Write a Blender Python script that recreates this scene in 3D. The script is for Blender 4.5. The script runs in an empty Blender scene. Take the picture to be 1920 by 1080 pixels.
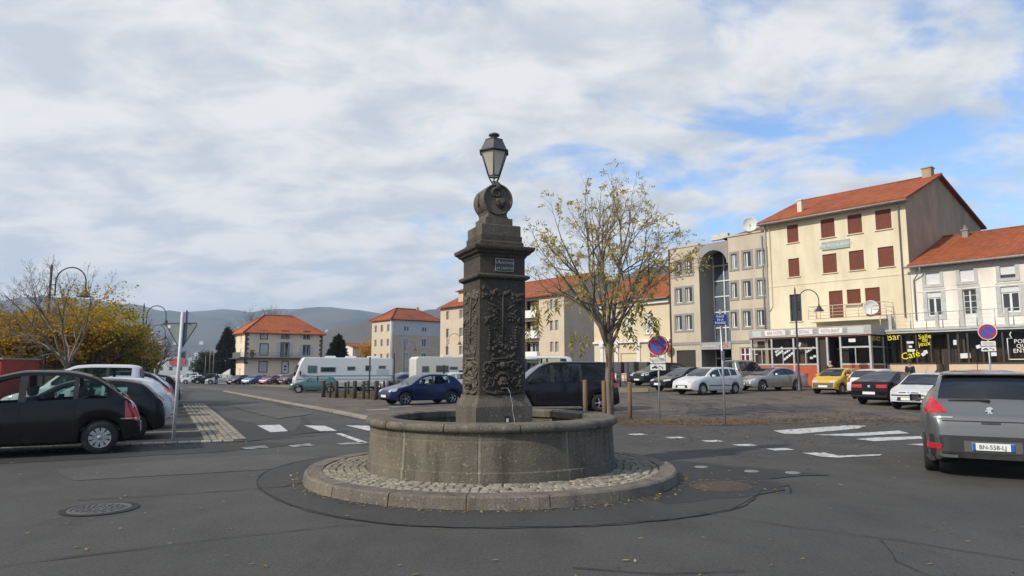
import bpy, math, random
import numpy as np
from mathutils import Vector, Matrix
from mathutils.bvhtree import BVHTree
S = bpy.context.scene
COL = S.collection
pi = math.pi

# ------------------------------------------------------------------ camera
EYE = 1.65; FPX = 1300.0; PITCH = math.atan(152 / FPX)
cd = bpy.data.cameras.new('camera'); cam = bpy.data.objects.new('camera', cd); COL.objects.link(cam)
cd.sensor_width = 36; cd.lens = 36 * FPX / 1920; cd.clip_start = .1; cd.clip_end = 30000
cam.location = (0, 0, EYE); cam.rotation_euler = (pi / 2 + PITCH, 0, 0)
S.camera = cam
S.render.resolution_x = 1024; S.render.resolution_y = 576
S.view_settings.view_transform = 'Standard'
try: S.view_settings.look = 'None'
except Exception: pass
S.view_settings.exposure = 0.0; S.view_settings.gamma = 1.0; S.view_settings.use_curve_mapping = False
S.render.engine = 'CYCLES'
S.cycles.use_denoising = True
S.cycles.max_bounces = 6; S.cycles.transparent_max_bounces = 12; S.cycles.volume_bounces = 2
S.cycles.caustics_reflective = False; S.cycles.caustics_refractive = False

# ------------------------------------------------------------------ sky and sun
SUN_EL = 36.0; SUN_AZ = 236.0           # azimuth clockwise from +Y
w = bpy.data.worlds.new('World'); S.world = w; w.use_nodes = True
nt = w.node_tree; N = nt.nodes; LK = nt.links
bg = N['Background']; bg.inputs[1].default_value = 0.1
sky = N.new('ShaderNodeTexSky'); sky.sky_type = 'NISHITA'; sky.sun_disc = False
sky.sun_elevation = math.radians(SUN_EL); sky.sun_rotation = math.radians(SUN_AZ)
sky.air_density = 1.0; sky.dust_density = .6; sky.ozone_density = 1.5
def nm(op, a=None, b=None, c=None, clamp=False):
    n = N.new('ShaderNodeMath'); n.operation = op; n.use_clamp = clamp
    for i, v in enumerate((a, b, c)):
        if v is None: continue
        if isinstance(v, (int, float)): n.inputs[i].default_value = v
        else: LK.new(v, n.inputs[i])
    return n.outputs[0]
tc = N.new('ShaderNodeTexCoord'); sep = N.new('ShaderNodeSeparateXYZ'); LK.new(tc.outputs['Generated'], sep.inputs[0])
zc = nm('MAXIMUM', sep.outputs[2], 0.0)
den = nm('ADD', zc, 0.26)
comb = N.new('ShaderNodeCombineXYZ')
LK.new(nm('DIVIDE', sep.outputs[0], den), comb.inputs[0]); LK.new(nm('DIVIDE', sep.outputs[1], den), comb.inputs[1])
def wnoise(scale, detail, rough, off, dist=0.0, sc=(1, 1, 1)):
    mp = N.new('ShaderNodeMapping'); LK.new(comb.outputs[0], mp.inputs[0]); mp.inputs['Location'].default_value = off; mp.inputs['Scale'].default_value = sc
    n = N.new('ShaderNodeTexNoise'); n.inputs['Scale'].default_value = scale; n.inputs['Detail'].default_value = detail
    n.inputs['Roughness'].default_value = rough; n.inputs['Distortion'].default_value = dist
    LK.new(mp.outputs[0], n.inputs['Vector']); return n.outputs['Fac']
def ramp(v, a, b, lo=0.0, hi=1.0):
    m = N.new('ShaderNodeMapRange'); m.interpolation_type = 'SMOOTHSTEP'
    m.inputs['From Min'].default_value = a; m.inputs['From Max'].default_value = b
    m.inputs['To Min'].default_value = lo; m.inputs['To Max'].default_value = hi
    LK.new(v, m.inputs['Value']); return m.outputs[0]
n_fine = wnoise(3.3, 7, .56, (3.3, 1.7, 0), .25, (1, 1.15, 1))
n_big = wnoise(.62, 3, .45, (7.1, 4.6, 2.0))
n_tone = wnoise(4.2, 6, .55, (1.4, 9.2, 5.0), .25, (1, 1.3, 1))
# the blue opens up towards the upper right of the square, as a weather front does
front = nm('MULTIPLY', nm('ADD', nm('MULTIPLY', sep.outputs[0], .25), nm('MULTIPLY', sep.outputs[2], .10)), 1.0)
cov = nm('SUBTRACT', nm('ADD', nm('MULTIPLY', n_fine, .80), nm('MULTIPLY', n_big, .35)), front)
mask = ramp(cov, .38, .56)
mask = nm('MINIMUM', nm('ADD', nm('MULTIPLY', mask, .95), .04), 1.0)
mxc = N.new('ShaderNodeMix'); mxc.data_type = 'RGBA'
LK.new(ramp(n_tone, .33, .64), mxc.inputs['Factor'])
mxc.inputs['A'].default_value = (6.1, 6.6, 7.25, 1); mxc.inputs['B'].default_value = (8.9, 8.85, 8.8, 1)
hs = N.new('ShaderNodeMix'); hs.data_type = 'RGBA'; hs.blend_type = 'MULTIPLY'; hs.inputs['Factor'].default_value = 1
LK.new(sky.outputs[0], hs.inputs['A']); hs.inputs['B'].default_value = (1.40, 1.72, 2.05, 1)
mx = N.new('ShaderNodeMix'); mx.data_type = 'RGBA'
LK.new(mask, mx.inputs['Factor']); LK.new(hs.outputs['Result'], mx.inputs['A']); LK.new(mxc.outputs['Result'], mx.inputs['B'])
LK.new(mx.outputs['Result'], bg.inputs[0])

az = math.radians(SUN_AZ); el = math.radians(SUN_EL)
sdir = Vector((math.sin(az) * math.cos(el), math.cos(az) * math.cos(el), math.sin(el)))
ld = bpy.data.lights.new('sun', 'SUN'); ld.energy = 4.0; ld.angle = math.radians(.9); ld.color = (1, .925, .80)
sun = bpy.data.objects.new('sun', ld); COL.objects.link(sun); sun.rotation_euler = sdir.to_track_quat('Z', 'Y').to_euler()
sun.location = (-60, 0, 60)

# ------------------------------------------------------------------ measuring helpers (photo pixel -> place)
cP, sP = math.cos(PITCH), math.sin(PITCH)
def ray(u, v):
    a = (u - 960) / FPX; b = -(v - 540) / FPX
    return Vector((a, cP - b * sP, sP + b * cP))
def gp(u, v, z=0.0):
    d = ray(u, v); t = (z - EYE) / d.z
    return Vector((d.x * t, d.y * t, z))
def at(u, v, Y):
    d = ray(u, v); t = Y / d.y
    return Vector((d.x * t, Y, EYE + d.z * t))
def X(u, Y): return (u - 960) / FPX * Y * .992

def sst(t):
    t = min(1, max(0, t)); return t * t * (3 - 2 * t)
def gz(x, y):
    s = -.008 + .027 * sst((x + 12) / 22)
    if y <= 24: return 0.0
    return s * min(y - 24, 30) if s > 0 else s * min(y - 24, 126)

# ------------------------------------------------------------------ object helpers
def wloc(o):
    v = Vector((0, 0, 0))
    while o is not None:
        v += o.location; o = o.parent
    return v
def tag(o, label=None, cat=None, group=None, kind=None):
    if label: o['label'] = label
    if cat: o['category'] = cat
    if group: o['group'] = group
    if kind: o['kind'] = kind
    return o
def thing(name, loc, label, cat, group=None, rz=0.0):
    o = bpy.data.objects.new(name, None); COL.objects.link(o); o.location = loc; o.rotation_euler = (0, 0, rz)
    o.empty_display_size = .2
    return tag(o, label, cat, group)
def link(name, me, parent=None, loc=None, rz=0.0):
    o = bpy.data.objects.new(name, me); COL.objects.link(o)
    if parent is not None: o.parent = parent
    if loc is not None: o.location = loc
    if rz: o.rotation_euler = (0, 0, rz)
    return o

class Fr:
    """local frame on a wall: u to the right, v up, n outwards"""
    def __init__(s, o, u, v=(0, 0, 1), n=None):
        s.o = Vector(o); s.u = Vector(u).normalized(); s.v = Vector(v).normalized()
        s.n = Vector(n).normalized() if n is not None else s.u.cross(s.v)
    def p(s, u, v, n=0.0): return s.o + s.u * u + s.v * v + s.n * n
    def hit(s, px, py, off=0.0):
        d = ray(px, py); c = Vector((0, 0, EYE)); o = s.o + s.n * off
        t = (o - c).dot(s.n) / d.dot(s.n); q = c + d * t - o
        return q.dot(s.u), q.dot(s.v)
    def rect(s, x0, x1, y0, y1, off=0.0):
        """u0,u1,v0,v1 of a picture rectangle (y0 above y1) measured on this plane"""
        ym = (y0 + y1) / 2
        u0 = s.hit(x0, ym, off)[0]; u1 = s.hit(x1, ym, off)[0]
        xm = (x0 + x1) / 2
        return u0, u1, s.hit(xm, y1, off)[1], s.hit(xm, y0, off)[1]
W0 = Fr((0, 0, 0), (1, 0, 0), (0, 0, 1), (0, -1, 0))

class MB:
    def __init__(s): s.v = []; s.f = []; s.sm = []
    def add(s, vs, fs, smooth=False):
        b = len(s.v); s.v.extend([tuple(q) for q in vs]); s.f.extend([tuple(i + b for i in f) for f in fs]); s.sm.extend([smooth] * len(fs))
    def box(s, fr, u0, u1, v0, v1, n0, n1):
        P = [fr.p(a, b, c) for c in (n0, n1) for b in (v0, v1) for a in (u0, u1)]
        s.add(P, [(0, 1, 3, 2), (4, 6, 7, 5), (0, 4, 5, 1), (2, 3, 7, 6), (0, 2, 6, 4), (1, 5, 7, 3)])
    def bbox(s, fr, u0, u1, v0, v1, n0, n1, b=.02):
        """box with a chamfered outer (n1) face"""
        P = [fr.p(a, c, n0) for a, c in ((u0, v0), (u1, v0), (u1, v1), (u0, v1))]
        P += [fr.p(a, c, n1 - b) for a, c in ((u0, v0), (u1, v0), (u1, v1), (u0, v1))]
        P += [fr.p(a, c, n1) for a, c in ((u0 + b, v0 + b), (u1 - b, v0 + b), (u1 - b, v1 - b), (u0 + b, v1 - b))]
        F = []
        for r in (0, 4):
            for k in range(4): F.append((r + k, r + (k + 1) % 4, r + 4 + (k + 1) % 4, r + 4 + k))
        F.append((8, 9, 10, 11)); s.add(P, F)
    def quad(s, a, b, c, d): s.add([a, b, c, d], [(0, 1, 2, 3)])
    def poly(s, pts): s.add(pts, [tuple(range(len(pts)))])
    def prism(s, fr, pts, n0, n1):
        k = len(pts); P = [fr.p(a, b, n0) for a, b in pts] + [fr.p(a, b, n1) for a, b in pts]
        s.add(P, [tuple(range(k))[::-1], tuple(range(k, 2 * k))] + [(i, (i + 1) % k, k + (i + 1) % k, k + i) for i in range(k)])
    def tube(s, pts, r, sides=6, smooth=True, caps=True):
        pts = [Vector(p) for p in pts]; n = len(pts)
        rr = r if isinstance(r, (list, tuple)) else [r] * n
        b = len(s.v); a = None
        for i, p in enumerate(pts):
            d = pts[min(i + 1, n - 1)] - pts[max(i - 1, 0)]
            if d.length < 1e-9: d = Vector((0, 0, 1))
            d.normalize()
            if a is None:
                a = d.orthogonal().normalized()
            else:
                a = a - d * a.dot(d)
                if a.length < 1e-6: a = d.orthogonal()
                a.normalize()
            c = d.cross(a)
            for k in range(sides):
                t = 2 * pi * k / sides
                s.v.append(tuple(p + (a * math.cos(t) + c * math.sin(t)) * rr[i]))
        for i in range(n - 1):
            for k in range(sides):
                k2 = (k + 1) % sides
                s.f.append((b + i * sides + k, b + i * sides + k2, b + (i + 1) * sides + k2, b + (i + 1) * sides + k)); s.sm.append(smooth)
        if caps:
            s.f.append(tuple(b + k for k in range(sides))[::-1]); s.sm.append(False)
            s.f.append(tuple(b + (n - 1) * sides + k for k in range(sides))); s.sm.append(False)
    def lathe(s, prof, c=(0, 0, 0), seg=24, smooth=True, a0=0.0, a1=2 * pi, axis='z', ph=0.0):
        """prof: list of (r, h)"""
        full = abs(a1 - a0 - 2 * pi) < 1e-6; m = seg if full else seg + 1; b = len(s.v); c = Vector(c)
        for r, h in prof:
            for k in range(m):
                t = a0 + (a1 - a0) * k / seg + ph
                if axis == 'z': q = Vector((r * math.cos(t), r * math.sin(t), h))
                elif axis == 'y': q = Vector((r * math.cos(t), h, r * math.sin(t)))
                else: q = Vector((h, r * math.cos(t), r * math.sin(t)))
                s.v.append(tuple(c + q))
        for i in range(len(prof) - 1):
            for k in range(seg):
                k2 = (k + 1) % m
                s.f.append((b + i * m + k, b + i * m + k2, b + (i + 1) * m + k2, b + (i + 1) * m + k)); s.sm.append(smooth)
    def ball(s, c, r, seg=8, rings=5, sc=(1, 1, 1), smooth=True):
        c = Vector(c); b = len(s.v)
        for i in range(rings + 1):
            a = -pi / 2 + pi * i / rings
            for k in range(seg):
                t = 2 * pi * k / seg
                s.v.append((c.x + r * sc[0] * math.cos(a) * math.cos(t), c.y + r * sc[1] * math.cos(a) * math.sin(t), c.z + r * sc[2] * math.sin(a)))
        for i in range(rings):
            for k in range(seg):
                k2 = (k + 1) % seg
                s.f.append((b + i * seg + k, b + i * seg + k2, b + (i + 1) * seg + k2, b + (i + 1) * seg + k)); s.sm.append(smooth)
    def mesh(s, name, m, off=None):
        me = bpy.data.meshes.new(name)
        if off is not None and len(s.v):
            a = np.array(s.v) - np.array(off); vs = a.tolist()
        else: vs = s.v
        me.from_pydata(vs, [], s.f); me.polygons.foreach_set('use_smooth', s.sm)
        if m is not None: me.materials.append(m)
        me.update(); return me
    def build(s, name, m, parent=None, sharp=None):
        """vertices are in world metres (or in the parent's own frame when the parent is turned)"""
        me = s.mesh(name, m, wloc(parent) if parent is not None else None)
        if sharp: me.set_sharp_from_angle(angle=math.radians(sharp))
        return link(name, me, parent)
    def local(s, name, m, parent=None, sharp=None):
        me = s.mesh(name, m)
        if sharp: me.set_sharp_from_angle(angle=math.radians(sharp))
        return link(name, me, parent)

# ------------------------------------------------------------------ materials
MATS = {}
def mat(name, c, c2=None, scale=3.0, rough=.8, bump=0.0, bscale=60.0, metal=0.0, coat=0.0, spec=.4, rnd=0.0, lo=.35, hi=.65, island=False, detail=5, sc=(1, 1, 1), trans=0.0):
    if name in MATS: return MATS[name]
    m = bpy.data.materials.new(name); m.use_nodes = True; t = m.node_tree; P = t.nodes['Principled BSDF']
    P.inputs['Roughness'].default_value = rough; P.inputs['Metallic'].default_value = metal
    P.inputs['Specular IOR Level'].default_value = spec; P.inputs['Coat Weight'].default_value = coat; P.inputs['Coat Roughness'].default_value = .04
    if trans: P.inputs['Transmission Weight'].default_value = trans
    c = (*c, 1); col = None
    if c2 is not None or bump:
        tcn = t.nodes.new('ShaderNodeTexCoord'); mp = t.nodes.new('ShaderNodeMapping'); mp.inputs['Scale'].default_value = sc
        t.links.new(tcn.outputs['Object'], mp.inputs[0])
    if c2 is not None:
        if island:
            g = t.nodes.new('ShaderNodeNewGeometry'); fac = g.outputs['Random Per Island']
        else:
            n = t.nodes.new('ShaderNodeTexNoise'); n.inputs['Scale'].default_value = scale; n.inputs['Detail'].default_value = detail; n.inputs['Roughness'].default_value = .6
            t.links.new(mp.outputs[0], n.inputs['Vector'])
            r = t.nodes.new('ShaderNodeMapRange'); r.inputs['From Min'].default_value = lo; r.inputs['From Max'].default_value = hi
            t.links.new(n.outputs['Fac'], r.inputs['Value']); fac = r.outputs[0]
        x = t.nodes.new('ShaderNodeMix'); x.data_type = 'RGBA'; t.links.new(fac, x.inputs['Factor'])
        x.inputs['A'].default_value = c; x.inputs['B'].default_value = (*c2, 1); col = x.outputs['Result']
    if rnd:
        oi = t.nodes.new('ShaderNodeObjectInfo'); hv = t.nodes.new('ShaderNodeHueSaturation')
        r = t.nodes.new('ShaderNodeMapRange'); r.inputs['To Min'].default_value = 1 - rnd; r.inputs['To Max'].default_value = 1 + rnd
        t.links.new(oi.outputs['Random'], r.inputs['Value']); t.links.new(r.outputs[0], hv.inputs['Value'])
        if col is None: hv.inputs['Color'].default_value = c
        else: t.links.new(col, hv.inputs['Color'])
        col = hv.outputs[0]
    if col is None: P.inputs['Base Color'].default_value = c
    else: t.links.new(col, P.inputs['Base Color'])
    if bump:
        n = t.nodes.new('ShaderNodeTexNoise'); n.inputs['Scale'].default_value = bscale; n.inputs['Detail'].default_value = 4
        t.links.new(mp.outputs[0], n.inputs['Vector']); b = t.nodes.new('ShaderNodeBump'); b.inputs['Strength'].default_value = bump; b.inputs['Distance'].default_value = .02
        t.links.new(n.outputs['Fac'], b.inputs['Height']); t.links.new(b.outputs[0], P.inputs['Normal'])
    MATS[name] = m; return m

def tile_mat(name, e, c, c2, c3, per=.28, course=.30):
    """canal tiles: ridges running down the slope, each tile with its own tone"""
    m = bpy.data.materials.new(name); m.use_nodes = True; t = m.node_tree; P = t.nodes['Principled BSDF']; P.inputs['Roughness'].default_value = .85
    P.inputs['Specular IOR Level'].default_value = .25
    L = t.links.new; T = t.nodes.new
    tcn = T('ShaderNodeTexCoord'); d = T('ShaderNodeVectorMath'); d.operation = 'DOT_PRODUCT'; L(tcn.outputs['Object'], d.inputs[0]); d.inputs[1].default_value = (e[0], e[1], 0)
    sx = T('ShaderNodeSeparateXYZ'); L(tcn.outputs['Object'], sx.inputs[0])
    def mth(op, a, b=None):
        n = T('ShaderNodeMath'); n.operation = op
        for i, v in enumerate((a, b)):
            if v is None: continue
            if isinstance(v, (int, float)): n.inputs[i].default_value = v
            else: L(v, n.inputs[i])
        return n.outputs[0]
    a = mth('DIVIDE', d.outputs['Value'], per); b = mth('DIVIDE', sx.outputs[2], course * .45)
    h = mth('ABSOLUTE', mth('SINE', mth('MULTIPLY', a, pi)))
    h2 = mth('ADD', h, mth('MULTIPLY', mth('FRACT', b), .5))
    cb = T('ShaderNodeCombineXYZ'); L(mth('FLOOR', a), cb.inputs[0]); L(mth('FLOOR', b), cb.inputs[1])
    wn = T('ShaderNodeTexWhiteNoise'); wn.noise_dimensions = '2D'; L(cb.outputs[0], wn.inputs['Vector'])
    x = T('ShaderNodeMix'); x.data_type = 'RGBA'; L(wn.outputs['Value'], x.inputs['Factor']); x.inputs['A'].default_value = (*c, 1); x.inputs['B'].default_value = (*c2, 1)
    ns = T('ShaderNodeTexNoise'); ns.inputs['Scale'].default_value = .5; ns.inputs['Detail'].default_value = 6; L(tcn.outputs['Object'], ns.inputs['Vector'])
    r = T('ShaderNodeMapRange'); r.inputs['From Min'].default_value = .45; r.inputs['From Max'].default_value = .75; r.inputs['To Max'].default_value = .75; L(ns.outputs['Fac'], r.inputs['Value'])
    y = T('ShaderNodeMix'); y.data_type = 'RGBA'; L(r.outputs[0], y.inputs['Factor']); L(x.outputs['Result'], y.inputs['A']); y.inputs['B'].default_value = (*c3, 1)
    L(y.outputs['Result'], P.inputs['Base Color'])
    bp = T('ShaderNodeBump'); bp.inputs['Strength'].default_value = .8; bp.inputs['Distance'].default_value = .06; L(h2, bp.inputs['Height']); L(bp.outputs[0], P.inputs['Normal'])
    return m

def glass_mat(name, tint, opac, rough=.03):
    """car and window glass: tinted see-through with a mirror sheen"""
    m = bpy.data.materials.new(name); m.use_nodes = True; t = m.node_tree; t.nodes.clear(); L = t.links.new
    o = t.nodes.new('ShaderNodeOutputMaterial'); a = t.nodes.new('ShaderNodeBsdfTransparent'); a.inputs[0].default_value = (*tint, 1)
    p = t.nodes.new('ShaderNodeBsdfPrincipled'); p.inputs['Base Color'].default_value = (.016, .021, .028, 1); p.inputs['Roughness'].default_value = rough
    p.inputs['Specular IOR Level'].default_value = .9
    mx = t.nodes.new('ShaderNodeMixShader'); fr = t.nodes.new('ShaderNodeFresnel'); fr.inputs[0].default_value = 1.5
    ad = t.nodes.new('ShaderNodeMath'); ad.operation = 'ADD'; ad.inputs[1].default_value = opac; ad.use_clamp = True; L(fr.outputs[0], ad.inputs[0])
    L(ad.outputs[0], mx.inputs[0]); L(a.outputs[0], mx.inputs[1]); L(p.outputs[0], mx.inputs[2]); L(mx.outputs[0], o.inputs[0])
    MATS[name] = m; return m

G_CAR = glass_mat('car_glass', (.82, .92, .88), .06)
G_SHOP = glass_mat('shop_glass', (.72, .70, .66), .10)
G_DARK = glass_mat('dark_glass', (.25, .28, .30), .55)
pane = mat('window_pane', (.03, .035, .04), rough=.04, spec=.8, rnd=.5)
pane_c = mat('curtained_pane', (.22, .23, .23), (.10, .11, .12), scale=2.5, rough=.06, spec=.8, rnd=.4)
white_p = mat('white_paint', (.74, .74, .72), (.62, .62, .60), scale=2, rough=.5)
white_bl = mat('white_blind', (.80, .81, .82), (.72, .73, .74), scale=3, rough=.55)
grey_st = mat('grey_stone_trim', (.50, .505, .49), (.40, .40, .385), scale=3, rough=.85, bump=.15)
steel = mat('galvanised_steel', (.52, .53, .54), (.42, .43, .44), scale=9, rough=.45, metal=.6)
iron = mat('dark_iron_paint', (.035, .030, .045), (.05, .042, .05), scale=8, rough=.45, spec=.5)
black_m = mat('black_plastic', (.018, .018, .019), (.03, .03, .03), scale=7, rough=.6)
rubber = mat('tyre_rubber', (.018, .018, .018), (.035, .033, .030), scale=6, rough=.85)
alloy = mat('alloy_wheel', (.50, .51, .52), (.36, .36, .36), scale=9, rough=.35, metal=.7)
chrome = mat('chrome', (.75, .76, .78), rough=.12, metal=1.0)
red_l = mat('red_lamp_lens', (.55, .02, .025), (.40, .01, .015), scale=14, rough=.12, coat=.6)
clear_l = mat('clear_lamp_lens', (.62, .64, .66), (.30, .31, .32), scale=16, rough=.10, coat=.7, spec=.8)
plate_w = mat('number_plate_white', (.75, .76, .76), rough=.4)
letter_k = mat('black_lettering', (.02, .02, .022), rough=.5)
letter_w = mat('white_lettering', (.78, .78, .76), rough=.5)
letter_y = mat('yellow_lettering', (.85, .72, .04), rough=.5)
letter_r = mat('red_lettering', (.55, .04, .05), rough=.5)
seat_m = mat('seat_fabric', (.05, .052, .056), (.07, .07, .075), scale=12, rough=.9)
dark_in = mat('dark_interior', (.012, .012, .013), rough=.9)

def text(body, size, fr, u, v, n, m, parent, name='lettering', rot=0.0, align='CENTER', ext=.004, sx=1.0):
    cu = bpy.data.curves.new(name, 'FONT'); cu.body = body; cu.size = size; cu.align_x = align; cu.align_y = 'CENTER'; cu.extrude = ext
    cu.resolution_u = 2; cu.materials.append(m)
    tmp = bpy.data.objects.new(name, cu); COL.objects.link(tmp); bpy.context.view_layer.update()
    me = bpy.data.meshes.new_from_object(tmp.evaluated_get(bpy.context.evaluated_depsgraph_get())); bpy.data.objects.remove(tmp); bpy.data.curves.remove(cu)
    o = bpy.data.objects.new(name, me); COL.objects.link(o)
    U = fr.u * math.cos(rot) + fr.v * math.sin(rot); V = fr.v * math.cos(rot) - fr.u * math.sin(rot)
    p = fr.p(u, v, n)
    if parent is not None:
        o.parent = parent; p = p - wloc(parent)
    o.matrix_basis = Matrix(((U.x * sx, V.x, fr.n.x, p.x), (U.y * sx, V.y, fr.n.y, p.y), (U.z * sx, V.z, fr.n.z, p.z), (0, 0, 0, 1)))
    return o
def copy_tree(o, parent=None):
    c = o.copy(); COL.objects.link(c)
    if parent is not None: c.parent = parent
    for ch in o.children: copy_tree(ch, c)
    return c
# ------------------------------------------------------------------ ground
rg = random.Random(11)
def asphalt(name, c, c2, c3, stain=.35, bump=.8):
    """worn asphalt: fine aggregate, tyre-polished bands and old oil stains"""
    m = bpy.data.materials.new(name); m.use_nodes = True; t = m.node_tree; P = t.nodes['Principled BSDF']; L = t.links.new; T = t.nodes.new
    P.inputs['Roughness'].default_value = .82; P.inputs['Specular IOR Level'].default_value = .35
    tcn = T('ShaderNodeTexCoord')
    def noise(sc, det, rough=.55, stretch=None):
        n = T('ShaderNodeTexNoise'); n.inputs['Scale'].default_value = sc; n.inputs['Detail'].default_value = det; n.inputs['Roughness'].default_value = rough
        if stretch:
            mp = T('ShaderNodeMapping'); mp.inputs['Scale'].default_value = stretch; L(tcn.outputs['Object'], mp.inputs[0]); L(mp.outputs[0], n.inputs['Vector'])
        else: L(tcn.outputs['Object'], n.inputs['Vector'])
        return n.outputs['Fac']
    def rmp(v, a, b, hi=1.0):
        r = T('ShaderNodeMapRange'); r.inputs['From Min'].default_value = a; r.inputs['From Max'].default_value = b; r.inputs['To Max'].default_value = hi; L(v, r.inputs['Value']); return r.outputs[0]
    def mix(f, a, b):
        x = T('ShaderNodeMix'); x.data_type = 'RGBA'; L(f, x.inputs['Factor'])
        for k, q in (('A', a), ('B', b)):
            if isinstance(q, tuple): x.inputs[k].default_value = (*q, 1)
            else: L(q, x.inputs[k])
        return x.outputs['Result']
    a = mix(rmp(noise(.55, 6, .6), .35, .68), c, c2)
    b = mix(rmp(noise(.9, 8, .68, (1, .45, 1)), .50, .66, min(1, stain * 1.8)), a, c3)
    fine = noise(26, 5, .8)
    g = mix(rmp(fine, .55, .72, .75), b, (c2[0] * 2.3, c2[1] * 2.25, c2[2] * 2.15))
    h = mix(rmp(noise(24, 4, .75), .56, .70, .8), g, (c[0] * .35, c[1] * .35, c[2] * .35))
    gr = T('ShaderNodeMapRange'); gr.inputs['From Min'].default_value = .30; gr.inputs['From Max'].default_value = .70; gr.inputs['To Min'].default_value = .48; gr.inputs['To Max'].default_value = 1.55; L(noise(34, 7, .9), gr.inputs['Value'])
    hv = T('ShaderNodeHueSaturation'); L(h, hv.inputs['Color']); L(gr.outputs[0], hv.inputs['Value']); L(hv.outputs[0], P.inputs['Base Color'])
    bp = T('ShaderNodeBump'); bp.inputs['Strength'].default_value = bump; bp.inputs['Distance'].default_value = .012; L(noise(70, 4, .7), bp.inputs['Height']); L(bp.outputs[0], P.inputs['Normal'])
    MATS[name] = m; return m
m_road = asphalt('road_asphalt', (.080, .077, .071), (.059, .057, .053), (.043, .041, .039))
m_lot = asphalt('worn_lot_asphalt', (.135, .112, .090), (.090, .077, .064), (.050, .044, .039), .9, .5)
m_new = asphalt('dark_patch_asphalt', (.046, .044, .041), (.038, .037, .035), (.030, .029, .028), .3)
m_arc = asphalt('fountain_patch_asphalt', (.060, .058, .055), (.048, .047, .045), (.034, .034, .033), .4)
m_pale = asphalt('pale_patch_asphalt', (.098, .094, .086), (.074, .071, .066), (.052, .050, .047), .3)
m_crk = mat('crack_filler', (.020, .019, .018), (.030, .028, .027), scale=6, rough=.9)
m_paint = mat('road_paint', (.58, .58, .56), (.17, .165, .16), scale=7, rough=.7, lo=.44, hi=.70, detail=8, bump=.2, bscale=70)
m_paint2 = mat('worn_road_paint', (.36, .355, .34), (.10, .10, .095), scale=5, rough=.75, lo=.38, hi=.6, detail=8)

gxs = [-3000, -1500, -700, -350, -200, -140] + list(range(-100, -12, 4)) + [q * 1.0 for q in range(-12, 11)] + list(range(12, 80, 4)) + [100, 160, 300, 700, 1500, 3000]
gys = [-400, -100, -30, -10, 0, 6, 12, 18, 24, 30, 36, 42, 48, 54] + list(range(60, 154, 6)) + [170, 200, 260, 340, 450, 600, 800, 1200, 2200, 4500]
def gz_far(x, y):
    z = gz(x, y)
    if y > 150:  # beyond the square the land drops into the valley
        z -= min(1, (y - 150) / 450.0) * 26 * sst((60 - x) / 200 + .4)
    return z
gv = [(x, y, gz_far(x, y)) for y in gys for x in gxs]; nx = len(gxs)
gf = [(j * nx + i, j * nx + i + 1, (j + 1) * nx + i + 1, (j + 1) * nx + i) for j in range(len(gys) - 1) for i in range(nx - 1)]
mb = MB(); mb.add(gv, gf); g = mb.build('ground', m_road); tag(g, 'grey worn asphalt of the square around the fountain', kind='structure')

def sheet(name, pts, m, off=.004, label=None, step=None, kind='structure'):
    """a flush sheet that follows the ground"""
    import bmesh
    bm = bmesh.new(); vs = [bm.verts.new((p[0], p[1], 0)) for p in pts]; bm.faces.new(vs)
    if step:
        xs = [p[0] for p in pts]; ys = [p[1] for p in pts]
        for lo, hi, no in ((min(xs), max(xs), (1, 0, 0)), (min(ys), max(ys), (0, 1, 0))):
            q = math.ceil(lo / step) * step
            while q < hi:
                bmesh.ops.bisect_plane(bm, geom=bm.verts[:] + bm.edges[:] + bm.faces[:], plane_co=(no[0] * q, no[1] * q, 0), plane_no=no); q += step
    for v in bm.verts: v.co.z = gz(v.co.x, v.co.y) + off
    bm.normal_update()
    for f in bm.faces:
        if f.normal.z < 0: f.normal_flip()
    me = bpy.data.meshes.new(name); bm.to_mesh(me); bm.free(); me.materials.append(m)
    o = link(name, me); return tag(o, label, kind=kind)
def ribbon(name, pts, wid, m, off=.008, jit=0.0, label=None, seed=1, kind='structure'):
    r = random.Random(seed); P = [Vector((p[0], p[1], 0)) for p in pts]; Q = []
    for a, b in zip(P[:-1], P[1:]):
        k = max(1, int((b - a).length / .16)) if jit else max(1, int((b - a).length / 2))
        for i in range(k): Q.append(a.lerp(b, i / k))
    Q.append(P[-1]); vs = []; off_s = 0
    for i, p in enumerate(Q):
        d = (Q[min(i + 1, len(Q) - 1)] - Q[max(i - 1, 0)]).normalized(); nn = Vector((-d.y, d.x, 0))
        off_s = off_s * .8 + r.uniform(-jit, jit); ww = wid * (1 + (r.uniform(-.6, .7) if jit else 0)) / 2
        for sg in (-1, 1):
            q = p + nn * (off_s + sg * ww); vs.append((q.x, q.y, gz(q.x, q.y) + off))
    mb = MB(); mb.add(vs, [(2 * i, 2 * i + 1, 2 * i + 3, 2 * i + 2) for i in range(len(Q) - 1)])
    return tag(mb.build(name, m), label, kind=kind)
def jag(pts, amp, seed, step=.5):
    r = random.Random(seed); out = []
    for i in range(len(pts)):
        a = Vector((*pts[i][:2], 0)); b = Vector((*pts[(i + 1) % len(pts)][:2], 0)); k = max(1, int((b - a).length / step))
        for j in range(k):
            q = a.lerp(b, j / k)
            if j: q += Vector((r.uniform(-amp, amp), r.uniform(-amp, amp), 0))
            out.append(q)
    return out
FC = Vector((-.32, 11.25, 0))   # middle of the fountain
G = lambda u, v: gp(u, v)[:2]
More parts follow.
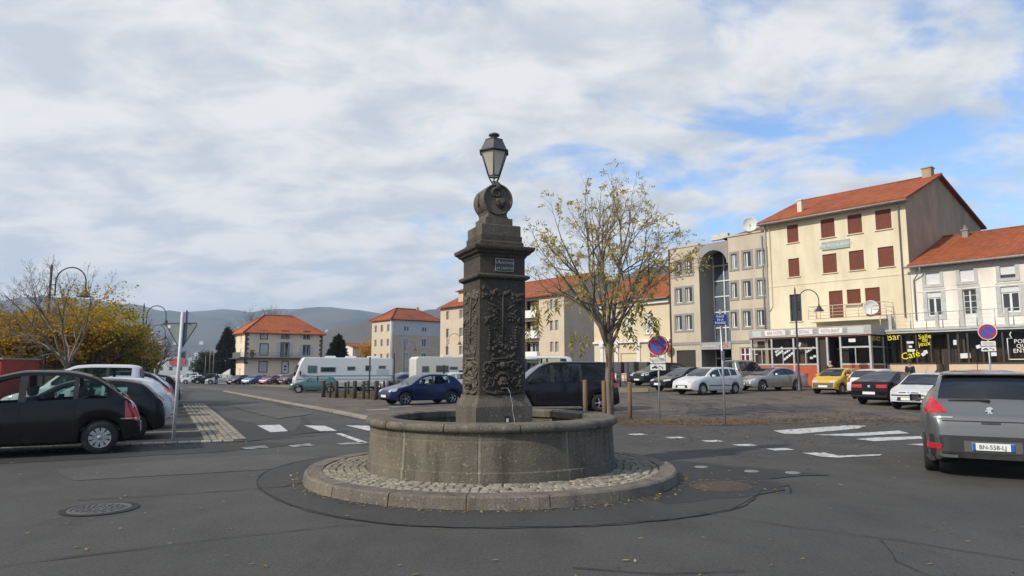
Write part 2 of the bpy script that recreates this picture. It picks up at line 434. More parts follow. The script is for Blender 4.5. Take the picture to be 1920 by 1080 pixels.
# parking lot on the right beyond the kerbless edge
sheet('parking_lot', [(1.5, 19.6), (3.2, 20.6), (5.4, 20.6), (7.4, 21.0), (12, 22.6), (20, 20.5), (34, 14.0), (60, 14), (60, 60), (-3, 60), (-3.5, 27.6), (-.5, 22.0)], m_lot, .004, 'brownish worn asphalt parking ground in front of the cafe row', step=3.0)
sheet('side_yard', [(-5.3, 24.6), (-2.8, 23.2), (-3.0, 36), (-5.2, 40), (-14, 54), (-24, 66), (-40, 90), (-44, 90), (-24.4, 60.5)], m_lot, .009, 'worn asphalt yard between the road kerb and the posts', step=3.0)
# left road: darker relaid strip with the crossing, paler old strip
sheet('road_patch', jag([(-6.1, 16.0), (-15.2, 34.8), (-11.2, 34.8), (-5.6, 20.2), (-4.9, 18.9)], .05, 3), m_new, .006, 'dark relaid asphalt strip under the pedestrian crossing')
sheet('road_patch', jag([(-7.56, 11.76), (-6.49, 10.55), (-3.1, 12.2), (-2.95, 13.0), (-4.6, 13.75), (-6.0, 13.2)], .05, 4), m_pale, .006, 'pale grey asphalt patch left of the fountain')
sheet('road_patch', jag([(-30, 5.6), (-9.2, 12.25), (-5.9, 14.1), (-4.4, 15.7), (-6.2, 16.05), (-12, 13.9), (-30, 7.6)], .05, 6), m_new, .006, 'dark asphalt apron in front of the parked cars')
sheet('parking_apron', [(-7.1, 16.1), (-16.4, 34.8), (-30, 66), (-36, 66), (-34, 20), (-15, 12.9)], m_new, .005, 'dark asphalt of the left parking bays', step=4.0)
arc = []
for k in range(41):
    a = pi * .80 + (pi * 1.88 - pi * .80) * k / 40; rr = 3.62 + .18 * math.sin(a * 3) + (.55 if a > pi * 1.5 else 0) * sst((a - pi * 1.5) / .9)
    arc.append((FC.x + rr * math.cos(a), FC.y + rr * math.sin(a)))
arc += [(3.96, 10.17), (3.8, 11.6), (3.0, 12.6), (1.5, 13.3)]
sheet('road_patch', jag(arc, .025, 77, .12), m_arc, .007, 'dark curved asphalt patch ringing the fountain kerb')
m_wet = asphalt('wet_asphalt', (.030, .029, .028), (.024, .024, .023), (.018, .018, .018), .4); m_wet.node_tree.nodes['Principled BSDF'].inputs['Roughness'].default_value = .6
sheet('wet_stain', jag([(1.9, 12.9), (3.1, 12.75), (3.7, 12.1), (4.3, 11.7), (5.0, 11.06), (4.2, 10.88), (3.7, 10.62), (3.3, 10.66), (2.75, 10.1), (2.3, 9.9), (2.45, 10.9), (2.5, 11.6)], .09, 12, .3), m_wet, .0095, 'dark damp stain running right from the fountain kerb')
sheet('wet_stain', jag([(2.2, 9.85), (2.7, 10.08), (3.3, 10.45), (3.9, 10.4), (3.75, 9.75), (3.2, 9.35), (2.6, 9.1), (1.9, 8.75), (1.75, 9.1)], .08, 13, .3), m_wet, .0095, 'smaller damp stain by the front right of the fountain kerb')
sheet('road_patch', jag([G(430, 757), G(500, 752), G(585, 776), G(520, 786), G(470, 772)], .12, 14, .8), m_pale, .016, 'pale old asphalt patch on the left road', 3.0)
ribbon('road_crack', arc[:41], .020, m_crk, .011, .022, 'black tar joint curving round the fountain', 2)
ribbon('road_crack', [arc[40], (3.7, 9.5), (3.96, 10.17)], .016, m_crk, .011, .012, 'short black tar joint at the end of the fountain patch', 3)
for i, (pts, wd, lb) in enumerate([
    ([(-9, 4.2), (-4.28, 6.02), (-3.6, 6.5), (-2.82, 7.03), (-1.81, 7.61), (-1.55, 7.62)], .018, 'long crack running from the lower left to the fountain patch'),
    ([(-5.5, 9.0), (-4.6, 9.35), (-3.9, 9.65), (-3.2, 10.0), (-2.9, 10.6)], .022, 'crack from the manhole to the fountain patch'),
    ([(2.11, 8.31), (2.9, 7.5), (3.7, 6.9), (4.36, 6.27), (5.2, 5.6), (7, 4.4)], .010, 'hairline crack across the road to the lower right'),
    ([(3.55, 6.95), (3.3, 6.2), (3.4, 5.5), (3.1, 4.9)], .012, 'branching hairline crack at the lower right'),
    ([(.5, 6.0), (1.2, 5.85), (1.9, 5.9)], .012, 'short hairline crack in the near road'),
    ([(-6.2, 16.1), (-5.2, 17.2), (-4.4, 18.3), (-3.5, 19.3), (-2.6, 19.6)], .05, 'crack along the edge of the dark crossing strip')]):
    ribbon('road_crack', pts, wd, m_crk, .012, .016, lb, 20 + i)

# painted markings
def mark(name, px, lab, m=m_paint, off=.010):
    sheet(name, [G(*p) for p in px], m, off, lab)
for px, lb in [([(482, 798), (525, 797), (540, 809), (507, 811)], 'white crossing block nearest the sett strip'),
               ([(570, 798), (610, 799), (632, 808), (600, 809)], 'worn white crossing block in the middle of the left crossing'),
               ([(648, 798), (697, 799), (702, 809), (690, 808)], 'white crossing block partly behind the basin'),
               ([(628, 813), (640, 813), (692, 831), (676, 831)], 'oblique white line beside the left crossing')]:
    mark('road_marking', px, lb)
for px, lb in [([(452, 840), (496, 836), (504, 840), (462, 843)], 'worn white give-way dash left of the road mouth'),
               ([(540, 836), (580, 832), (590, 836), (550, 839)], 'worn white give-way dash before the crossing'),
               ([(630, 832), (680, 829), (690, 833), (640, 835)], 'worn white give-way dash by the basin')]:
    mark('road_marking', px, lb, m_paint2)
for i, ((u, v), (du, dv)) in enumerate([((1195, 815), (34, 3)), ((1265, 821), (36, 3)), ((1335, 827.5), (38, 3.4)), ((1396, 835), (42, 3.8)), ((1462, 843), (46, 4.4))]):
    mark('road_marking', [(u - du * .55, v - dv * .2), (u + du * .25, v - dv * .5), (u + du * .6, v + dv * .3), (u - du * .2, v + dv * .6)], 'white give-way dash %s on the right road' % ['nearest the basin', 'second from the basin', 'third from the basin', 'fourth from the basin', 'before the long corner dash'][i])
mark('road_marking', [(1505, 850), (1545, 849), (1572, 855), (1655, 852.5), (1650, 855), (1570, 859), (1540, 857)], 'long white corner dash at the end of the give-way line')
for px, lb in [([(1450, 808), (1590, 798), (1625, 799), (1610, 804), (1500, 814), (1470, 814)], 'rearmost white zebra bar of the right crossing'),
               ([(1525, 816), (1600, 813), (1685, 808), (1705, 813), (1600, 818.5)], 'second white zebra bar of the right crossing'),
               ([(1605, 824), (1640, 821), (1745, 818), (1775, 821), (1640, 828)], 'third white zebra bar beside the silver car'),
               ([(1700, 834), (1780, 830), (1840, 833), (1760, 838)], 'nearest white zebra bar running under the silver car')]:
    mark('road_marking', px, lb)
for k, (u, v) in enumerate([(706, 768), (748, 762)]):
    sheet('road_marking', [gp(u - 22, v)[:2], gp(u + 20, v - 2)[:2], gp(u + 26, v)[:2], gp(u - 14, v + 2)[:2]], m_paint2, .014, ['faded parking tick left of the blue car', 'faded parking tick in front of the blue car'][k], step=3.0)
for k, (x0, y0, x1, y1) in enumerate([(4.2, 26.5, 9.8, 29.2), (5.5, 24.6, 10.5, 26.6), (8.2, 22.6, 12.5, 23.5), (8.5, 29.5, 14, 31.6), (12, 27, 15, 26)]):
    ribbon('parking_line', [(x0, y0), (x1, y1)], .11, m_paint2, .018, 0, 'faded white bay line, %s in the right lot' % ['behind the tree', 'beside the tree', 'behind the blue street sign', 'in front of the white estate car', 'in front of the dark saloon'][k])

# covers
m_cast = mat('cast_iron', (.085, .085, .095), (.13, .12, .11), scale=25, rough=.6, bump=.5, bscale=40, metal=.3)
mh = thing('manhole_cover', (-4.88, 8.46, 0), 'round grey cast iron manhole cover in the lower left road', 'manhole cover')
mb = MB(); mb.lathe([(0, .014), (.27, .014), (.285, .011), (.29, .004)], (0, 0, 0), 32); mb.local('lid', m_cast, mh)
mb = MB()
for rr in (.06, .12, .18, .24):
    n = int(rr * 75)
    for k in range(n):
        a = 2 * pi * (k + .5 * (rr > .2)) / n; mb.box(Fr((rr * math.cos(a), rr * math.sin(a), 0), (math.cos(a), math.sin(a), 0), (-math.sin(a), math.cos(a), 0)), -.018, .018, -.02, .02, .012, .021)
tag(mb.local('lid_stud', m_cast, mh), kind='stuff')
mb = MB(); mb.lathe([(.293, .004), (.297, .016), (.335, .016), (.345, .004)], (0, 0, 0), 32); mb.local('frame', m_cast, mh)
mb = MB(); mb.lathe([(.345, .010), (.42, .009)], (0, 0, 0), 32); mb.local('tar_ring', m_crk, mh)
m_rust = mat('rusty_iron', (.085, .060, .047), (.062, .047, .040), scale=9, rough=.8, bump=.5)
mh = thing('manhole_cover', (2.95, 10.05, 0), 'rusty brown manhole cover in the dark patch right of the fountain', 'manhole cover')
mb = MB(); mb.lathe([(0, .018), (.36, .018), (.38, .013), (.39, .008)], (0, 0, 0), 32); mb.local('lid', m_rust, mh)
mb = MB(); mb.lathe([(.39, .009), (.395, .020), (.43, .020), (.44, .008)], (0, 0, 0), 32); mb.local('frame', m_rust, mh)
for k, (x, y) in enumerate([(3.87, 11.46), (4.47, 11.30), (3.19, 11.95)]):
    mb = MB(); mb.lathe([(0, .022), (.10, .022), (.115, .018), (.118, .008)], (x, y, 0), 20)
    o = mb.build('valve_cover', mat('pale_cover', (.22, .22, .21), (.16, .16, .15), scale=20, rough=.7)); tag(o, ['small pale round valve cover, middle of three right of the fountain', 'small pale round valve cover farthest from the fountain', 'small pale round valve cover closest to the fountain kerb'][k], 'valve cover', 'round valve covers')

# ------------------------------------------------------------------ setts beside the left parking bays
m_sett = mat('granite_sett', (.27, .24, .185), (.18, .16, .125), scale=9, rough=.85, rnd=.22, bump=.25)
m_settw = mat('pale_sett', (.46, .44, .39), (.34, .32, .28), scale=9, rough=.85, rnd=.15, bump=.25)
m_joint = mat('sandy_joint', (.075, .068, .055), (.055, .05, .042), scale=7, rough=.95)
def sett_mesh(a, b, h, seed):
    r = random.Random(seed); m = MB(); j = lambda: r.uniform(-.008, .008)
    P = [(-a / 2 + j(), -b / 2 + j(), 0), (a / 2 + j(), -b / 2 + j(), 0), (a / 2 + j(), b / 2 + j(), 0), (-a / 2 + j(), b / 2 + j(), 0)]
    c = .014; Q = [(x * (1 - c * 2 / a), y * (1 - c * 2 / b), h + j() * .5) for x, y, z in P]; M_ = [(x, y, h - .012) for x, y, z in P]
    m.add(P + M_ + Q, [(k, (k + 1) % 4, 4 + (k + 1) % 4, 4 + k) for k in range(4)] + [(4 + k, 4 + (k + 1) % 4, 8 + (k + 1) % 4, 8 + k) for k in range(4)] + [(8, 9, 10, 11)])
    return m
A0 = Vector((-7.02, 16.12, 0)); A1 = Vector((-16.35, 34.71, 0)); Wd = Vector((.93, .12, 0))
strip = sheet('sett_strip', [(-7.06, 16.06), (-6.12, 16.12), (-15.2, 34.75), (-16.4, 34.75)], m_joint, .012, 'strip of tan granite setts along the left parking bays', step=3.0)
dv = (A1 - A0).normalized(); ang = math.atan2(dv.y, dv.x)
protos = [sett_mesh(.165, .135, .034, k).mesh('sett', m_sett) for k in range(5)]
Lr = (A1 - A0).length; rows = int(Lr / .178); cnt = 0; rest = MB()
nv = Vector((dv.y, -dv.x, 0)); side_w = .92
for i in range(rows):
    for j in range(6):
        p = A0 + dv * (.09 + i * .178 + (.06 if j % 2 else 0)) + nv * (.08 + j * .152 + .02 * 1.0 * i / rows * j)
        z = gz(p.x, p.y) + .010 + rg.uniform(-.003, .003)
        if cnt < 290:
            o = link('sett', protos[rg.randrange(5)], strip, (p.x, p.y, z), ang + rg.uniform(-.05, .05)); cnt += 1
        else:
            s_ = sett_mesh(.165, .135, .034, rg.randrange(99)); q = Matrix.Translation((p.x, p.y, z)) @ Matrix.Rotation(ang, 4, 'Z')
            rest.add([q @ Vector(v) for v in s_.v], s_.f)
tag(rest.build('sett_field', m_sett, strip), kind='stuff')
line = sheet('sett_line', [(-14.0, 13.0), (-7.0, 15.92), (-6.2, 16.16), (-6.3, 16.3), (-7.05, 16.2), (-14.0, 13.2)], m_joint, .011, 'single row of pale stone setts edging the bays under the black car')
pr2 = [sett_mesh(.21, .16, .036, 50 + k).mesh('sett', m_settw) for k in range(4)]
L0 = Vector((-14.0, 13.1, 0)); L1 = Vector((-6.25, 16.22, 0)); d = (L1 - L0).normalized(); n = int((L1 - L0).length / .235)
for i in range(n):
    p = L0 + d * (.12 + i * .235); link('sett', pr2[i % 4], line, (p.x, p.y, .010), math.atan2(d.y, d.x) + rg.uniform(-.04, .04))
for k, (s_, ln) in enumerate([(3.0, 5.2), (6.6, 4.6), (9.6, 4.2), (12.6, 4.2), (15.6, 4.2)]):
    a = A0 + dv * s_ + Vector((.02, 0, 0)); b = a + Vector((-.94, -.34, 0)) * ln
    ribbon('parking_line', [a, b], .12, m_paint2 if k else m_settw, .013, 0, 'white bay line %s along the sett strip' % ['nearest the sign post', 'second', 'third', 'fourth', 'fifth'][k])

# kerb on the far side of the left road
m_kerb = mat('kerb_stone', (.30, .265, .215), (.20, .18, .15), scale=4, rough=.88, rnd=.15, bump=.25)
K0 = Vector((-4.55, 22.8, 0)); K1 = Vector((-24.9, 60.6, 0)); d = (K1 - K0).normalized(); nn = Vector((d.y, -d.x, 0))
kb = ribbon('kerb', [K0, K1], .44, m_joint, .014, 0, 'long pale stone kerb along the right side of the left road')
me_k = MB(); me_k.bbox(Fr((0, 0, 0), (1, 0, 0), (0, 1, 0)), -.42, .42, -.17, .17, 0, .085, .018); me_k = me_k.mesh('kerb_stone', m_kerb)
for i in range(int((K1 - K0).length / .87)):
    p = K0 + d * (.43 + i * .87); link('kerb_stone', me_k, kb, (p.x, p.y, gz(p.x, p.y) + .006 + rg.uniform(-.006, .006)), math.atan2(d.y, d.x) + rg.uniform(-.012, .012))

# ------------------------------------------------------------------ fountain
def stone_mat(name, c, c2, c3, streak=.6):
    """volcanic stone: grain, pale lichen flecks and dark rain streaks"""
    m = bpy.data.materials.new(name); m.use_nodes = True; t = m.node_tree; P = t.nodes['Principled BSDF']; L = t.links.new; T = t.nodes.new
    P.inputs['Roughness'].default_value = .9; P.inputs['Specular IOR Level'].default_value = .25
    tcn = T('ShaderNodeTexCoord')
    def noise(sc, det, stretch=(1, 1, 1), rough=.6):
        n = T('ShaderNodeTexNoise'); n.inputs['Scale'].default_value = sc; n.inputs['Detail'].default_value = det; n.inputs['Roughness'].default_value = rough
        mp = T('ShaderNodeMapping'); mp.inputs['Scale'].default_value = stretch; L(tcn.outputs['Object'], mp.inputs[0]); L(mp.outputs[0], n.inputs['Vector']); return n.outputs['Fac']
    def rmp(v, a, b, hi=1.0):
        r = T('ShaderNodeMapRange'); r.inputs['From Min'].default_value = a; r.inputs['From Max'].default_value = b; r.inputs['To Max'].default_value = hi; L(v, r.inputs['Value']); return r.outputs[0]
    def mix(f, a, b):
        x = T('ShaderNodeMix'); x.data_type = 'RGBA'; L(f, x.inputs['Factor'])
        for k, q in (('A', a), ('B', b)):
            if isinstance(q, tuple): x.inputs[k].default_value = (*q, 1)
            else: L(q, x.inputs[k])
        return x.outputs['Result']
    a0_ = mix(rmp(noise(2.2, 6), .35, .65), c, c2); a = mix(rmp(noise(55, 3, (1, 1, 1), .7), .56, .66, .75), a0_, tuple(q * .42 for q in c2))
    b = mix(rmp(noise(4.0, 5, (1, 1, .18)), .48, .70, streak), a, c3)
    f = mix(rmp(noise(26, 4), .60, .70, .8), b, tuple(min(1, q * 2.0) for q in c))
    oi = T('ShaderNodeObjectInfo'); r = T('ShaderNodeMapRange'); r.inputs['To Min'].default_value = .86; r.inputs['To Max'].default_value = 1.14; L(oi.outputs['Random'], r.inputs['Value'])
    hv = T('ShaderNodeHueSaturation'); L(f, hv.inputs['Color']); L(r.outputs[0], hv.inputs['Value']); L(hv.outputs[0], P.inputs['Base Color'])
    bp = T('ShaderNodeBump'); bp.inputs['Strength'].default_value = .9; bp.inputs['Distance'].default_value = .018; L(noise(30, 7, (1, 1, 1), .7), bp.inputs['Height']); L(bp.outputs[0], P.inputs['Normal'])
    MATS[name] = m; return m
m_basin = stone_mat('basin_stone', (.180, .158, .122), (.125, .110, .087), (.066, .059, .049), .95)
m_dark = stone_mat('dark_lava_stone', (.086, .075, .061), (.064, .056, .047), (.036, .032, .028))
m_mid = stone_mat('weathered_lava_stone', (.145, .126, .102), (.108, .094, .077), (.058, .052, .044))
m_ring = stone_mat('ring_kerb_stone', (.205, .177, .143), (.145, .127, .105), (.085, .075, .063), .8)
m_cob = mat('cobble_stone', (.30, .27, .21), (.20, .18, .142), scale=10, rough=.88, rnd=.25, bump=.3)
m_mort = mat('pale_mortar', (.27, .245, .195), (.19, .172, .137), scale=12, rough=.95, bump=.3)
fo = thing('fountain', FC, 'dark volcanic stone fountain with carved column and round basin on a ring of cobbles', 'fountain')
# outer kerb ring, stone by stone
NK = 18
def sector(mb, prof, a0, a1, seg, closed=True):
    b = len(mb.v); k = len(prof)
    for i in range(seg + 1):
        a = a0 + (a1 - a0) * i / seg
        for r, z in prof: mb.v.append((FC.x + r * math.cos(a), FC.y + r * math.sin(a), z))
    for i in range(seg):
        for j in range(k if closed else k - 1):
            j2 = (j + 1) % k; mb.f.append((b + i * k + j, b + i * k + j2, b + (i + 1) * k + j2, b + (i + 1) * k + j)); mb.sm.append(False)
    mb.f.append(tuple(b + j for j in range(k))); mb.f.append(tuple(b + seg * k + j for j in range(k))[::-1]); mb.sm += [False, False]
for i in range(NK):
    a0 = 2 * pi * i / NK + .10; a1 = a0 + 2 * pi / NK - .004
    j = rg.uniform(-.006, .006); zt = .155 + rg.uniform(-.004, .004)
    mb = MB(); sector(mb, [(2.60 + j, 0), (2.60 + j, zt), (2.83 + j, zt), (2.855 + j, zt - .022), (2.88 + j, 0)], a0, a1, 6)
    mb.build('kerb_stone', m_ring, fo)
mb = MB(); sector(mb, [(1.7, .0), (1.7, .155), (2.61, .134), (2.61, .0)], 0, 2 * pi, 60); mb.build('cobble_bed', m_joint, fo)
cobs = [sett_mesh(.106, .094, .034, 200 + k).mesh('cobble', m_cob) for k in range(6)]
allc = []
for ri in range(6):
    r_ = 2.015 + ri * .106; n = int(2 * pi * r_ / .120)
    for k in range(n):
        a = 2 * pi * (k + .5 * (ri % 2)) / n + rg.uniform(-.012, .012); rr = r_ + rg.uniform(-.01, .01)
        x, y = rr * math.cos(a), rr * math.sin(a); allc.append((x, y, .150 - (rr - 1.95) * .024 + rg.uniform(-.006, .006), a + pi / 2 + rg.uniform(-.12, .12)))
allc.sort(key=lambda q: q[1] * 1.0)
rest = MB()
for i, (x, y, z, a) in enumerate(allc):
    if i < 295: link('cobble', cobs[i % 6], fo, (x, y, z - .018), a)
    else:
        s_ = sett_mesh(.106, .094, .034, i); q = Matrix.Translation((FC.x + x, FC.y + y, z - .018)) @ Matrix.Rotation(a, 4, 'Z'); rest.add([q @ Vector(v) for v in s_.v], s_.f)
tag(rest.build('cobble_field', m_cob, fo), kind='stuff')
# basin: eleven curved slabs with pale joints and a rolled rim in sections
joints = [math.atan2(-.998, -.06) + 2 * pi * k / 10 + d_ for k, d_ in enumerate([0, .03, -.04, .05, 0, .02, -.03, .04, -.02, .03])]
joints.sort()
wall = [(1.60, .12), (1.60, .80), (1.915, .80), (1.905, .70), (1.912, .68), (1.930, .30), (1.950, .285), (1.955, .12)]
for i in range(len(joints)):
    a0 = joints[i]; a1 = joints[(i + 1) % len(joints)] + (2 * pi if i == len(joints) - 1 else 0)
    g_ = .011; j = rg.uniform(-.005, .005)
    mb = MB(); sector(mb, [(r + j * (r > 1.7), z) for r, z in wall], a0 + g_, a1 - g_, 9); mb.build('basin_slab', m_basin, fo)
    mb = MB(); sector(mb, [(r - .006 * (r > 1.7), z) for r, z in wall], a0 - g_, a0 + g_, 1); mb.build('mortar_joint', m_mort, fo)
rim = [(1.56, .802), (1.555, .90), (1.60, .922)] + [(1.925 + .062 * math.cos(t), .862 + .060 * math.sin(t)) for t in [pi * .5 - pi * q / 8 for q in range(9)]]
for i in range(12):
    a0 = 2 * pi * i / 12 + .22; mb = MB(); sector(mb, rim, a0 + .004, a0 + 2 * pi / 12 - .004, 9); mb.build('rim_stone', m_basin, fo)
m_water = mat('basin_water', (.030, .036, .030), rough=.05, spec=.9, bump=.08, bscale=9)
mb = MB(); mb.lathe([(0, .70), (1.59, .70)], FC, 40); mb.build('water', m_water, fo)
# column, turned so that a corner looks at us
PH = math.radians(23.4)
cu_, cn_ = Vector((math.cos(PH), math.sin(PH), 0)), Vector((math.sin(PH), -math.cos(PH), 0))
CF = Fr(FC + Vector((.02, 0, 0)), cu_, (0, 0, 1), cn_)
CL = Fr(FC + Vector((.02, 0, 0)), cn_ * -1 * -1, (0, 0, 1), cu_ * -1)   # left face: u runs towards the front corner
def sq(mb, prof):
    """square section lofted through (half width, z) pairs"""
    P = []
    for h, z in prof:
        P += [CF.p(-h, z, h), CF.p(h, z, h), CF.p(h, z, -h), CF.p(-h, z, -h)]
    F = [(4 * i + k, 4 * i + (k + 1) % 4, 4 * i + 4 + (k + 1) % 4, 4 * i + 4 + k) for i in range(len(prof) - 1) for k in range(4)]
    F += [(3, 2, 1, 0), tuple(4 * (len(prof) - 1) + k for k in range(4))]; mb.add(P, F)
mb = MB(); sq(mb, [(.47, .45), (.47, 1.075), (.465, 1.085), (.41, 1.20), (.405, 1.245)]); mb.build('column_base', m_mid, fo)
mb = MB(); sq(mb, [(.388, 1.245), (.388, 3.05)]); shaft = mb.build('column_shaft', m_dark, fo)
mb = MB(); sq(mb, [(.388, 3.05), (.415, 3.065), (.445, 3.085), (.452, 3.115), (.44, 3.135), (.388, 3.15)]); mb.build('string_course', m_dark, fo)
mb = MB(); sq(mb, [(.385, 3.15), (.385, 3.41)]); fz = mb.build('frieze_block', m_dark, fo)
mb = MB(); sq(mb, [(.385, 3.41), (.40, 3.425), (.415, 3.455), (.45, 3.475), (.465, 3.50), (.505, 3.53), (.512, 3.56), (.512, 3.585), (.46, 3.60)]); mb.build('cornice', m_dark, fo)
mb = MB(); sq(mb, [(.372, 3.60), (.372, 3.665), (.352, 3.685), (.352, 3.775)]); mb.build('step_block', m_dark, fo)
mb = MB(); sq(mb, [(.335, 3.775), (.335, 3.94), (.325, 3.955)]); mb.build('step_block', m_mid, fo)
mb = MB(); sq(mb, [(.235, 3.955), (.235, 4.085)]); mb.build('step_block', m_mid, fo)
# scroll-shaped finial: concave neck, drum and pointed leaf
out = [(.225, 4.085), (.19, 4.10), (.165, 4.13), (.160, 4.17), (.175, 4.21)]
for k in range(13):
    t = -pi * .27 + (pi * .40 + pi * .27) * k / 12; out.append((.262 * math.cos(t), 4.405 + .262 * math.sin(t)))
out += [(.045, 4.675), (0, 4.715)]
full = out + [(-x, z) for x, z in out[::-1][1:]]
mb = MB(); mb.prism(CF, full, -.27, .17); fin = mb.build('scroll_finial', m_mid, fo)
mb = MB()
ring = [CF.p(.245 * math.cos(t), 4.405 + .245 * math.sin(t), .175) for t in [2 * pi * k / 28 for k in range(29)]]
mb.tube(ring, .020, 6, caps=False)
sp = [CF.p(-.01 + (.13 - .0085 * k) * math.cos(k * .42 + 1.2), 4.50 + (.10 - .0065 * k) * math.sin(k * .42 + 1.2), .185) for k in range(15)]; mb.tube(sp, [.03 - .001 * k for k in range(15)], 6)
for k in range(7):
    a = -pi / 2 + (k - 3) * .30; mb.tube([CF.p(.04 + .02 * (k - 3), 4.42, .18), CF.p(.04 + .10 * math.cos(a) * .7, 4.42 + .09 * math.sin(a), .20), CF.p(.05 + .17 * math.cos(a) * .55, 4.42 + .17 * math.sin(a), .175)], [.022, .026, .008], 5)
mb.tube([CF.p(0, 4.70, .12), CF.p(.0, 4.62, .19), CF.p(.01, 4.55, .185)], [.03, .045, .02], 6)
mb.build('carving', m_mid, fin)
mb = MB(); mb.tube([CF.p(-.268, 4.405 + dz, -.02) for dz in (-.12, 0, .12)], [.008, .02, .008], 6); mb.build('scroll_band', m_mid, fin)
# carved garlands, urn and mask on the two faces we see (and plain repeats behind)
def spiral(mb, fr, u, v, r0, turns, sgn, n0, th):
    k = 18; pts = [fr.p(u + sgn * r0 * (1 - q / k * .85) * math.cos(q / k * turns * 2 * pi + 1.2), v + r0 * (1 - q / k * .85) * math.sin(q / k * turns * 2 * pi + 1.2), n0) for q in range(k + 1)]
    mb.tube(pts, [th * (1 - .5 * q / k) for q in range(k + 1)], 5)
def carve(fr, seed, mask):
    r = random.Random(seed); mb = MB(); n0 = .390
    def blob(u, v, s, t=.021, e=1.0):
        c = fr.p(u, v, n0); q = MB(); q.ball((0, 0, 0), s, 6, 4)
        mb.add([c + fr.u * a * 1.0 + fr.v * b * e + fr.n * (d_ / s * t) for a, b, d_ in q.v], q.f, True)
    def leaf(u, v, ang, ln, wd):
        t = Vector((math.cos(ang), math.sin(ang))); s_ = Vector((-t.y, t.x)); P = []
        for k, (a, b, c) in enumerate([(0, 0, .0), (.35, .5, .022), (.35, -.5, .022), (.4, 0, .042), (.75, .34, .018), (.75, -.34, .018), (1, 0, .004)]):
            P.append(fr.p(u + t.x * a * ln + s_.x * b * wd, v + t.y * a * ln + s_.y * b * wd, n0 - .004 + c))
        mb.add(P, [(0, 3, 1), (0, 2, 3), (1, 3, 4), (2, 5, 3), (3, 6, 4), (3, 5, 6)])
    # drapery and flowers at the top
    for s_ in (-1, 1):
        for k in range(9):
            u = s_ * (.05 + .035 * k); blob(u, 2.82 + .05 * math.sin(k * .8) + r.uniform(-.02, .02), r.uniform(.028, .05))
        for k in range(8): leaf(s_ * r.uniform(.10, .32), 2.80 + r.uniform(-.08, .08), r.uniform(0, 6.3), .10, .07)
        mb.tube([fr.p(s_ * .05, 2.56, n0), fr.p(s_ * .16, 2.64, n0 + .01), fr.p(s_ * .27, 2.70, n0)], [.012, .016, .010], 5)
        for k in range(16): blob(s_ * (.17 + r.uniform(-.07, .07)), 2.48 + r.uniform(-.10, .10), r.uniform(.018, .034))
        mb.tube([fr.p(s_ * .30, 2.46, n0), fr.p(s_ * .26, 2.42, n0 + .012), fr.p(s_ * .31, 2.34, n0 + .005)], [.022, .03, .012], 6)
        for k in range(12):
            t = k / 11; blob(s_ * (.24 - .02 * math.sin(t * 7) - .08 * t * t), 2.30 - .48 * t, .026 - .006 * abs(t - .5))
        for k in range(7): leaf(s_ * r.uniform(.05, .22), r.uniform(1.86, 2.02), r.uniform(0, 6.3), .11, .07)
        spiral(mb, fr, s_ * .22, 1.66, .085, 1.6, s_, n0 + .006, .022)
        spiral(mb, fr, s_ * .215, 1.43, .080, 1.7, s_, n0 + .008, .024)
        for k in range(7): leaf(s_ * (.30 + r.uniform(-.04, .02)), 1.34 + k * .05, pi / 2 + s_ * r.uniform(-.4, .9), .09, .06)
        mb.tube([fr.p(s_ * .05, 1.74, n0), fr.p(s_ * .16, 1.77, n0 + .012), fr.p(s_ * .30, 1.74, n0), fr.p(s_ * .33, 1.62, n0)], [.018, .022, .02, .012], 5)
        mb.tube([fr.p(s_ * .02, 1.29, n0), fr.p(s_ * .14, 1.27, n0 + .015), fr.p(s_ * .27, 1.30, n0), fr.p(s_ * .34, 1.38, n0)], [.022, .028, .022, .012], 6)
    mb.tube([fr.p(0, 2.84, n0), fr.p(0, 2.50, n0 + .012), fr.p(0, 2.05, n0 + .008)], [.014, .018, .014], 6)
    for k in range(26): blob(r.uniform(-.15, .15), r.uniform(1.88, 2.36), r.uniform(.014, .030))
    mb.tube([fr.p(-.20, 1.80, n0 + .006), fr.p(0, 1.815, n0 + .012), fr.p(.20, 1.80, n0 + .006)], .016, 6)
    blob(0, 1.70, .075, .05, 1.1); blob(-.08, 1.70, .045, .035); blob(.08, 1.70, .045, .035)
    # mask with puffed cheeks over the spout
    blob(0, 1.44, .095, .075, 1.25); blob(0, 1.42, .028, .115); blob(-.045, 1.42, .04, .095); blob(.045, 1.42, .04, .095); blob(0, 1.35, .055, .10, .5); blob(-.035, 1.475, .02, .10); blob(.035, 1.475, .02, .10)
    for k in range(9):
        a = pi * .1 + pi * .8 * k / 8; leaf(.07 * math.cos(a), 1.47 + .07 * math.sin(a), a, .10, .05)
    for k in range(6): leaf(-.10 + .04 * k, 1.33, -pi / 2 + (k - 2.5) * .25, .08, .05)
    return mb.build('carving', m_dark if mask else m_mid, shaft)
CB = Fr(CF.o, -CF.u, (0, 0, 1), -CF.n); CR = Fr(CF.o, -CL.u, (0, 0, 1), CF.u)
carve(CF, 5, True); carve(CL, 6, False); carve(CR, 7, True); carve(CB, 8, True)
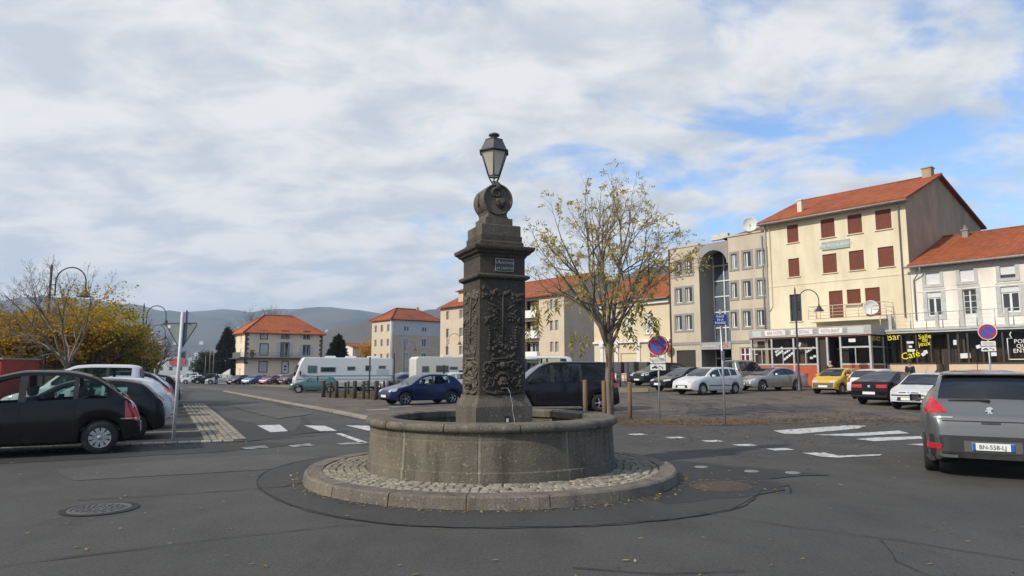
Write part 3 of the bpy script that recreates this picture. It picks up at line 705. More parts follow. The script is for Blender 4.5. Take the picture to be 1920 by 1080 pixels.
# name plaque
m_plq = mat('plaque_slate', (.06, .058, .055), (.08, .077, .072), scale=15, rough=.5)
mb = MB(); mb.bbox(CF, -.135, .185, 3.185, 3.395, .383, .397, .006); pq = mb.build('name_plaque', m_plq, fo)
mb = MB()
for a in ((-.130, .180, 3.188, 3.194), (-.130, .180, 3.386, 3.392), (-.132, -.126, 3.194, 3.386), (.176, .182, 3.194, 3.386)): mb.box(CF, *a, .396, .399)
m_plt = mat('plaque_lettering', (.55, .53, .47), (.40, .38, .33), scale=20, rough=.6)
mb.build('plaque_border', m_plt, pq)
text('LA', .075, CF, -.085, 3.335, .399, m_plt, pq); text('FONTAINE', .056, CF, .062, 3.325, .399, m_plt, pq)
text('des', .04, CF, -.088, 3.236, .399, m_plt, pq); text('4 SAISONS', .058, CF, .052, 3.238, .399, m_plt, pq)
# spout, jet and the little valve plate on the base
mb = MB(); mb.tube([CF.p(.02, 1.36, .46), CF.p(.02, 1.355, .53)], .012, 8); mb.build('spout', iron, fo)
m_jet = mat('falling_water', (.40, .41, .41), rough=.08, spec=.9)
pts = [CF.p(.02 + .006 * math.sin(k * 1.7), 1.355 - .66 * (k / 14) ** 2 * 1.0 + .02 * (k / 14), .53 + .30 * k / 14) for k in range(15)]
mb = MB(); mb.tube(pts, [.0030 + .0015 * math.sin(k * 2.3) for k in range(15)], 6); mb.build('water_jet', m_jet, fo)
mb = MB(); mb.box(CF, .0, .085, .78, .93, .468, .474); vp = mb.build('valve_plate', black_m, fo)
mb = MB(); mb.box(CF, .028, .064, .84, .895, .474, .482); mb.build('valve_label', white_p, vp)
# lantern
LC = CF.p(0, 0, -.0); LC = Vector((LC.x, LC.y, 0)); m_lant = mat('lantern_paint', (.055, .055, .062), (.075, .075, .08), scale=9, rough=.42, spec=.5)
m_frost = mat('frosted_glass', (.88, .85, .74), (.80, .77, .66), scale=4, rough=.25, spec=.6)
_t = m_frost.node_tree; _a = _t.nodes.new('ShaderNodeBsdfTranslucent'); _a.inputs[0].default_value = (.85, .82, .70, 1); _x = _t.nodes.new('ShaderNodeMixShader'); _x.inputs[0].default_value = .5
_t.links.new(_t.nodes['Principled BSDF'].outputs[0], _x.inputs[1]); _t.links.new(_a.outputs[0], _x.inputs[2]); _t.links.new(_x.outputs[0], _t.nodes['Material Output'].inputs[0])
lroot = MB(); ph = PH + .10
def hexr(r, z): return [(LC.x + r * math.cos(ph + pi / 3 * k), LC.y + r * math.sin(ph + pi / 3 * k), z) for k in range(6)]
lb = MB()
for r0, z0, r1, z1 in ((.10, 4.835, .238, 5.235),):
    a, b = hexr(r0, z0), hexr(r1, z1)
    for k in range(6): lb.tube([a[k], b[k]], .0115, 5)
    lb.tube(a + [a[0]], .013, 5, caps=False); lb.tube(b + [b[0]], .014, 5, caps=False)
    c = hexr(.035, 4.72)
    for k in range(6):
        m_ = Vector(a[k]).lerp(Vector(c[k]), .45); lb.tube([a[k], m_ + (Vector((LC.x, LC.y, m_.z)) - m_) * -.10, c[k]], .009, 5)
lb.tube([(LC.x, LC.y, 4.68), (LC.x, LC.y, 4.75)], .035, 8)
prof = [(.272, 5.235), (.276, 5.250), (.245, 5.268), (.165, 5.435), (.170, 5.447), (.14, 5.458), (.07, 5.480), (.048, 5.50), (.05, 5.515), (.088, 5.53), (.094, 5.545), (.082, 5.562), (.04, 5.580), (.0, 5.584)]
lan = lb.build('lantern', m_lant, fo)
mb = MB(); mb.lathe(prof[:6], LC, 6, False, ph=ph); mb.lathe(prof[5:], LC, 14, True); mb.build('lantern_roof', m_lant, lan)
a, b = hexr(.098, 4.84), hexr(.232, 5.232)
for k in range(6):
    mb = MB(); k2 = (k + 1) % 6; mb.quad(a[k], a[k2], b[k2], b[k]); mb.build('lantern_pane', m_frost, lan)
# ------------------------------------------------------------------ vehicles
def pchip(pts):
    x = np.array([p[0] for p in pts], float); y = np.array([p[1] for p in pts], float); h = np.diff(x); d = np.diff(y) / h; m = np.zeros(len(x))
    for k in range(1, len(x) - 1):
        if d[k - 1] * d[k] > 0:
            w1 = 2 * h[k] + h[k - 1]; w2 = h[k] + 2 * h[k - 1]; m[k] = (w1 + w2) / (w1 / d[k - 1] + w2 / d[k])
    m[0] = d[0]; m[-1] = d[-1]
    def f(q):
        k = int(min(max(np.searchsorted(x, q) - 1, 0), len(h) - 1)); t = (q - x[k]) / h[k]
        return float((2 * t**3 - 3 * t**2 + 1) * y[k] + (t**3 - 2 * t**2 + t) * h[k] * m[k] + (-2 * t**3 + 3 * t**2) * y[k + 1] + (t**3 - t**2) * h[k] * m[k + 1])
    return f
PAINTS = {}
def paint(name, c, metal=.0, rough=.24):
    if name in PAINTS: return PAINTS[name]
    m = bpy.data.materials.new(name); m.use_nodes = True; t = m.node_tree; P = t.nodes['Principled BSDF']; L = t.links.new; T = t.nodes.new
    P.inputs['Metallic'].default_value = metal; P.inputs['Coat Weight'].default_value = .2 if max(c) < .09 else .45; P.inputs['Specular IOR Level'].default_value = .22 if max(c) < .09 else .5; P.inputs['Coat Roughness'].default_value = .06
    tcn = T('ShaderNodeTexCoord'); n = T('ShaderNodeTexNoise'); n.inputs['Scale'].default_value = 2.2; n.inputs['Detail'].default_value = 7; n.inputs['Roughness'].default_value = .7; L(tcn.outputs['Object'], n.inputs['Vector'])
    sx = T('ShaderNodeSeparateXYZ'); L(tcn.outputs['Object'], sx.inputs[0])
    r = T('ShaderNodeMapRange'); r.inputs['From Min'].default_value = .75; r.inputs['From Max'].default_value = .18; L(sx.outputs[2], r.inputs['Value'])
    a = T('ShaderNodeMath'); a.operation = 'MULTIPLY'; r.inputs['To Max'].default_value = .28; L(r.outputs[0], a.inputs[0]); L(n.outputs['Fac'], a.inputs[1])
    b = T('ShaderNodeMath'); b.operation = 'MULTIPLY_ADD'; L(n.outputs['Fac'], b.inputs[0]); b.inputs[1].default_value = .035; L(a.outputs[0], b.inputs[2])
    x = T('ShaderNodeMix'); x.data_type = 'RGBA'; L(b.outputs[0], x.inputs['Factor']); x.inputs['A'].default_value = (*c, 1); x.inputs['B'].default_value = (.16, .145, .125, 1) if max(c) > .09 else (.055, .05, .045, 1)
    L(x.outputs['Result'], P.inputs['Base Color'])
    r2 = T('ShaderNodeMapRange'); r2.inputs['To Min'].default_value = rough - .05; r2.inputs['To Max'].default_value = rough + .5; L(b.outputs[0], r2.inputs['Value']); L(r2.outputs[0], P.inputs['Roughness'])
    PAINTS[name] = m; return m

SPECS = {
 'hatch': dict(L=3.84, W=1.66, R=.30, wh=(.74, 3.18), prof=[(0, .50), (.05, .66), (.28, .76), (.80, .89), (1.02, .95), (1.35, 1.15), (1.75, 1.36), (2.2, 1.43), (2.75, 1.42), (3.28, 1.34), (3.68, .98), (3.79, .85), (3.84, .60)], cowl=1.02, head=1.75, rend=3.30, deck=3.68,
    belt=[(0, .8), (1.0, .89), (2.0, .91), (3.3, .97), (3.84, .95)], side=[(1.40, 2.12), (2.20, 3.02), ], tl=(.56, .72, .74, .99), hl=(.40, .74, .60, .74), grille=(.42, .42, .56)),
 'sedan': dict(L=4.50, W=1.74, R=.31, wh=(.86, 3.52), prof=[(0, .46), (.05, .60), (.30, .71), (1.0, .86), (1.27, .92), (1.7, 1.17), (2.15, 1.37), (2.6, 1.42), (3.0, 1.395), (3.25, 1.33), (3.78, 1.04), (4.25, 1.0), (4.43, .93), (4.50, .58)], cowl=1.27, head=2.12, rend=3.2, deck=3.78,
    belt=[(0, .8), (1.2, .88), (2.2, .91), (3.5, .95), (4.5, .93)], side=[(1.75, 2.52), (2.60, 3.34)], tl=(.36, .76, .70, .88), hl=(.42, .78, .58, .70), grille=(.34, .40, .58)),
 'liftback': dict(L=4.50, W=1.75, R=.31, wh=(.86, 3.53), prof=[(0, .46), (.05, .60), (.30, .72), (1.0, .87), (1.27, .93), (1.7, 1.18), (2.15, 1.37), (2.6, 1.42), (3.05, 1.395), (3.35, 1.31), (4.12, 1.03), (4.38, .97), (4.45, .88), (4.50, .58)], cowl=1.27, head=2.12, rend=3.25, deck=4.10,
    belt=[(0, .8), (1.2, .88), (2.2, .91), (3.5, .95), (4.5, .93)], side=[(1.75, 2.52), (2.60, 3.30)], tl=(.30, .76, .72, .86), hl=(.42, .78, .58, .70), grille=(.34, .40, .58)),
 'estate': dict(L=4.20, W=1.70, R=.30, wh=(.80, 3.38), prof=[(0, .50), (.05, .66), (.28, .78), (.85, .93), (1.05, .98), (1.4, 1.2), (1.85, 1.41), (2.3, 1.48), (3.0, 1.485), (3.55, 1.44), (3.75, 1.37), (4.03, 1.0), (4.15, .85), (4.20, .58)], cowl=1.05, head=1.85, rend=3.72, deck=4.03,
    belt=[(0, .8), (1.0, .90), (2.0, .93), (3.6, 1.0), (4.2, .98)], side=[(1.42, 2.18), (2.27, 3.00), (3.08, 3.55)], tl=(.60, .76, .76, 1.02), hl=(.42, .76, .62, .80), grille=(.44, .44, .58)),
 'mpv': dict(L=4.28, W=1.75, R=.32, wh=(.83, 3.59), prof=[(0, .50), (.05, .70), (.38, .86), (.80, .98), (1.0, 1.05), (1.4, 1.31), (1.9, 1.54), (2.35, 1.63), (2.9, 1.625), (3.4, 1.52), (3.98, 1.10), (4.10, 1.0), (4.20, .85), (4.28, .58)], cowl=.98, head=1.88, rend=3.38, deck=4.0,
    belt=[(0, .85), (1.0, .96), (2.0, .99), (3.4, 1.05), (4.28, 1.03)], side=[(1.10, 1.36), (1.42, 2.22), (2.34, 3.10), (3.18, 3.66)], tl=(.60, .80, .72, 1.05), hl=(.42, .80, .62, .78), grille=(.4, .42, .6)),
 'suv': dict(rt=(.85, .27), tum=.46, edge=.19, L=4.37, W=1.84, R=.34, wh=(.88, 3.49), prof=[(0, .55), (.05, .78), (.35, .92), (.85, 1.02), (1.05, 1.08), (1.45, 1.33), (1.95, 1.55), (2.4, 1.635), (3.1, 1.63), (3.62, 1.58), (3.74, 1.545), (4.08, 1.19), (4.20, 1.04), (4.33, .82), (4.37, .60)], cowl=1.03, head=1.93, rend=3.76, deck=4.08,
    belt=[(0, .9), (1.0, 1.0), (2.0, 1.04), (3.6, 1.10), (4.37, 1.08)], side=[(1.42, 2.2), (2.32, 3.08), (3.18, 3.62)], tl=(.55, .86, .965, 1.14), hl=(.42, .84, .68, .90), grille=(.5, .45, .7)),
 'van': dict(L=4.76, W=1.90, R=.33, wh=(.95, 3.95), prof=[(0, .58), (.05, .80), (.30, .95), (.75, 1.08), (.90, 1.13), (1.3, 1.45), (1.75, 1.77), (2.15, 1.885), (2.8, 1.91), (4.2, 1.90), (4.45, 1.87), (4.52, 1.82), (4.64, 1.20), (4.72, .95), (4.76, .60)], cowl=.90, head=1.78, rend=4.50, deck=4.63,
    belt=[(0, .9), (.9, 1.05), (2.0, 1.10), (4.76, 1.10)], side=[(1.18, 2.05), (2.18, 3.18), (3.28, 4.25)], tl=(.78, .90, .90, 1.55), hl=(.48, .86, .70, .92), grille=(.5, .50, .72)),
 'smallvan': dict(L=4.02, W=1.68, R=.30, wh=(.80, 3.40), prof=[(0, .52), (.05, .70), (.25, .82), (.80, .97), (1.0, 1.02), (1.4, 1.36), (1.75, 1.66), (2.05, 1.78), (2.6, 1.81), (3.5, 1.80), (3.76, 1.76), (3.84, 1.70), (3.94, 1.10), (3.98, .9), (4.02, .56)], cowl=1.0, head=1.75, rend=3.82, deck=3.94,
    belt=[(0, .85), (1.0, .97), (2.0, 1.0), (4.02, 1.03)], side=[(1.38, 2.05), (2.15, 2.90), (3.0, 3.65)], tl=(.70, .80, .85, 1.2), hl=(.42, .76, .62, .80), grille=(.44, .44, .6)),
 'mini': dict(L=3.43, W=1.63, R=.28, wh=(.62, 2.97), prof=[(0, .50), (.05, .66), (.20, .76), (.62, .93), (.75, .98), (1.1, 1.22), (1.45, 1.37), (1.85, 1.425), (2.4, 1.42), (2.88, 1.35), (3.26, 1.0), (3.38, .84), (3.43, .58)], cowl=.72, head=1.45, rend=2.90, deck=3.26,
    belt=[(0, .8), (.8, .92), (2.0, .95), (3.43, .96)], side=[(.98, 1.85), (1.95, 2.72)], tl=(.56, .72, .72, .9), hl=(.34, .70, .62, .74), grille=(.4, .40, .52)),
}
FR = [0, .07, .34, .60, .84, 1.0]
class CarShape:
    def __init__(s, sp):
        s.sp = sp; L, W, R = sp['L'], sp['W'], sp['R']; s.top = pchip(sp['prof']); s.belt = pchip(sp['belt'])
        Ra = R + .055; xs = set(np.linspace(0, L, 34).tolist()) | {.012, .03, .06, .10, .16, .24, L - .012, L - .03, L - .06, L - .10, L - .16, L - .24}
        for w_ in sp['wh']:
            for t in np.linspace(0, pi, 13): xs.add(w_ + Ra * math.cos(t) * .9995)
            xs.add(w_ - Ra - .004); xs.add(w_ + Ra + .004)
        for a, b in sp['side']: xs.add(a); xs.add(b)
        for k in ('cowl', 'head', 'rend', 'deck'): xs.add(sp[k])
        for t in np.linspace(sp['cowl'], sp['head'], 7): xs.add(float(t))
        for t in np.linspace(sp['rend'], sp['deck'], 6): xs.add(float(t))
        xs = sorted(xs); keep = []
        must = {sp['cowl'], sp['head'], sp['rend'], sp['deck']} | {q for ab in sp['side'] for q in ab}
        for q in xs:
            if keep and q - keep[-1] < .006:
                if q in must: keep[-1] = q
                continue
            keep.append(q)
        s.xs = keep; s.P = [s.section(q) for q in keep]; s.half = s.P
    def zb(s, x):
        sp = s.sp; z = .21 + .10 * max(0, 1 - x / .35) ** 2 + .10 * max(0, 1 - (sp['L'] - x) / .4) ** 2
        Ra = sp['R'] + .055
        for w_ in sp['wh']:
            if abs(x - w_) < Ra: z = max(z, sp['R'] + math.sqrt(max(0, Ra * Ra - (x - w_) ** 2)))
        return z
    def plan(s, x):
        L = s.sp['L']; f = max(0, 1 - x / .75); rl = s.sp.get('rt', (.55, .13)); r = max(0, 1 - (L - x) / rl[0])
        return s.sp['W'] / 2 * (1 - .20 * f ** 2.4 - rl[1] * r ** 2.6 - .02 * max(0, 1 - (x / L)) )
    def section(s, x):
        zt = s.top(x); zb = s.zb(x); w = s.plan(x); zl = min(s.belt(x), zt - .035); zl = max(zl, zb + .02); g = max(.02, zt - zl)
        wr = w * .965 - g * s.sp.get('tum', .33) if g > .06 else w * .93
        wg = w * .955; e = min(s.sp.get('edge', .11), g * .45); P = []
        kw = [.93, .985, 1.0, .995, .982, .962]
        for f, k in zip(FR, kw): P.append((w * k, zb + (zl - zb) * f))
        tops = zt - e
        z6 = zl + min(.025, g * .2)
        for t in (0, .5, 1): P.append((wg + (wr - wg) * t + .012 * math.sin(pi * t), z6 + (max(tops, z6 + .004) - z6) * t))
        P.append((wr - .03, zt - e * .42)); P.append((wr - .10, zt - e * .14)); P.append((wr * .55, zt - .006)); P.append((0, zt))
        return P
    def faces(s):
        sp = s.sp; n = len(s.xs); m = len(s.P[0]); V = []; 
        for i in range(n):
            for y, z in s.P[i]: V.append((s.xs[i], y, z))
        o = n * m
        for i in range(n):
            for y, z in s.P[i]: V.append((s.xs[i], -y, z))
        kinds = {}
        for i in range(n - 1):
            xm = (s.xs[i] + s.xs[i + 1]) / 2
            for j in range(m - 1):
                k = 'body'
                if 6 <= j <= 7 and sp['side'][0][0] < xm < sp['side'][-1][1]:
                    k = 'pillar'
                    for q, (a, b) in enumerate(sp['side']):
                        if a < xm < b: k = ('side', q)
                if j >= 10 and sp['cowl'] + .0 < xm < sp['head']: k = 'windscreen'
                if j >= 10 and sp['rend'] < xm < sp['deck']: k = 'rear_window'
                a = i * m + j; f = (a, a + m, a + m + 1, a + 1)
                for sd in (0, 1):
                    ff = f if sd == 0 else tuple(q + o for q in f[::-1])
                    kk = (k[0], k[1], sd) if isinstance(k, tuple) else (k + str(sd) if k == 'pillar' else k)
                    kinds.setdefault(kk, []).append(ff)
        for i in (0, n - 1):
            kinds['body'].append(tuple(i * m + j for j in range(m)) + tuple(o + i * m + j for j in range(m - 2, -1, -1)))
        return V, kinds

def wheel_meshes(R, style):
    wd = .095; t = MB()
    t.lathe([(R * .60, -wd), (R * .92, -wd - .008), (R, -wd * .7), (R, wd * .7), (R * .92, wd + .008), (R * .60, wd)], (0, 0, 0), 24, True, axis='y')
    r = MB(); rr = R * .64
    r.lathe([(rr, .06), (rr * 1.02, .092), (rr * .93, .096), (rr * .88, .055)], (0, 0, 0), 24, True, axis='y')
    r.lathe([(rr * .26, .085), (rr * .20, .098), (.0, .098)], (0, 0, 0), 12, True, axis='y')
    n = {'petal': 10, 'five': 5, 'seven': 7}[style]
    for k in range(n):
        a = 2 * pi * k / n; fr = Fr((0, 0, 0), (math.cos(a), 0, math.sin(a)), (-math.sin(a), 0, math.cos(a)), (0, 1, 0))
        hw = {'petal': .20, 'five': .17, 'seven': .12}[style] * rr
        r.prism(fr, [(rr * .15, -hw * .45), (rr * .92, -hw * (1.0 if style == 'petal' else .6)), (rr * .92, hw * (1.0 if style == 'petal' else .6)), (rr * .15, hw * .45)], .070, .090)
    d = MB(); d.lathe([(rr * .98, .03), (0, .03)], (0, 0, 0), 16, False, axis='y')
    return t.mesh('tyre', rubber), r.mesh('rim', alloy), d.mesh('brake_disc', dark_in)
WM = {}
CARGRID = {}
def make_car(kind, pnt, loc, heading, label, cat='car', group=None, detail=2, wheel='petal', sz=1.0, glass=None, plate=None, name=None, dark_trim=False, skip_side=(), plates=True, trim=False):
    sp = SPECS[kind]; glass = glass or G_CAR
    if kind not in CARGRID:
        sh = CarShape(sp); V, K = sh.faces(); allf = [f for k in K.values() for f in k]; CARGRID[kind] = (sh, V, K, BVHTree.FromPolygons([Vector(v) for v in V], allf))
    sh, V, K, bvh = CARGRID[kind]; mid = (sp['wh'][0] + sp['wh'][1]) / 2; L, W, R = sp['L'], sp['W'], sp['R']
    hx, hy = Vector(heading).normalized()
    z = gz(*loc) + .004
    root = thing(name or ('parked_' + {'car': 'car', 'van': 'van'}.get(cat, 'car')), (loc[0], loc[1], z), label, cat, group, math.atan2(hy, hx))
    if sz != 1.0: root.scale = (1, 1, sz)
    tr = lambda p: (mid - p[0], -p[1], p[2])      # nose towards +x
    def part(nm, fl, m, parent=root, sm=True, sharp=35):
        idx = sorted({q for f in fl for q in f}); mp = {q: i for i, q in enumerate(idx)}
        mb = MB(); mb.add([tr(V[q]) for q in idx], [tuple(mp[q] for q in f) for f in fl], sm); return mb.local(nm, m, parent, sharp)
    bodyf = list(K['body'])
    blk = []
    for k in list(K):
        if isinstance(k, tuple) and k[1] in skip_side: bodyf += K[k]
    body = part('body', bodyf, pnt)
    for q in ('pillar0', 'pillar1'):
        if q in K: part('pillar_trim', K[q], pnt if skip_side or (kind in ('estate', 'hatch', 'mini') and not dark_trim) else black_m)
    part('windscreen', K['windscreen'], glass); part('rear_window', K['rear_window'], glass)
    for k in K:
        if isinstance(k, tuple) and k[1] not in skip_side: part('side_window', K[k], glass)
    # cabin
    mb = MB(); hw = W / 2 - .25
    B = Fr((0, 0, 0), (1, 0, 0), (0, 1, 0), (0, 0, 1))
    mb.box(B, mid - L + .25, mid - .25, -hw, hw, .20, .44)
    mb.box(B, mid - sp['wh'][1] + .45, mid - sp['wh'][0] - .45, -W / 2 + .12, W / 2 - .12, .24, .50)
    if detail > 1: mb.box(B, mid - sp['cowl'] - .45, mid - sp['cowl'] - .1, -hw, hw, .5, .86)
    mb.local('underbody', dark_in, root)
    if detail > 1:
        xs_ = [sp['head'] + .35, min(sp['head'] + 1.2, sp['rend'] - .25)]
        for q, x in enumerate(xs_):
            for y in (-.36, .36):
                mb = MB(); h = .98 if q == 0 else .95
                if kind in ('mpv', 'suv', 'van', 'smallvan'): h += .14
                f = Fr((mid - x, y, .45), (0, 1, 0), (-.16, 0, 1), None)
                mb.bbox(f, -.22, .22, 0, h - .45, -.09, .05, .04); mb.bbox(f, -.12, .12, h - .42, h - .25, -.06, .04, .03); mb.local('seat', seat_m, root)
        mb = MB(); mb.lathe([(.17, 0), (.185, .012), (.20, 0), (.185, -.012), (.17, 0)], (mid - sp['cowl'] - .55, .36, .92), 14, True, axis='x'); mb.local('steering_wheel', black_m, root)
    # wheels
    key = (R, wheel)
    if key not in WM: WM[key] = wheel_meshes(R, wheel)
    ty, ri, di = WM[key]
    for wx in sp['wh']:
        for sd in (1, -1):
            o = link('wheel', ty, root, (mid - wx, sd * (W / 2 - .125), R - .004), 0 if sd > 0 else pi)
            link('rim', ri, o); link('brake_disc', di, o)
    # things lying on the skin
    def patch(nm, side, bot, top, m, nu=6, nv=3, off=.006, parent=root):
        def lerp(pl, t):
            k = min(int(t * (len(pl) - 1)), len(pl) - 2); f = t * (len(pl) - 1) - k; a, b = pl[k], pl[k + 1]; return a[0] + (b[0] - a[0]) * f, a[1] + (b[1] - a[1]) * f
        vs = []
        for i in range(nu + 1):
            b_, t_ = lerp(bot, i / nu), lerp(top, i / nu)
            for j in range(nv + 1):
                a = b_[0] + (t_[0] - b_[0]) * j / nv; c = b_[1] + (t_[1] - b_[1]) * j / nv
                if side == 'f': o_, d_ = Vector((-1, a, c)), Vector((1, 0, 0))
                elif side == 'r': o_, d_ = Vector((L + 1, a, c)), Vector((-1, 0, 0))
                elif side == 'l': o_, d_ = Vector((a, -2, c)), Vector((0, 1, 0))
                else: o_, d_ = Vector((a, 2, c)), Vector((0, -1, 0))
                h = bvh.ray_cast(o_, d_, 2.2 if side in 'fr' else 2.0)
                if h[0] is None: h = bvh.find_nearest(o_ + d_ * (1.25 if side in 'fr' else 1.2))
                nn = h[1]
                if nn.dot(d_) > 0: nn = -nn
                vs.append(h[0] + nn * off)
        q = nv + 1; F = [(i * q + j, (i + 1) * q + j, (i + 1) * q + j + 1, i * q + j + 1) for i in range(nu) for j in range(nv)]
        n0 = len(vs); edge = [(i, 0) for i in range(nu)] + [(nu, j) for j in range(nv)] + [(i, nv) for i in range(nu, 0, -1)] + [(0, j) for j in range(nv, 0, -1)]
        ei = [i * q + j for i, j in edge]; cx = sum((vs[k] for k in ei), Vector()) / len(ei)
        dn = {'f': Vector((1, 0, 0)), 'r': Vector((-1, 0, 0)), 'l': Vector((0, 1, 0)), 'R': Vector((0, -1, 0))}[side]
        vs += [vs[k] + dn * (off + .01) for k in ei]; k_ = len(ei)
        F += [(ei[a], ei[(a + 1) % k_], n0 + (a + 1) % k_, n0 + a) for a in range(k_)]
        mb = MB(); mb.add([tr(v) for v in vs], F, True); return mb.local(nm, m, parent, 40)
    y0, y1, z0, z1 = sp['hl']
    for sd in (-1, 1):
        hh = patch('headlight', 'f', [(sd * y0, z0 + .02), (sd * (y0 + y1) / 2, z0), (sd * y1, z0 + .04)], [(sd * y0, z1 - .03), (sd * (y0 + y1) / 2, z1 - .01), (sd * y1, z1 + .03)], clear_l)
        y2, y3, z2, z3 = sp['tl']
        if kind == 'suv': patch('taillight', 'r', [(sd * y2, z2 + .015), (sd * y3, z2)], [(sd * (y2 + .14), z3 + .03), (sd * (y3 - .10), z3 + .09)], red_l, 5, 5)
        elif kind == 'mpv':
            patch('taillight', 'r', [(sd * (y2 + .02), z2 - .08), (sd * y3, z2 - .10)], [(sd * (y2 - .04), z3), (sd * (y3 - .01), z3 + .08)], red_l, 5, 6)
            xa = L - .30; sgn = 'l' if sd < 0 else 'R'
            patch('taillight', sgn, [(xa + .02, .66), (xa + .20, .64)], [(xa, 1.02), (xa + .17, 1.04)], red_l, 4, 6, .008)
        else: patch('taillight', 'r', [(sd * y2, z2), (sd * y3, z2)], [(sd * y2, z3), (sd * (y3 - .02), z3)], red_l, 4, 4)
    gw, ga, gb = sp['grille']
    if kind != 'mini': patch('grille', 'f', [(-gw, ga - .08), (gw, ga - .08)], [(-gw * .9, gb - .07), (gw * .9, gb - .07)], black_m, 6, 2, .004)
    else: patch('bumper', 'f', [(-.70, .34), (.70, .34)], [(-.74, .60), (.74, .60)], mat('grey_bumper', (.10, .10, .105), rough=.7), 10, 3, .012)
    if plates:
        for sd, zz in (('f', .42), ('r', .50 if kind not in ('estate', 'hatch', 'suv') else .80)):
            if kind == 'suv' and sd == 'r': zz = .545
            pp = patch('number_plate', sd, [(-.26, zz - .055), (.26, zz - .055)], [(-.26, zz + .055), (.26, zz + .055)], plate_w, 2, 1, .018)
    if detail > 1:
        # lower bumpers, rubbing strips, door joints, handles, mirrors
        for sd, sg in (('l', -1), ('R', 1)):
            for k, (a, b) in enumerate(sp['side']):
                if b - a < .5: continue
                zz = sh.belt(b) - .09
                patch('door_handle', sd, [(b - .20, zz - .012), (b - .03, zz - .012)], [(b - .20, zz + .012), (b - .03, zz + .012)], black_m if trim else pnt, 2, 1, .022)
                patch('door_gap', sd, [(b + .035, .30), (b + .041, .30)], [(b + .035, sh.belt(b) + .01), (b + .041, sh.belt(b) + .01)], dark_in, 1, 6, .0025)
            a = sp['side'][0][0] - .12
            patch('door_gap', sd, [(a, .30), (a + .006, .30)], [(a, .86), (a + .006, .86)], dark_in, 1, 6, .0025)
            patch('rubbing_strip', sd, [(sp['wh'][0] + .48, .47), (sp['wh'][1] - .48, .47)], [(sp['wh'][0] + .48, .51), (sp['wh'][1] - .48, .51)], black_m if trim or kind == 'estate' else pnt, 8, 1, .012)
            x = sp['side'][0][0] + .12; zz = sh.belt(x) + .08
            mb = MB(); mb.bbox(Fr((mid - x, -sg * (-(W / 2 + .06)) * -1 if False else sg * -1 * (W / 2 + .08), zz), (0, 1, 0), (0, 0, 1), (1, 0, 0)), -.10, .09, -.055, .065, -.05, .07, .03)
            mb.tube([(mid - x, -sg * (W / 2 - .12), zz - .05), (mid - x, -sg * (W / 2 + .03), zz - .02)], .02, 5); mb.local('wing_mirror', pnt if not trim else black_m, root, 40)
        patch('bumper_strip', 'r', [(-W * .40, .36), (W * .40, .36)], [(-W * .41, .40), (W * .41, .40)], black_m, 10, 1, .006)
        mb = MB(); mb.tube([(mid - sp['head'] - .15, 0, sh.top(sp['head'] + .15)), (mid - sp['head'] - .45, 0, sh.top(sp['head'] + .15) + .30)], [.006, .003], 5); mb.local('aerial', black_m, root)
        mb = MB(); zz = sh.top(sp['cowl'] + .02) + .02
        for y in (-.45, .12): mb.tube([tr((sp['cowl'] + .03, y, zz)), tr((sp['cowl'] + .10, y + .45, zz + .065))], .009, 4)
        mb.local('wiper', black_m, root)
    return root, patch, sp, tr, sh

P_black = paint('black_car_paint', (.006, .006, .007), 0); P_white = paint('white_car_paint', (.62, .63, .64), 0); P_silver = paint('silver_car_paint', (.42, .43, .44), .75, .36)
P_grey = paint('grey_metal_paint', (.18, .185, .19), .6, .25); P_navy = paint('navy_car_paint', (.010, .017, .075), .1); P_dgreen = paint('dark_green_car_paint', (.008, .013, .012), .1)
P_yel = paint('yellow_car_paint', (.62, .38, .015), 0); P_teal = paint('teal_car_paint', (.075, .15, .15), .5); P_blue = paint('blue_car_paint', (.12, .20, .42), .5)
P_red = paint('red_car_paint', (.30, .03, .045), .3); P_dred = paint('dark_red_car_paint', (.13, .02, .03), .3); P_dblue = paint('dark_blue_van_paint', (.007, .008, .015), .05); P_pgreen = paint('pale_green_car_paint', (.28, .42, .36), .3)
P_pearl = paint('pearl_white_paint', (.56, .58, .62), .25); P_purp = paint('dark_purple_paint', (.03, .015, .04), .3)

GL = 'cars parked in the left bays'; GR = 'cars parked in front of the cafe row'; GH = 'cars parked by the hip-roofed house'
# left bays
root, patch, sp, tr, sh = make_car('mpv', P_black, (-9.67, 13.88), (-.88, -.475), 'black people carrier at the left edge, nearest car of the left bays', group=GL)
patch('rear_bumper_chrome', 'l', [(3.92, .66), (4.20, .66)], [(3.92, .685), (4.20, .685)], chrome, 4, 1, .010)
patch('rear_bumper_chrome', 'r', [(-.8, .655), (.8, .655)], [(-.8, .68), (.8, .68)], chrome, 8, 1, .010)
patch('light_lens', 'r', [(-.80, .88), (-.60, .88)], [(-.79, 1.02), (-.60, 1.02)], clear_l, 3, 3, .010)
make_car('hatch', P_dgreen, (-10.25, 16.55), (-.90, -.43), 'dark green hatchback half hidden behind the black people carrier', group=GL)
make_car('hatch', P_pearl, (-11.45, 19.45), (-.93, -.36), 'pearl white hatchback standing behind the dark green one by the sign post', group=GL)
make_car('smallvan', P_white, (-14.4, 23.4), (-.93, -.36), 'white high-roofed delivery van rising behind the parked hatchbacks', 'van', group=GL)
make_car('hatch', P_pearl, (-14.9, 25.9), (-.93, -.36), 'pale hatchback peeking out right of the white delivery van', group=GL)
make_car('mpv', P_navy, (-16.1, 28.6), (-.93, -.36), 'navy people carrier beyond the white delivery van', group=GL, detail=1)
make_car('estate', P_black, (-17.5, 32.2), (-.93, -.36), 'black estate car beside the sign post pole, beyond the navy one', group=GL, detail=1)
make_car('hatch', P_dgreen, (-19.6, 36.2), (-.93, -.36), 'dark hatchback far along the left bays', group=GL, detail=1)
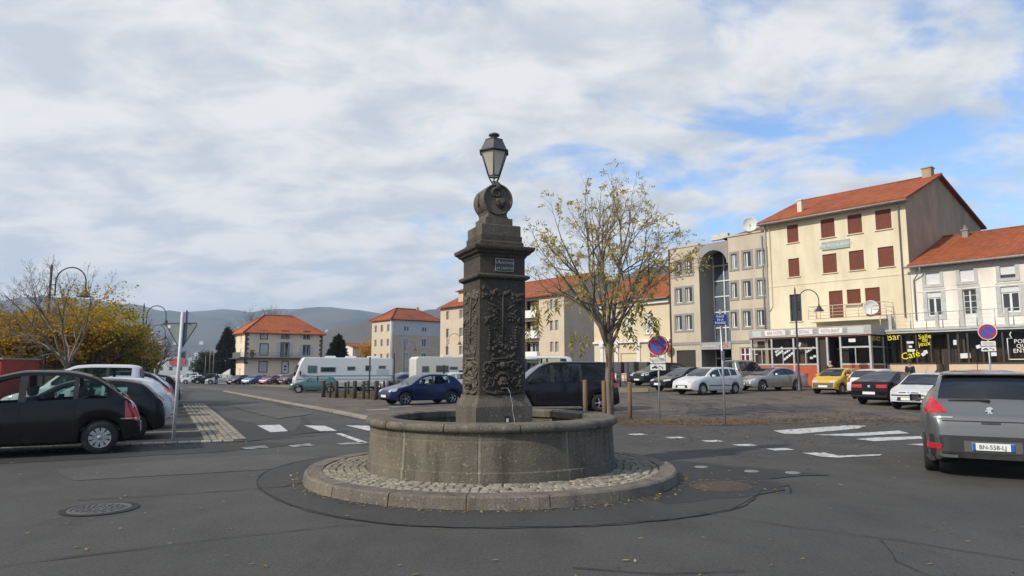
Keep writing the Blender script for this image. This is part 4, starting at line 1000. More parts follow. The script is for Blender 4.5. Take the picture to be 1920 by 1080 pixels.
make_car('hatch', P_silver, (-22.0, 41.0), (-.93, -.36), 'silver hatchback farthest along the left bays', group=GL, detail=1)
make_car('hatch', P_pgreen, (-15.2, 17.4), (.93, .36), 'pale green hatchback seen through the windows of the black people carrier', group=GL)
make_car('sedan', P_white, (-16.0, 14.6), (.93, .36), 'white saloon seen through the front window of the black people carrier', group=GL, detail=1)
# middle
make_car('hatch', P_navy, (-4.28, 33.3), (-.82, -.57), 'navy blue hatchback left of the fountain column', detail=2, wheel='five', dark_trim=True)
make_car('hatch', P_teal, (-16.0, 56.8), (-.97, -.24), 'teal green hatchback in front of the big motorhome', detail=1, dark_trim=True)
root, patch, sp, tr, sh = make_car('van', P_dblue, (1.72, 27.4), (-.985, -.17), 'very dark blue van behind the fountain with tinted glass', 'van', wheel='five', glass=G_DARK)
make_car('van', P_white, (.9, 36.0), (-.985, -.17), 'white minibus standing behind the dark blue van', 'van', detail=1, sz=1.16)
make_car('suv', P_silver, (-10.3, 64.5), (-.80, -.60), 'silver off-road car between the two motorhomes', detail=1)
make_car('suv', P_pearl, (-12.1, 69.5), (.80, .60), 'pale off-road car behind the rear end of the big motorhome', detail=1)
make_car('hatch', P_white, (-4.4, 49.5), (-.9, -.42), 'white hatchback close left of the fountain column, behind the navy car', detail=1)
# right row
make_car('sedan', P_black, (10.45, 42.4), (-.86, -.51), 'black saloon left of the white estate car', group=GR)
root, patch, sp, tr, sh = make_car('estate', P_white, (10.85, 38.75), (-.84, -.545), 'white estate car with black door strips behind the sign poles', group=GR, trim=False)
make_car('sedan', P_silver, (15.75, 42.7), (-.92, -.39), 'silver saloon parked in front of the red fronted cafe', group=GR, wheel='five')
root, patch, sp, tr, sh = make_car('mini', P_yel, (18.45, 39.4), (-.80, -.60), 'yellow small car with grey bumpers facing the square', group=GR)
make_car('hatch', P_white, (19.3, 36.6), (.85, .53), 'white hatchback squeezed between the yellow and the dark car', group=GR, detail=1)
root, patch, sp, tr, sh = make_car('liftback', P_black, (17.0, 31.15), (.80, .60), 'dark liftback with its red tail lamps towards us', group=GR)
patch('tailgate_badge', 'r', [(-.05, .74), (.05, .74)], [(-.05, .83), (.05, .83)], chrome, 1, 1, .008)
root, patch, sp, tr, sh = make_car('hatch', P_white, (16.75, 28.25), (-.77, -.64), 'white small hatchback facing us left of the moving silver car', group=GR, trim=True)
patch('bumper_strip', 'f', [(-.74, .53), (.74, .53)], [(-.74, .58), (.74, .58)], black_m, 12, 1, .012)
patch('bonnet_slot', 'f', [(-.36, .635), (-.09, .635)], [(-.36, .675), (-.09, .675)], black_m, 3, 1, .005); patch('bonnet_slot', 'f', [(.09, .635), (.36, .635)], [(.09, .675), (.36, .675)], black_m, 3, 1, .005)
patch('diamond_badge', 'f', [(-.0, .62), (.05, .66)], [(-.05, .66), (0, .70)], chrome, 1, 1, .012)
make_car('smallvan', P_silver, (16.2, 48.2), (.85, .53), 'silver van behind the white estate car near the hotel', 'van', group=GR, detail=1)
make_car('suv', P_dgreen, (10.6, 50.0), (-.86, -.51), 'dark off-road car behind the black saloon near the garage house', group=GR, detail=1)
# the silver people carrier driving out of the picture
root, patch, sp, tr, sh = make_car('suv', P_grey, (8.27, 12.40), (.51, .86), 'grey metallic crossover seen from behind at the right edge', name='moving_car', wheel='five', glass=G_DARK, plates=False)
rf = lambda pts: pts
patch('rear_bumper', 'r', [(-.86, .30), (0, .27), (.86, .30)], [(-.88, .64), (0, .64), (.88, .64)], black_m, 16, 5, .008)
patch('bumper_insert', 'r', [(-.66, .40), (0, .385), (.66, .40)], [(-.72, .60), (0, .60), (.72, .60)], paint('dark_grey_bumper', (.05, .052, .055), .2, .35), 14, 3, .014)
patch('plate_recess', 'r', [(-.36, .41), (.36, .41)], [(-.36, .57), (.36, .57)], mat('recess_grey', (.10, .10, .10), rough=.5), 8, 2, .017)
for sd in (-1, 1): patch('reflector', 'r', [(sd * .66, .43), (sd * .83, .42)], [(sd * .64, .50), (sd * .83, .52)], red_l, 4, 2, .018)
patch('tailgate_gap', 'r', [(-.74, .850), (.74, .850)], [(-.74, .862), (.74, .862)], dark_in, 12, 1, .004)
patch('tailgate_handle', 'r', [(-.12, .818), (.12, .818)], [(-.12, .848), (.12, .848)], black_m, 3, 1, .012)
patch('model_badge', 'r', [(-.72, .895), (-.48, .895)], [(-.72, .915), (-.48, .915)], chrome, 4, 1, .012)
patch('model_badge', 'r', [(.62, .895), (.74, .895)], [(.62, .925), (.74, .925)], chrome, 4, 1, .012)
patch('rear_light_bar', 'r', [(-.22, 1.555), (.22, 1.555)], [(-.22, 1.585), (.22, 1.585)], red_l, 6, 1, .02)
hitx = lambda y, z: CARGRID['suv'][3].ray_cast(Vector((sp['L'] + 1, y, z)), Vector((-1, 0, 0)), 3)[0].x
bx = hitx(0, 1.01)
q = Fr(tr((bx + .008, 0, 1.01)), (0, -1, 0), (-.28, 0, 1), None); q.u = Vector((0, -1, 0)); q.v = Vector((.18, 0, 1)).normalized(); q.n = Vector((-1, 0, .18)).normalized()
mb = MB()
for pl in ([(-.03, .05), (0, .065), (.035, .055), (.05, .03), (.025, .025), (.02, -.005), (.05, -.05), (.03, -.055), (.0, -.02), (-.02, -.055), (-.04, -.05), (-.015, -.01), (-.06, -.005), (-.05, .01), (-.01, .02), (-.045, .03)],): mb.prism(q, pl, 0, .012)
mb.local('lion_badge', chrome, root)
px_ = hitx(0, .49) + .034
pf = Fr(tr((px_, 0, .49)), (0, -1, 0), (0, 0, 1), (-1, 0, 0))
mb = MB(); mb.bbox(pf, -.26, .26, -.055, .055, 0, .008, .004); pl = mb.local('number_plate', plate_w, root)
for q in (-.258, .215): mb = MB(); mb.box(pf, q, q + .043, -.053, .053, .0085, .0095); mb.local('plate_band', mat('plate_blue', (.02, .10, .42), rough=.4), pl)
def ltext(body, size, fr, u, v, n, m, parent, sx=1):
    o = text(body, size, fr, u, v, n, m, None, sx=sx); o.parent = parent; return o
ltext('BN-558-LJ', .088, pf, -.005, -.004, .0085, letter_k, pl, .92)
# rear wiper and roof spoiler lip
mb = MB(); mb.tube([tr((hitx(.02, 1.16) + .03, .02, 1.16)), tr((hitx(-.1, 1.175) + .025, -.12, 1.175)), tr((hitx(-.5, 1.165) + .02, -.52, 1.165))], [.022, .014, .008], 6); mb.local('rear_wiper', black_m, root)
mb = MB(); mb.add([tr(v) for v in [(3.60, -.60, 1.592), (3.60, .60, 1.592), (3.86, .60, 1.575), (3.86, -.60, 1.575), (3.60, -.60, 1.565), (3.60, .60, 1.565), (3.86, .60, 1.555), (3.86, -.60, 1.555)]], [(0, 1, 2, 3), (7, 6, 5, 4), (0, 4, 5, 1), (2, 6, 7, 3), (1, 5, 6, 2), (0, 3, 7, 4)]); mb.local('roof_spoiler', P_grey, root)
# far cars by the house
FK = [('hatch', P_white, 365, 112, (-.9, -.3), 'white hatchback at the far end of the left road'), ('suv', P_black, 388, 112, (-.9, -.3), 'dark off-road car far away beside a white hatchback'), ('estate', P_silver, 413, 108, (-.95, -.3), 'silver estate car left of the hip-roofed house, behind a walker'),
      ('hatch', P_purp, 448, 106, (-.3, -.95), 'dark purple car at the corner of the hip-roofed house'), ('hatch', P_blue, 475, 104, (-.25, -.97), 'light blue car before the hip-roofed house'), ('hatch', P_dgreen, 490, 111, (-.25, -.97), 'dark car behind the light blue one by the house'),
      ('hatch', P_red, 507, 104, (-.25, -.97), 'raspberry red car before the door of the house'), ('hatch', P_white, 522, 111, (-.2, -.98), 'white car behind the raspberry red one'), ('suv', P_dred, 539, 106, (-.15, -.98), 'dark red off-road car left of the big motorhome'), ('smallvan', P_white, 352, 122, (-.9, -.3), 'white van farthest down the left road')]
for k, p, px, Y, hd, lb in FK: make_car(k, p, (X(px, Y), Y), hd, lb, 'van' if k == 'smallvan' else 'car', GH, detail=1)
# ------------------------------------------------------------------ buildings
E1 = Vector((.64, -.77, 0)).normalized(); E2 = Vector((.77, .64, 0)).normalized()
m_cream = mat('cream_render', (.74, .655, .48), (.58, .50, .355), scale=.9, sc=(1, 1, .3), rough=.9, bump=.12, bscale=30, lo=.40, hi=.72, detail=9)
m_gable = mat('bare_cement_render', (.46, .355, .235), (.30, .232, .155), scale=.6, sc=(1, 1, .4), rough=.95, bump=.2, bscale=20, detail=8)
m_white = mat('aged_white_render', (.80, .755, .68), (.60, .53, .45), scale=.9, sc=(1, 1, .35), rough=.9, bump=.15, bscale=25, lo=.42, hi=.75, detail=9)
m_beige = mat('beige_render', (.57, .50, .385), (.45, .39, .30), scale=.7, sc=(1, 1, .3), rough=.9, bump=.1, bscale=30, detail=8)
m_hgrey = mat('hotel_grey_render', (.31, .295, .275), (.26, .248, .232), scale=.9, rough=.9, bump=.1, detail=7)
m_lowcream = mat('pale_yellow_render', (.68, .58, .40), (.60, .505, .345), scale=.8, rough=.9, bump=.1, detail=8)
m_apt = mat('apartment_beige', (.60, .50, .375), (.54, .445, .33), scale=.7, rough=.9, bump=.08, detail=7)
m_apt2 = mat('apartment_tan', (.64, .49, .345), (.55, .42, .295), scale=.7, rough=.9, bump=.08, detail=7)
m_aptw = mat('apartment_pale_band', (.60, .565, .55), (.53, .50, .485), scale=.8, rough=.9, bump=.08)
m_house = mat('house_render', (.84, .67, .48), (.76, .60, .43), scale=.6, rough=.9, bump=.1, lo=.4, hi=.75, detail=9)
m_roof = tile_mat('clay_roof_tiles', E1, (.36, .105, .042), (.27, .070, .028), (.15, .052, .028))
m_roofd = tile_mat('old_clay_roof_tiles', E1, (.26, .105, .060), (.20, .080, .050), (.13, .062, .045))
m_roofh = tile_mat('house_roof_tiles', (.81, .59), (.46, .135, .050), (.36, .095, .036), (.25, .080, .038), .32)
m_shut = mat('brown_shutter', (.21, .065, .038), (.165, .050, .030), scale=5, rough=.7, rnd=.08)
m_shutg = mat('blue_grey_shutter', (.60, .61, .60), (.50, .51, .50), scale=4, rough=.7)
m_quoin = mat('dark_quoin_stone', (.095, .085, .085), (.06, .055, .055), scale=4, rough=.9, bump=.2)
m_gut = mat('grey_gutter', (.30, .29, .27), (.22, .21, .20), scale=6, rough=.6)
m_orange = mat('orange_red_panel', (.46, .10, .045), (.38, .075, .035), scale=1.2, rough=.55)
m_dkred = mat('dark_red_panel', (.17, .028, .020), (.13, .022, .018), scale=1.4, rough=.6)
m_alu = mat('aluminium_frame', (.56, .56, .54), (.46, .46, .44), scale=5, rough=.4, metal=.3)
m_fascia = mat('grey_fascia', (.42, .42, .39), (.34, .34, .315), scale=1.5, rough=.7)
m_salmon = mat('salmon_render', (.66, .50, .36), (.58, .43, .305), scale=1.1, rough=.9, bump=.1)
m_wood = mat('orange_wood_door', (.36, .12, .03), (.27, .085, .02), scale=4, rough=.6)
m_dkdoor = mat('dark_garage_door', (.045, .038, .034), (.035, .030, .028), scale=2, rough=.6)
m_curt = mat('dark_red_curtain', (.12, .025, .025), (.06, .015, .018), scale=5, rough=.9, sc=(3, 3, .2))
m_brown = mat('brown_wood_frame', (.060, .045, .036), (.045, .034, .028), scale=6, rough=.6)
m_bronze = mat('dim_shop_interior', (.30, .20, .11), (.06, .045, .03), scale=1.6, rough=.8, sc=(2.2, 2.2, .35))

def wall(fr, W, H, ops, m, parent, name='wall', depth=.26, back=False):
    """a wall with real openings and reveals; ops are (u0, u1, v0, v1)"""
    us = sorted({0.0, W} | {q for o in ops for q in o[:2]}); vs = sorted({0.0, H} | {q for o in ops for q in o[2:4]})
    us = [q for q in us if -1e-6 <= q <= W + 1e-6]; vs = [q for q in vs if -1e-6 <= q <= H + 1e-6]
    mb = MB()
    for i in range(len(us) - 1):
        for j in range(len(vs) - 1):
            a, b = (us[i] + us[i + 1]) / 2, (vs[j] + vs[j + 1]) / 2
            if any(o[0] < a < o[1] and o[2] < b < o[3] for o in ops): continue
            mb.quad(fr.p(us[i], vs[j]), fr.p(us[i + 1], vs[j]), fr.p(us[i + 1], vs[j + 1]), fr.p(us[i], vs[j + 1]))
    for a, b, c, d in [o[:4] for o in ops]:
        for (u0, v0), (u1, v1) in (((a, c), (b, c)), ((b, c), (b, d)), ((b, d), (a, d)), ((a, d), (a, c))):
            mb.quad(fr.p(u0, v0), fr.p(u1, v1), fr.p(u1, v1, -depth), fr.p(u0, v0, -depth))
    return mb.build(name, m, parent)
def surround(fr, o, wd, m, parent, pr=.025, sill=True, wb=None):
    a, b, c, d = o[:4]; mb = MB(); wb = wd if wb is None else wb
    mb.box(fr, a - wd, a, c, d, -.02, pr); mb.box(fr, b, b + wd, c, d, -.02, pr); mb.box(fr, a - wd, b + wd, d, d + wd, -.02, pr)
    mb.box(fr, a - wd, b + wd, c - wb, c, -.02, pr + .02)
    return mb.build('window_surround', m, parent)
def casement(fr, o, parent, n=-.16, leaves=2, bars=0, m=white_p, pm=pane, th=.055, low=0.0, split=None):
    a, b, c, d = o[:4]; mb = MB(); cs = split or [a + (b - a) * k / leaves for k in range(1, leaves)]
    mb.box(fr, a, a + th, c, d, n - .03, n + .03); mb.box(fr, b - th, b, c, d, n - .03, n + .03)
    mb.box(fr, a + th, b - th, c, c + th, n - .028, n + .028); mb.box(fr, a + th, b - th, d - th, d, n - .028, n + .028)
    for q in cs: mb.box(fr, q - th * .75, q + th * .75, c + th, d - th, n - .026, n + .034)
    for k in range(1, bars + 1):
        v = c + low + (d - c - low) * k / (bars + 1); mb.box(fr, a + th, b - th, v - .014, v + .014, n - .02, n + .02)
    w_ = mb.build('window', m, parent)
    if low > 0:
        mb = MB(); mb.box(fr, a + th, b - th, c + th, c + low, n - .02, n + .02); mb.build('lower_panel', m, w_)
    edges = [a + th] + cs + [b - th]
    for k in range(len(edges) - 1):
        mb = MB(); mb.quad(fr.p(edges[k], c + low, n - .01), fr.p(edges[k + 1], c + low, n - .01), fr.p(edges[k + 1], d - .02, n - .01), fr.p(edges[k], d - .02, n - .01)); mb.build('pane', pm, w_)
    return w_
def slatted(fr, o, parent, n=-.08, m=m_shut, slats=14, name='shutter'):
    a, b, c, d = o[:4]; mb = MB(); k = slats; h = (d - c) / k
    for i in range(k):
        v = c + i * h; P = [fr.p(a, v, n - .01), fr.p(b, v, n - .01), fr.p(b, v + h, n - .045), fr.p(a, v + h, n - .045), fr.p(a, v + h * .9, n + .002), fr.p(b, v + h * .9, n + .002)]
        mb.add(P, [(0, 1, 5, 4), (4, 5, 2, 3)])
    return mb.build(name, m, parent)
def blind(fr, o, parent, n=-.10, m=white_bl, name='roller_blind'): return slatted(fr, o, parent, n, m, max(5, int((o[3] - o[2]) / .09)), name)
def sill(fr, o, parent, m, pr=.09, ex=.08, h=.06):
    mb = MB(); mb.box(fr, o[0] - ex, o[1] + ex, o[2] - h, o[2] - .002, -.02, pr); return mb.build('sill', m, parent)
def side_walls(fr, W, H, D, m, parent, gable=0.0, ridge=.5, name='side_wall', sides=(0, 1), back=True, mback=None):
    for k in sides:
        u = 0 if k == 0 else W; mb = MB(); P = [fr.p(u, 0, 0), fr.p(u, 0, -D), fr.p(u, H, -D)]
        if gable: P.append(fr.p(u, H + gable, -D * ridge))
        P.append(fr.p(u, H, 0)); mb.poly(P if k else P[::-1]); mb.build(name, m, parent)
    if back:
        mb = MB(); mb.quad(fr.p(0, 0, -D), fr.p(W, 0, -D), fr.p(W, H, -D), fr.p(0, H, -D)); mb.build('back_wall', mback or m, parent)
def gable_roof(fr, W, H, D, rise, m, parent, ridge=.5, over=.35, ov_s=.25, th=.14, front=True):
    R_ = None
    for k in (0, 1):
        n0, n1 = (over, -D * ridge) if k == 0 else (-D - over, -D * ridge)
        sl = rise / (D * ridge) if k == 0 else rise / (D * (1 - ridge)); z0 = H - sl * over + .05; z1 = H + rise + .05
        mb = MB(); P = [fr.p(-ov_s, z0, n0), fr.p(W + ov_s, z0, n0), fr.p(W + ov_s, z1, n1), fr.p(-ov_s, z1, n1)]
        Q = [p + Vector((0, 0, th)) for p in P]; mb.add(P + Q, [(3, 2, 1, 0), (4, 5, 6, 7), (0, 1, 5, 4), (2, 3, 7, 6), (1, 2, 6, 5), (0, 4, 7, 3)]); r = mb.build('roof', m, parent)
        if k == 0: R_ = r
    mb = MB(); n_ = int((W + 2 * ov_s) / .42)
    for i in range(n_):
        u = -ov_s + (W + 2 * ov_s) * i / n_; mb.tube([fr.p(u, H + rise + .15, -D * ridge), fr.p(u + .45, H + rise + .17, -D * ridge)], [.12, .10], 6, caps=False)
    tag(mb.build('ridge_tile', m, R_), kind='stuff')
    return R_
def gutter(fr, u0, u1, v, n, parent, m=m_gut, r=.075):
    mb = MB(); mb.tube([fr.p(u0, v, n), fr.p(u1, v, n)], r, 8); return mb.build('gutter', m, parent)
def pipe(pts, parent, m=m_gut, r=.05, name='downpipe'):
    mb = MB(); mb.tube(pts, r, 6); return mb.build(name, m, parent)
def chimney(p, wd, h, m, parent, dark=True):
    mb = MB(); f = Fr(p, E1, (0, 0, 1), None); mb.box(f, -wd / 2, wd / 2, -.6, h, -wd / 2, wd / 2); c = mb.build('chimney', m, parent)
    mb = MB(); mb.box(f, -wd / 2 - .06, wd / 2 + .06, h, h + .08, -wd / 2 - .06, wd / 2 + .06)
    if dark: mb.lathe([(.13, h + .08), (.11, h + .40), (.13, h + .42)], f.o, 8)
    mb.build('chimney_cap', m_gut if dark else m, c)
def place_z(p): return gz(p.x, p.y)

# ---- the four-storey cream house with brown shutters
RA = Vector((19.75, 53.4, 0)); RB = Vector((26.35, 45.5, 0)); e = (RB - RA).normalized()
z0 = .45
cf = Fr((RA.x, RA.y, z0), e); WC = (RB - RA).length; HC = at(1697, 372, RB.y).z - z0
root = thing('cream_house', (RA.x, RA.y, z0), 'tall cream house with brown shutters, red roof and a bar veranda in front', 'house')
ops = []; 
top = [(1476, 1497, 427, 459), (1539, 1565, 410, 446), (1589, 1616, 400, 437), (1641, 1671, 388, 426)]
mid = [(1478.5, 1499, 488, 521), (1542.5, 1569, 477, 512), (1592, 1620, 468, 506), (1646, 1676, 459, 498)]
for r_ in top + mid: ops.append(cf.rect(*r_))
vt = np.mean([o[3] for o in ops[:4]]), np.mean([o[2] for o in ops[:4]]); vm = np.mean([o[3] for o in ops[4:]]), np.mean([o[2] for o in ops[4:]])
ops = [(o[0], o[1], (vt if i < 4 else vm)[1], (vt if i < 4 else vm)[0]) for i, o in enumerate(ops)]
o_dark = cf.rect(1481, 1503, 555, 602); o_d1 = cf.rect(1555, 1581, 546, 600); o_d2 = cf.rect(1588, 1614, 542, 572); o_d3 = cf.rect(1623, 1651, 538, 595)
vtop = (o_d1[3] + o_d3[3]) / 2
o_d1 = (o_d1[0], o_d1[1], 4.75, vtop); o_d3 = (o_d3[0], o_d3[1], 4.75, vtop); o_d2 = (o_d2[0], o_d2[1], 5.75, vtop); o_dark = (o_dark[0], o_dark[1], 4.75, vtop)
shop_op = (.6, WC - 1.6, .05, 3.3)
wall(cf, WC, HC, ops + [o_dark, o_d1, o_d2, o_d3, shop_op], m_cream, root)
for o in ops: slatted(cf, o, root); sill(cf, o, root, m_cream)
for o in (o_d1, o_d2, o_d3): slatted(cf, o, root, slats=22)
casement(cf, o_dark, root, leaves=2, m=m_brown); sill(cf, o_dark, root, m_cream); sill(cf, o_d2, root, m_cream, .25, .12, .10)
DC = 15.0; rise = 2.6; rg_ = .42
side_walls(cf, WC, HC, DC, m_gable, root, rise, rg_)
roof = gable_roof(cf, WC, HC, DC, rise, m_roof, root, rg_, .55, .3)
mb = MB(); mb.box(cf, -.3, WC + .3, HC - .26, HC - .16, 0, .50); mb.build('eave_board', m_gut, root)
gutter(cf, -.3, WC + .3, HC - .22, .60, root)
chimney(cf.p(WC - .6, HC + rise + .2, -DC * rg_), .62, .55, m_gable, root, False)
chimney(cf.p(2.4, HC + .75, -1.2), .34, .75, m_cream, root, False)
pipe([cf.p(WC - .45, HC - .25, .5), cf.p(WC - .42, HC - .55, .10), cf.p(WC - .42, 4.6, .08)], root)
pipe([cf.p(.12, HC - .2, .5), cf.p(.10, HC - .55, .10), cf.p(.10, .2, .08)], root, white_p, .07)
pipe([cf.p(.45, HC - .3, .4), cf.p(.45, HC - .7, .06), cf.p(.45, 6.0, .05), cf.p(.2, 5.6, .05)], root, m_cream, .04)
mb = MB(); mb.box(cf, -.0, WC, 7.45, 7.55, -.01, .03); mb.build('string_course', m_cream, root)
sg = cf.rect(1541, 1594, 451, 467); mb = MB(); mb.bbox(cf, sg[0], sg[1], sg[2], sg[3], .0, .09, .02); s_ = mb.build('wall_sign', mat('pale_green_sign', (.36, .42, .40), (.30, .35, .33), scale=3, rough=.6), root)
text('BAR RESTAURANT', .29, cf, (sg[0] + sg[1]) / 2, (sg[2] + sg[3]) / 2, .092, mat('faded_grey_lettering', (.62, .64, .62), rough=.6), s_)
# balcony above the veranda
bu0, bu1 = cf.hit(1530, 600)[0], WC - 1.2
mb = MB(); mb.box(cf, bu0, bu1, 4.52, 4.72, .0, 1.15); bal = mb.build('balcony', m_cream, root)
mb = MB()
for q in (0.0, .22, .45, .68, .9): mb.tube([cf.p(bu0, 4.74 + q, 1.1), cf.p(bu1, 4.74 + q, 1.1)], .018 if q < .9 else .028, 5)
for k in range(7): u = bu0 + (bu1 - bu0) * k / 6; mb.tube([cf.p(u, 4.7, 1.1), cf.p(u, 5.66, 1.1)], .022, 5)
for q in (.3, .6, .9): mb.tube([cf.p(bu0, 4.74 + q, 1.1), cf.p(bu0, 4.74 + q, .02)], .018, 5); mb.tube([cf.p(bu1, 4.74 + q, 1.1), cf.p(bu1, 4.74 + q, .02)], .018, 5)
mb.build('railing', mat('pale_railing', (.50, .46, .38), rough=.6), bal)
u_, v_ = cf.hit(1636, 577, 1.0); mb = MB(); fd = Fr(cf.p(u_, v_, 1.25), Vector((.93, -.37, 0)), (0, .0, 1), None)
mb.lathe([(0, .10), (.2, .085), (.4, .02), (.47, -.05), (.49, -.04), (.4, .04), (.2, .10)], (0, 0, 0), 20); dv_ = [fd.o + fd.u * a + fd.v * b + fd.n * -c for a, b, c in mb.v]; mb.v = [tuple(q) for q in dv_]
dish = mb.build('satellite_dish', white_p, root); mb = MB(); mb.tube([cf.p(u_, v_ - .45, .45), cf.p(u_, v_, 1.15)], .03, 6); mb.tube([fd.p(0, -.42, 0), fd.p(0, -.1, .5)], .018, 5); mb.build('dish_arm', m_gut, dish)
# veranda
vd = 3.4; vf = Fr(cf.p(.55, 0, vd), e); VW = WC - .55 - 1.35; vz0 = 3.42; vz1 = 4.02
ver = thing('bar_veranda', vf.o, 'glazed bar veranda with orange red base and grey sign fascia on the cream house', 'veranda')
mb = MB(); mb.box(vf, -.12, VW + .14, vz0, vz1, -vd + .0, .12); fas = mb.build('sign_fascia', m_fascia, ver)
mb = MB(); mb.box(vf, -.1, VW + .1, vz0 - .10, vz0, -.2, .06); mb.build('awning_edge', m_dkred, ver)
Z = lambda px: vf.hit(px, 660)[0]
posts = [0.02, Z(1448), Z(1489), Z(1533), Z(1552), Z(1577), VW - .02]; bz = 1.52; tz = 2.62
for i in (0, 1, 2, 5): mb = MB(); mb.box(vf, posts[i] + .06, posts[i + 1] - .06, .05, bz - .06, -.10, .012); mb.build('base_panel', m_orange, ver)
mb = MB(); mb.box(vf, VW - .02, VW + .02, .05, bz - .06, -vd + .12, -.08); mb.build('base_panel', m_dkred, ver)
mb = MB()
for p_ in posts: mb.box(vf, p_ - .06, p_ + .06, 0, vz0 - .1, -.12, .06)
for a, b in ((0, 3), (5, 6)):
    mb.box(vf, posts[a] + .06, posts[b] - .06, bz - .06, bz + .05, -.08, .045); mb.box(vf, posts[a] + .06, posts[b] - .06, tz - .05, tz + .06, -.08, .045)
for i in (0, 1, 2, 5): q = (posts[i] + posts[i + 1]) / 2; mb.box(vf, q - .03, q + .03, bz + .05, tz - .05, -.06, .03)
mb.box(vf, posts[4] + .06, posts[5] - .06, tz - .15, tz - .03, -1.3, -1.2)
for q in (-vd + .12, -vd * .55, -.12): mb.box(vf, VW - .05, VW + .05, 0.01, vz0 - .11, q - .05, q + .05)
mb.box(vf, VW - .04, VW + .04, bz - .06, bz + .04, -vd + .1, -.1); mb.box(vf, VW - .04, VW + .04, tz - .03, tz + .05, -vd + .1, -.1)
mb.build('frame', m_alu, ver)
for i in (0, 1, 2, 5):
    mb = MB(); mb.quad(vf.p(posts[i], bz, -.04), vf.p(posts[i + 1], bz, -.04), vf.p(posts[i + 1], vz0 - .1, -.04), vf.p(posts[i], vz0 - .1, -.04)); mb.build('pane', G_SHOP, ver)
mb = MB(); mb.quad(vf.p(VW, bz, -vd), vf.p(VW, bz, -.1), vf.p(VW, vz0 - .1, -.1), vf.p(VW, vz0 - .1, -vd)); mb.build('pane', G_SHOP, ver)
mb = MB(); mb.box(vf, posts[3] + .07, posts[4] - .0, .05, vz0 - .1, -1.25, -.16); mb.build('porch_side', m_brown, ver)
mb = MB(); mb.box(vf, posts[4] + .06, posts[5] - .06, .1, tz - .15, -1.3, -1.24); mb.build('door', m_dkdoor, ver)
mb = MB(); mb.box(vf, .1, VW - .1, .02, .06, -vd + .05, -.15); mb.box(vf, .05, posts[3], .05, vz0 - .05, -2.3, -2.2); mb.box(vf, posts[5], VW - .1, .05, vz0 - .05, -2.6, -2.5); mb.build('inside_wall', m_bronze, ver)
for i in (0, 2): mb = MB(); mb.box(vf, posts[i] + .2, posts[i] + .75, bz, vz0 - .2, -.5, -.44); mb.build('curtain', mat('tan_curtain', (.26, .19, .12), (.17, .12, .08), scale=6, rough=.9, sc=(3, 3, .2)), ver)
# fascia boards and their lettering
for x0, x1, y0, y1, tx in ((1434, 1473, 621, 632, 'BAR HOTEL'), (1483, 1524, 618, 630, 'LE CENTRAL'), (1535, 1580, 614, 626, 'RESTAURANT')):
    r_ = vf.rect(x0, x1, y0, y1, .12); vm_ = 3.72; mb = MB(); mb.bbox(vf, r_[0], r_[1], vm_ - .19, vm_ + .19, .12, .15, .015); b_ = mb.build('sign_board', mat('white_sign_board', (.74, .72, .71), (.66, .63, .63), scale=3, rough=.6), fas)
    text(tx, .30, vf, (r_[0] + r_[1]) / 2, vm_, .152, mat('faded_red_lettering', (.34, .16, .17), rough=.6), b_, sx=.80 * (r_[1] - r_[0]) / (.19 * len(tx)))
m_drw = mat('grey_cafe_drawing', (.30, .26, .26), rough=.6)
for px in (1426, 1478, 1529, 1586):
    u_ = vf.hit(px, 622)[0]; mb = MB()
    mb.lathe([(.10, 0), (.13, 0)], (0, 0, 0), 12); mb.v = [tuple(vf.p(u_ + a, 3.74 + b, .123)) for a, b, c in mb.v]
    for k in range(4): mb.box(vf, u_ - .16 + .08 * k, u_ - .13 + .08 * k, 3.52 + .03 * (k % 2), 3.90 - .05 * (k % 3), .121, .126)
    mb.build('cafe_drawing', m_drw, fas)
for px, w2 in ((1421, .9), (1606, 1.3)):
    u_ = vf.hit(px, 625)[0]; mb = MB(); mb.bbox(vf, u_ - w2 / 2 * .8, u_ + w2 / 2 * .8, 3.50, 3.92, .12, .135, .01); mb.build('blank_board', mat('pale_blank_board', (.50, .53, .51), rough=.6), fas)
m_wt = mat('window_transfer', (.66, .68, .70), rough=.5)
mb = MB()
for (px, py, wd, rot) in ((1460, 656, .7, .55), (1461, 662, .65, .55), (1474, 660, .7, .5), (1478, 668, .9, .62), (1518, 656, .7, .5), (1527, 668, .2, 0), (1521, 671, .22, 0), (1499, 646, .3, 1.2)):
    u_, v_ = vf.hit(px, py); a = Vector((math.cos(rot), math.sin(rot)))
    for q in range(4):
        c = (q - 1.5) * wd / 4; mb.box(Fr(vf.p(u_ + a.x * c, v_ + a.y * c, -.03), vf.u * a.x + vf.v * a.y, vf.v * a.x - vf.u * a.y, vf.n), -wd / 10, wd / 10, -.075, .075, 0, .006)
mb.build('window_transfer', m_wt, ver)
u_ = vf.hit(1597, 634)[0]; mb = MB(); mb.box(vf, u_ - .22, u_ + .22, 2.95, 3.17, -.03, -.02); mb.build('window_notice', white_p, ver)

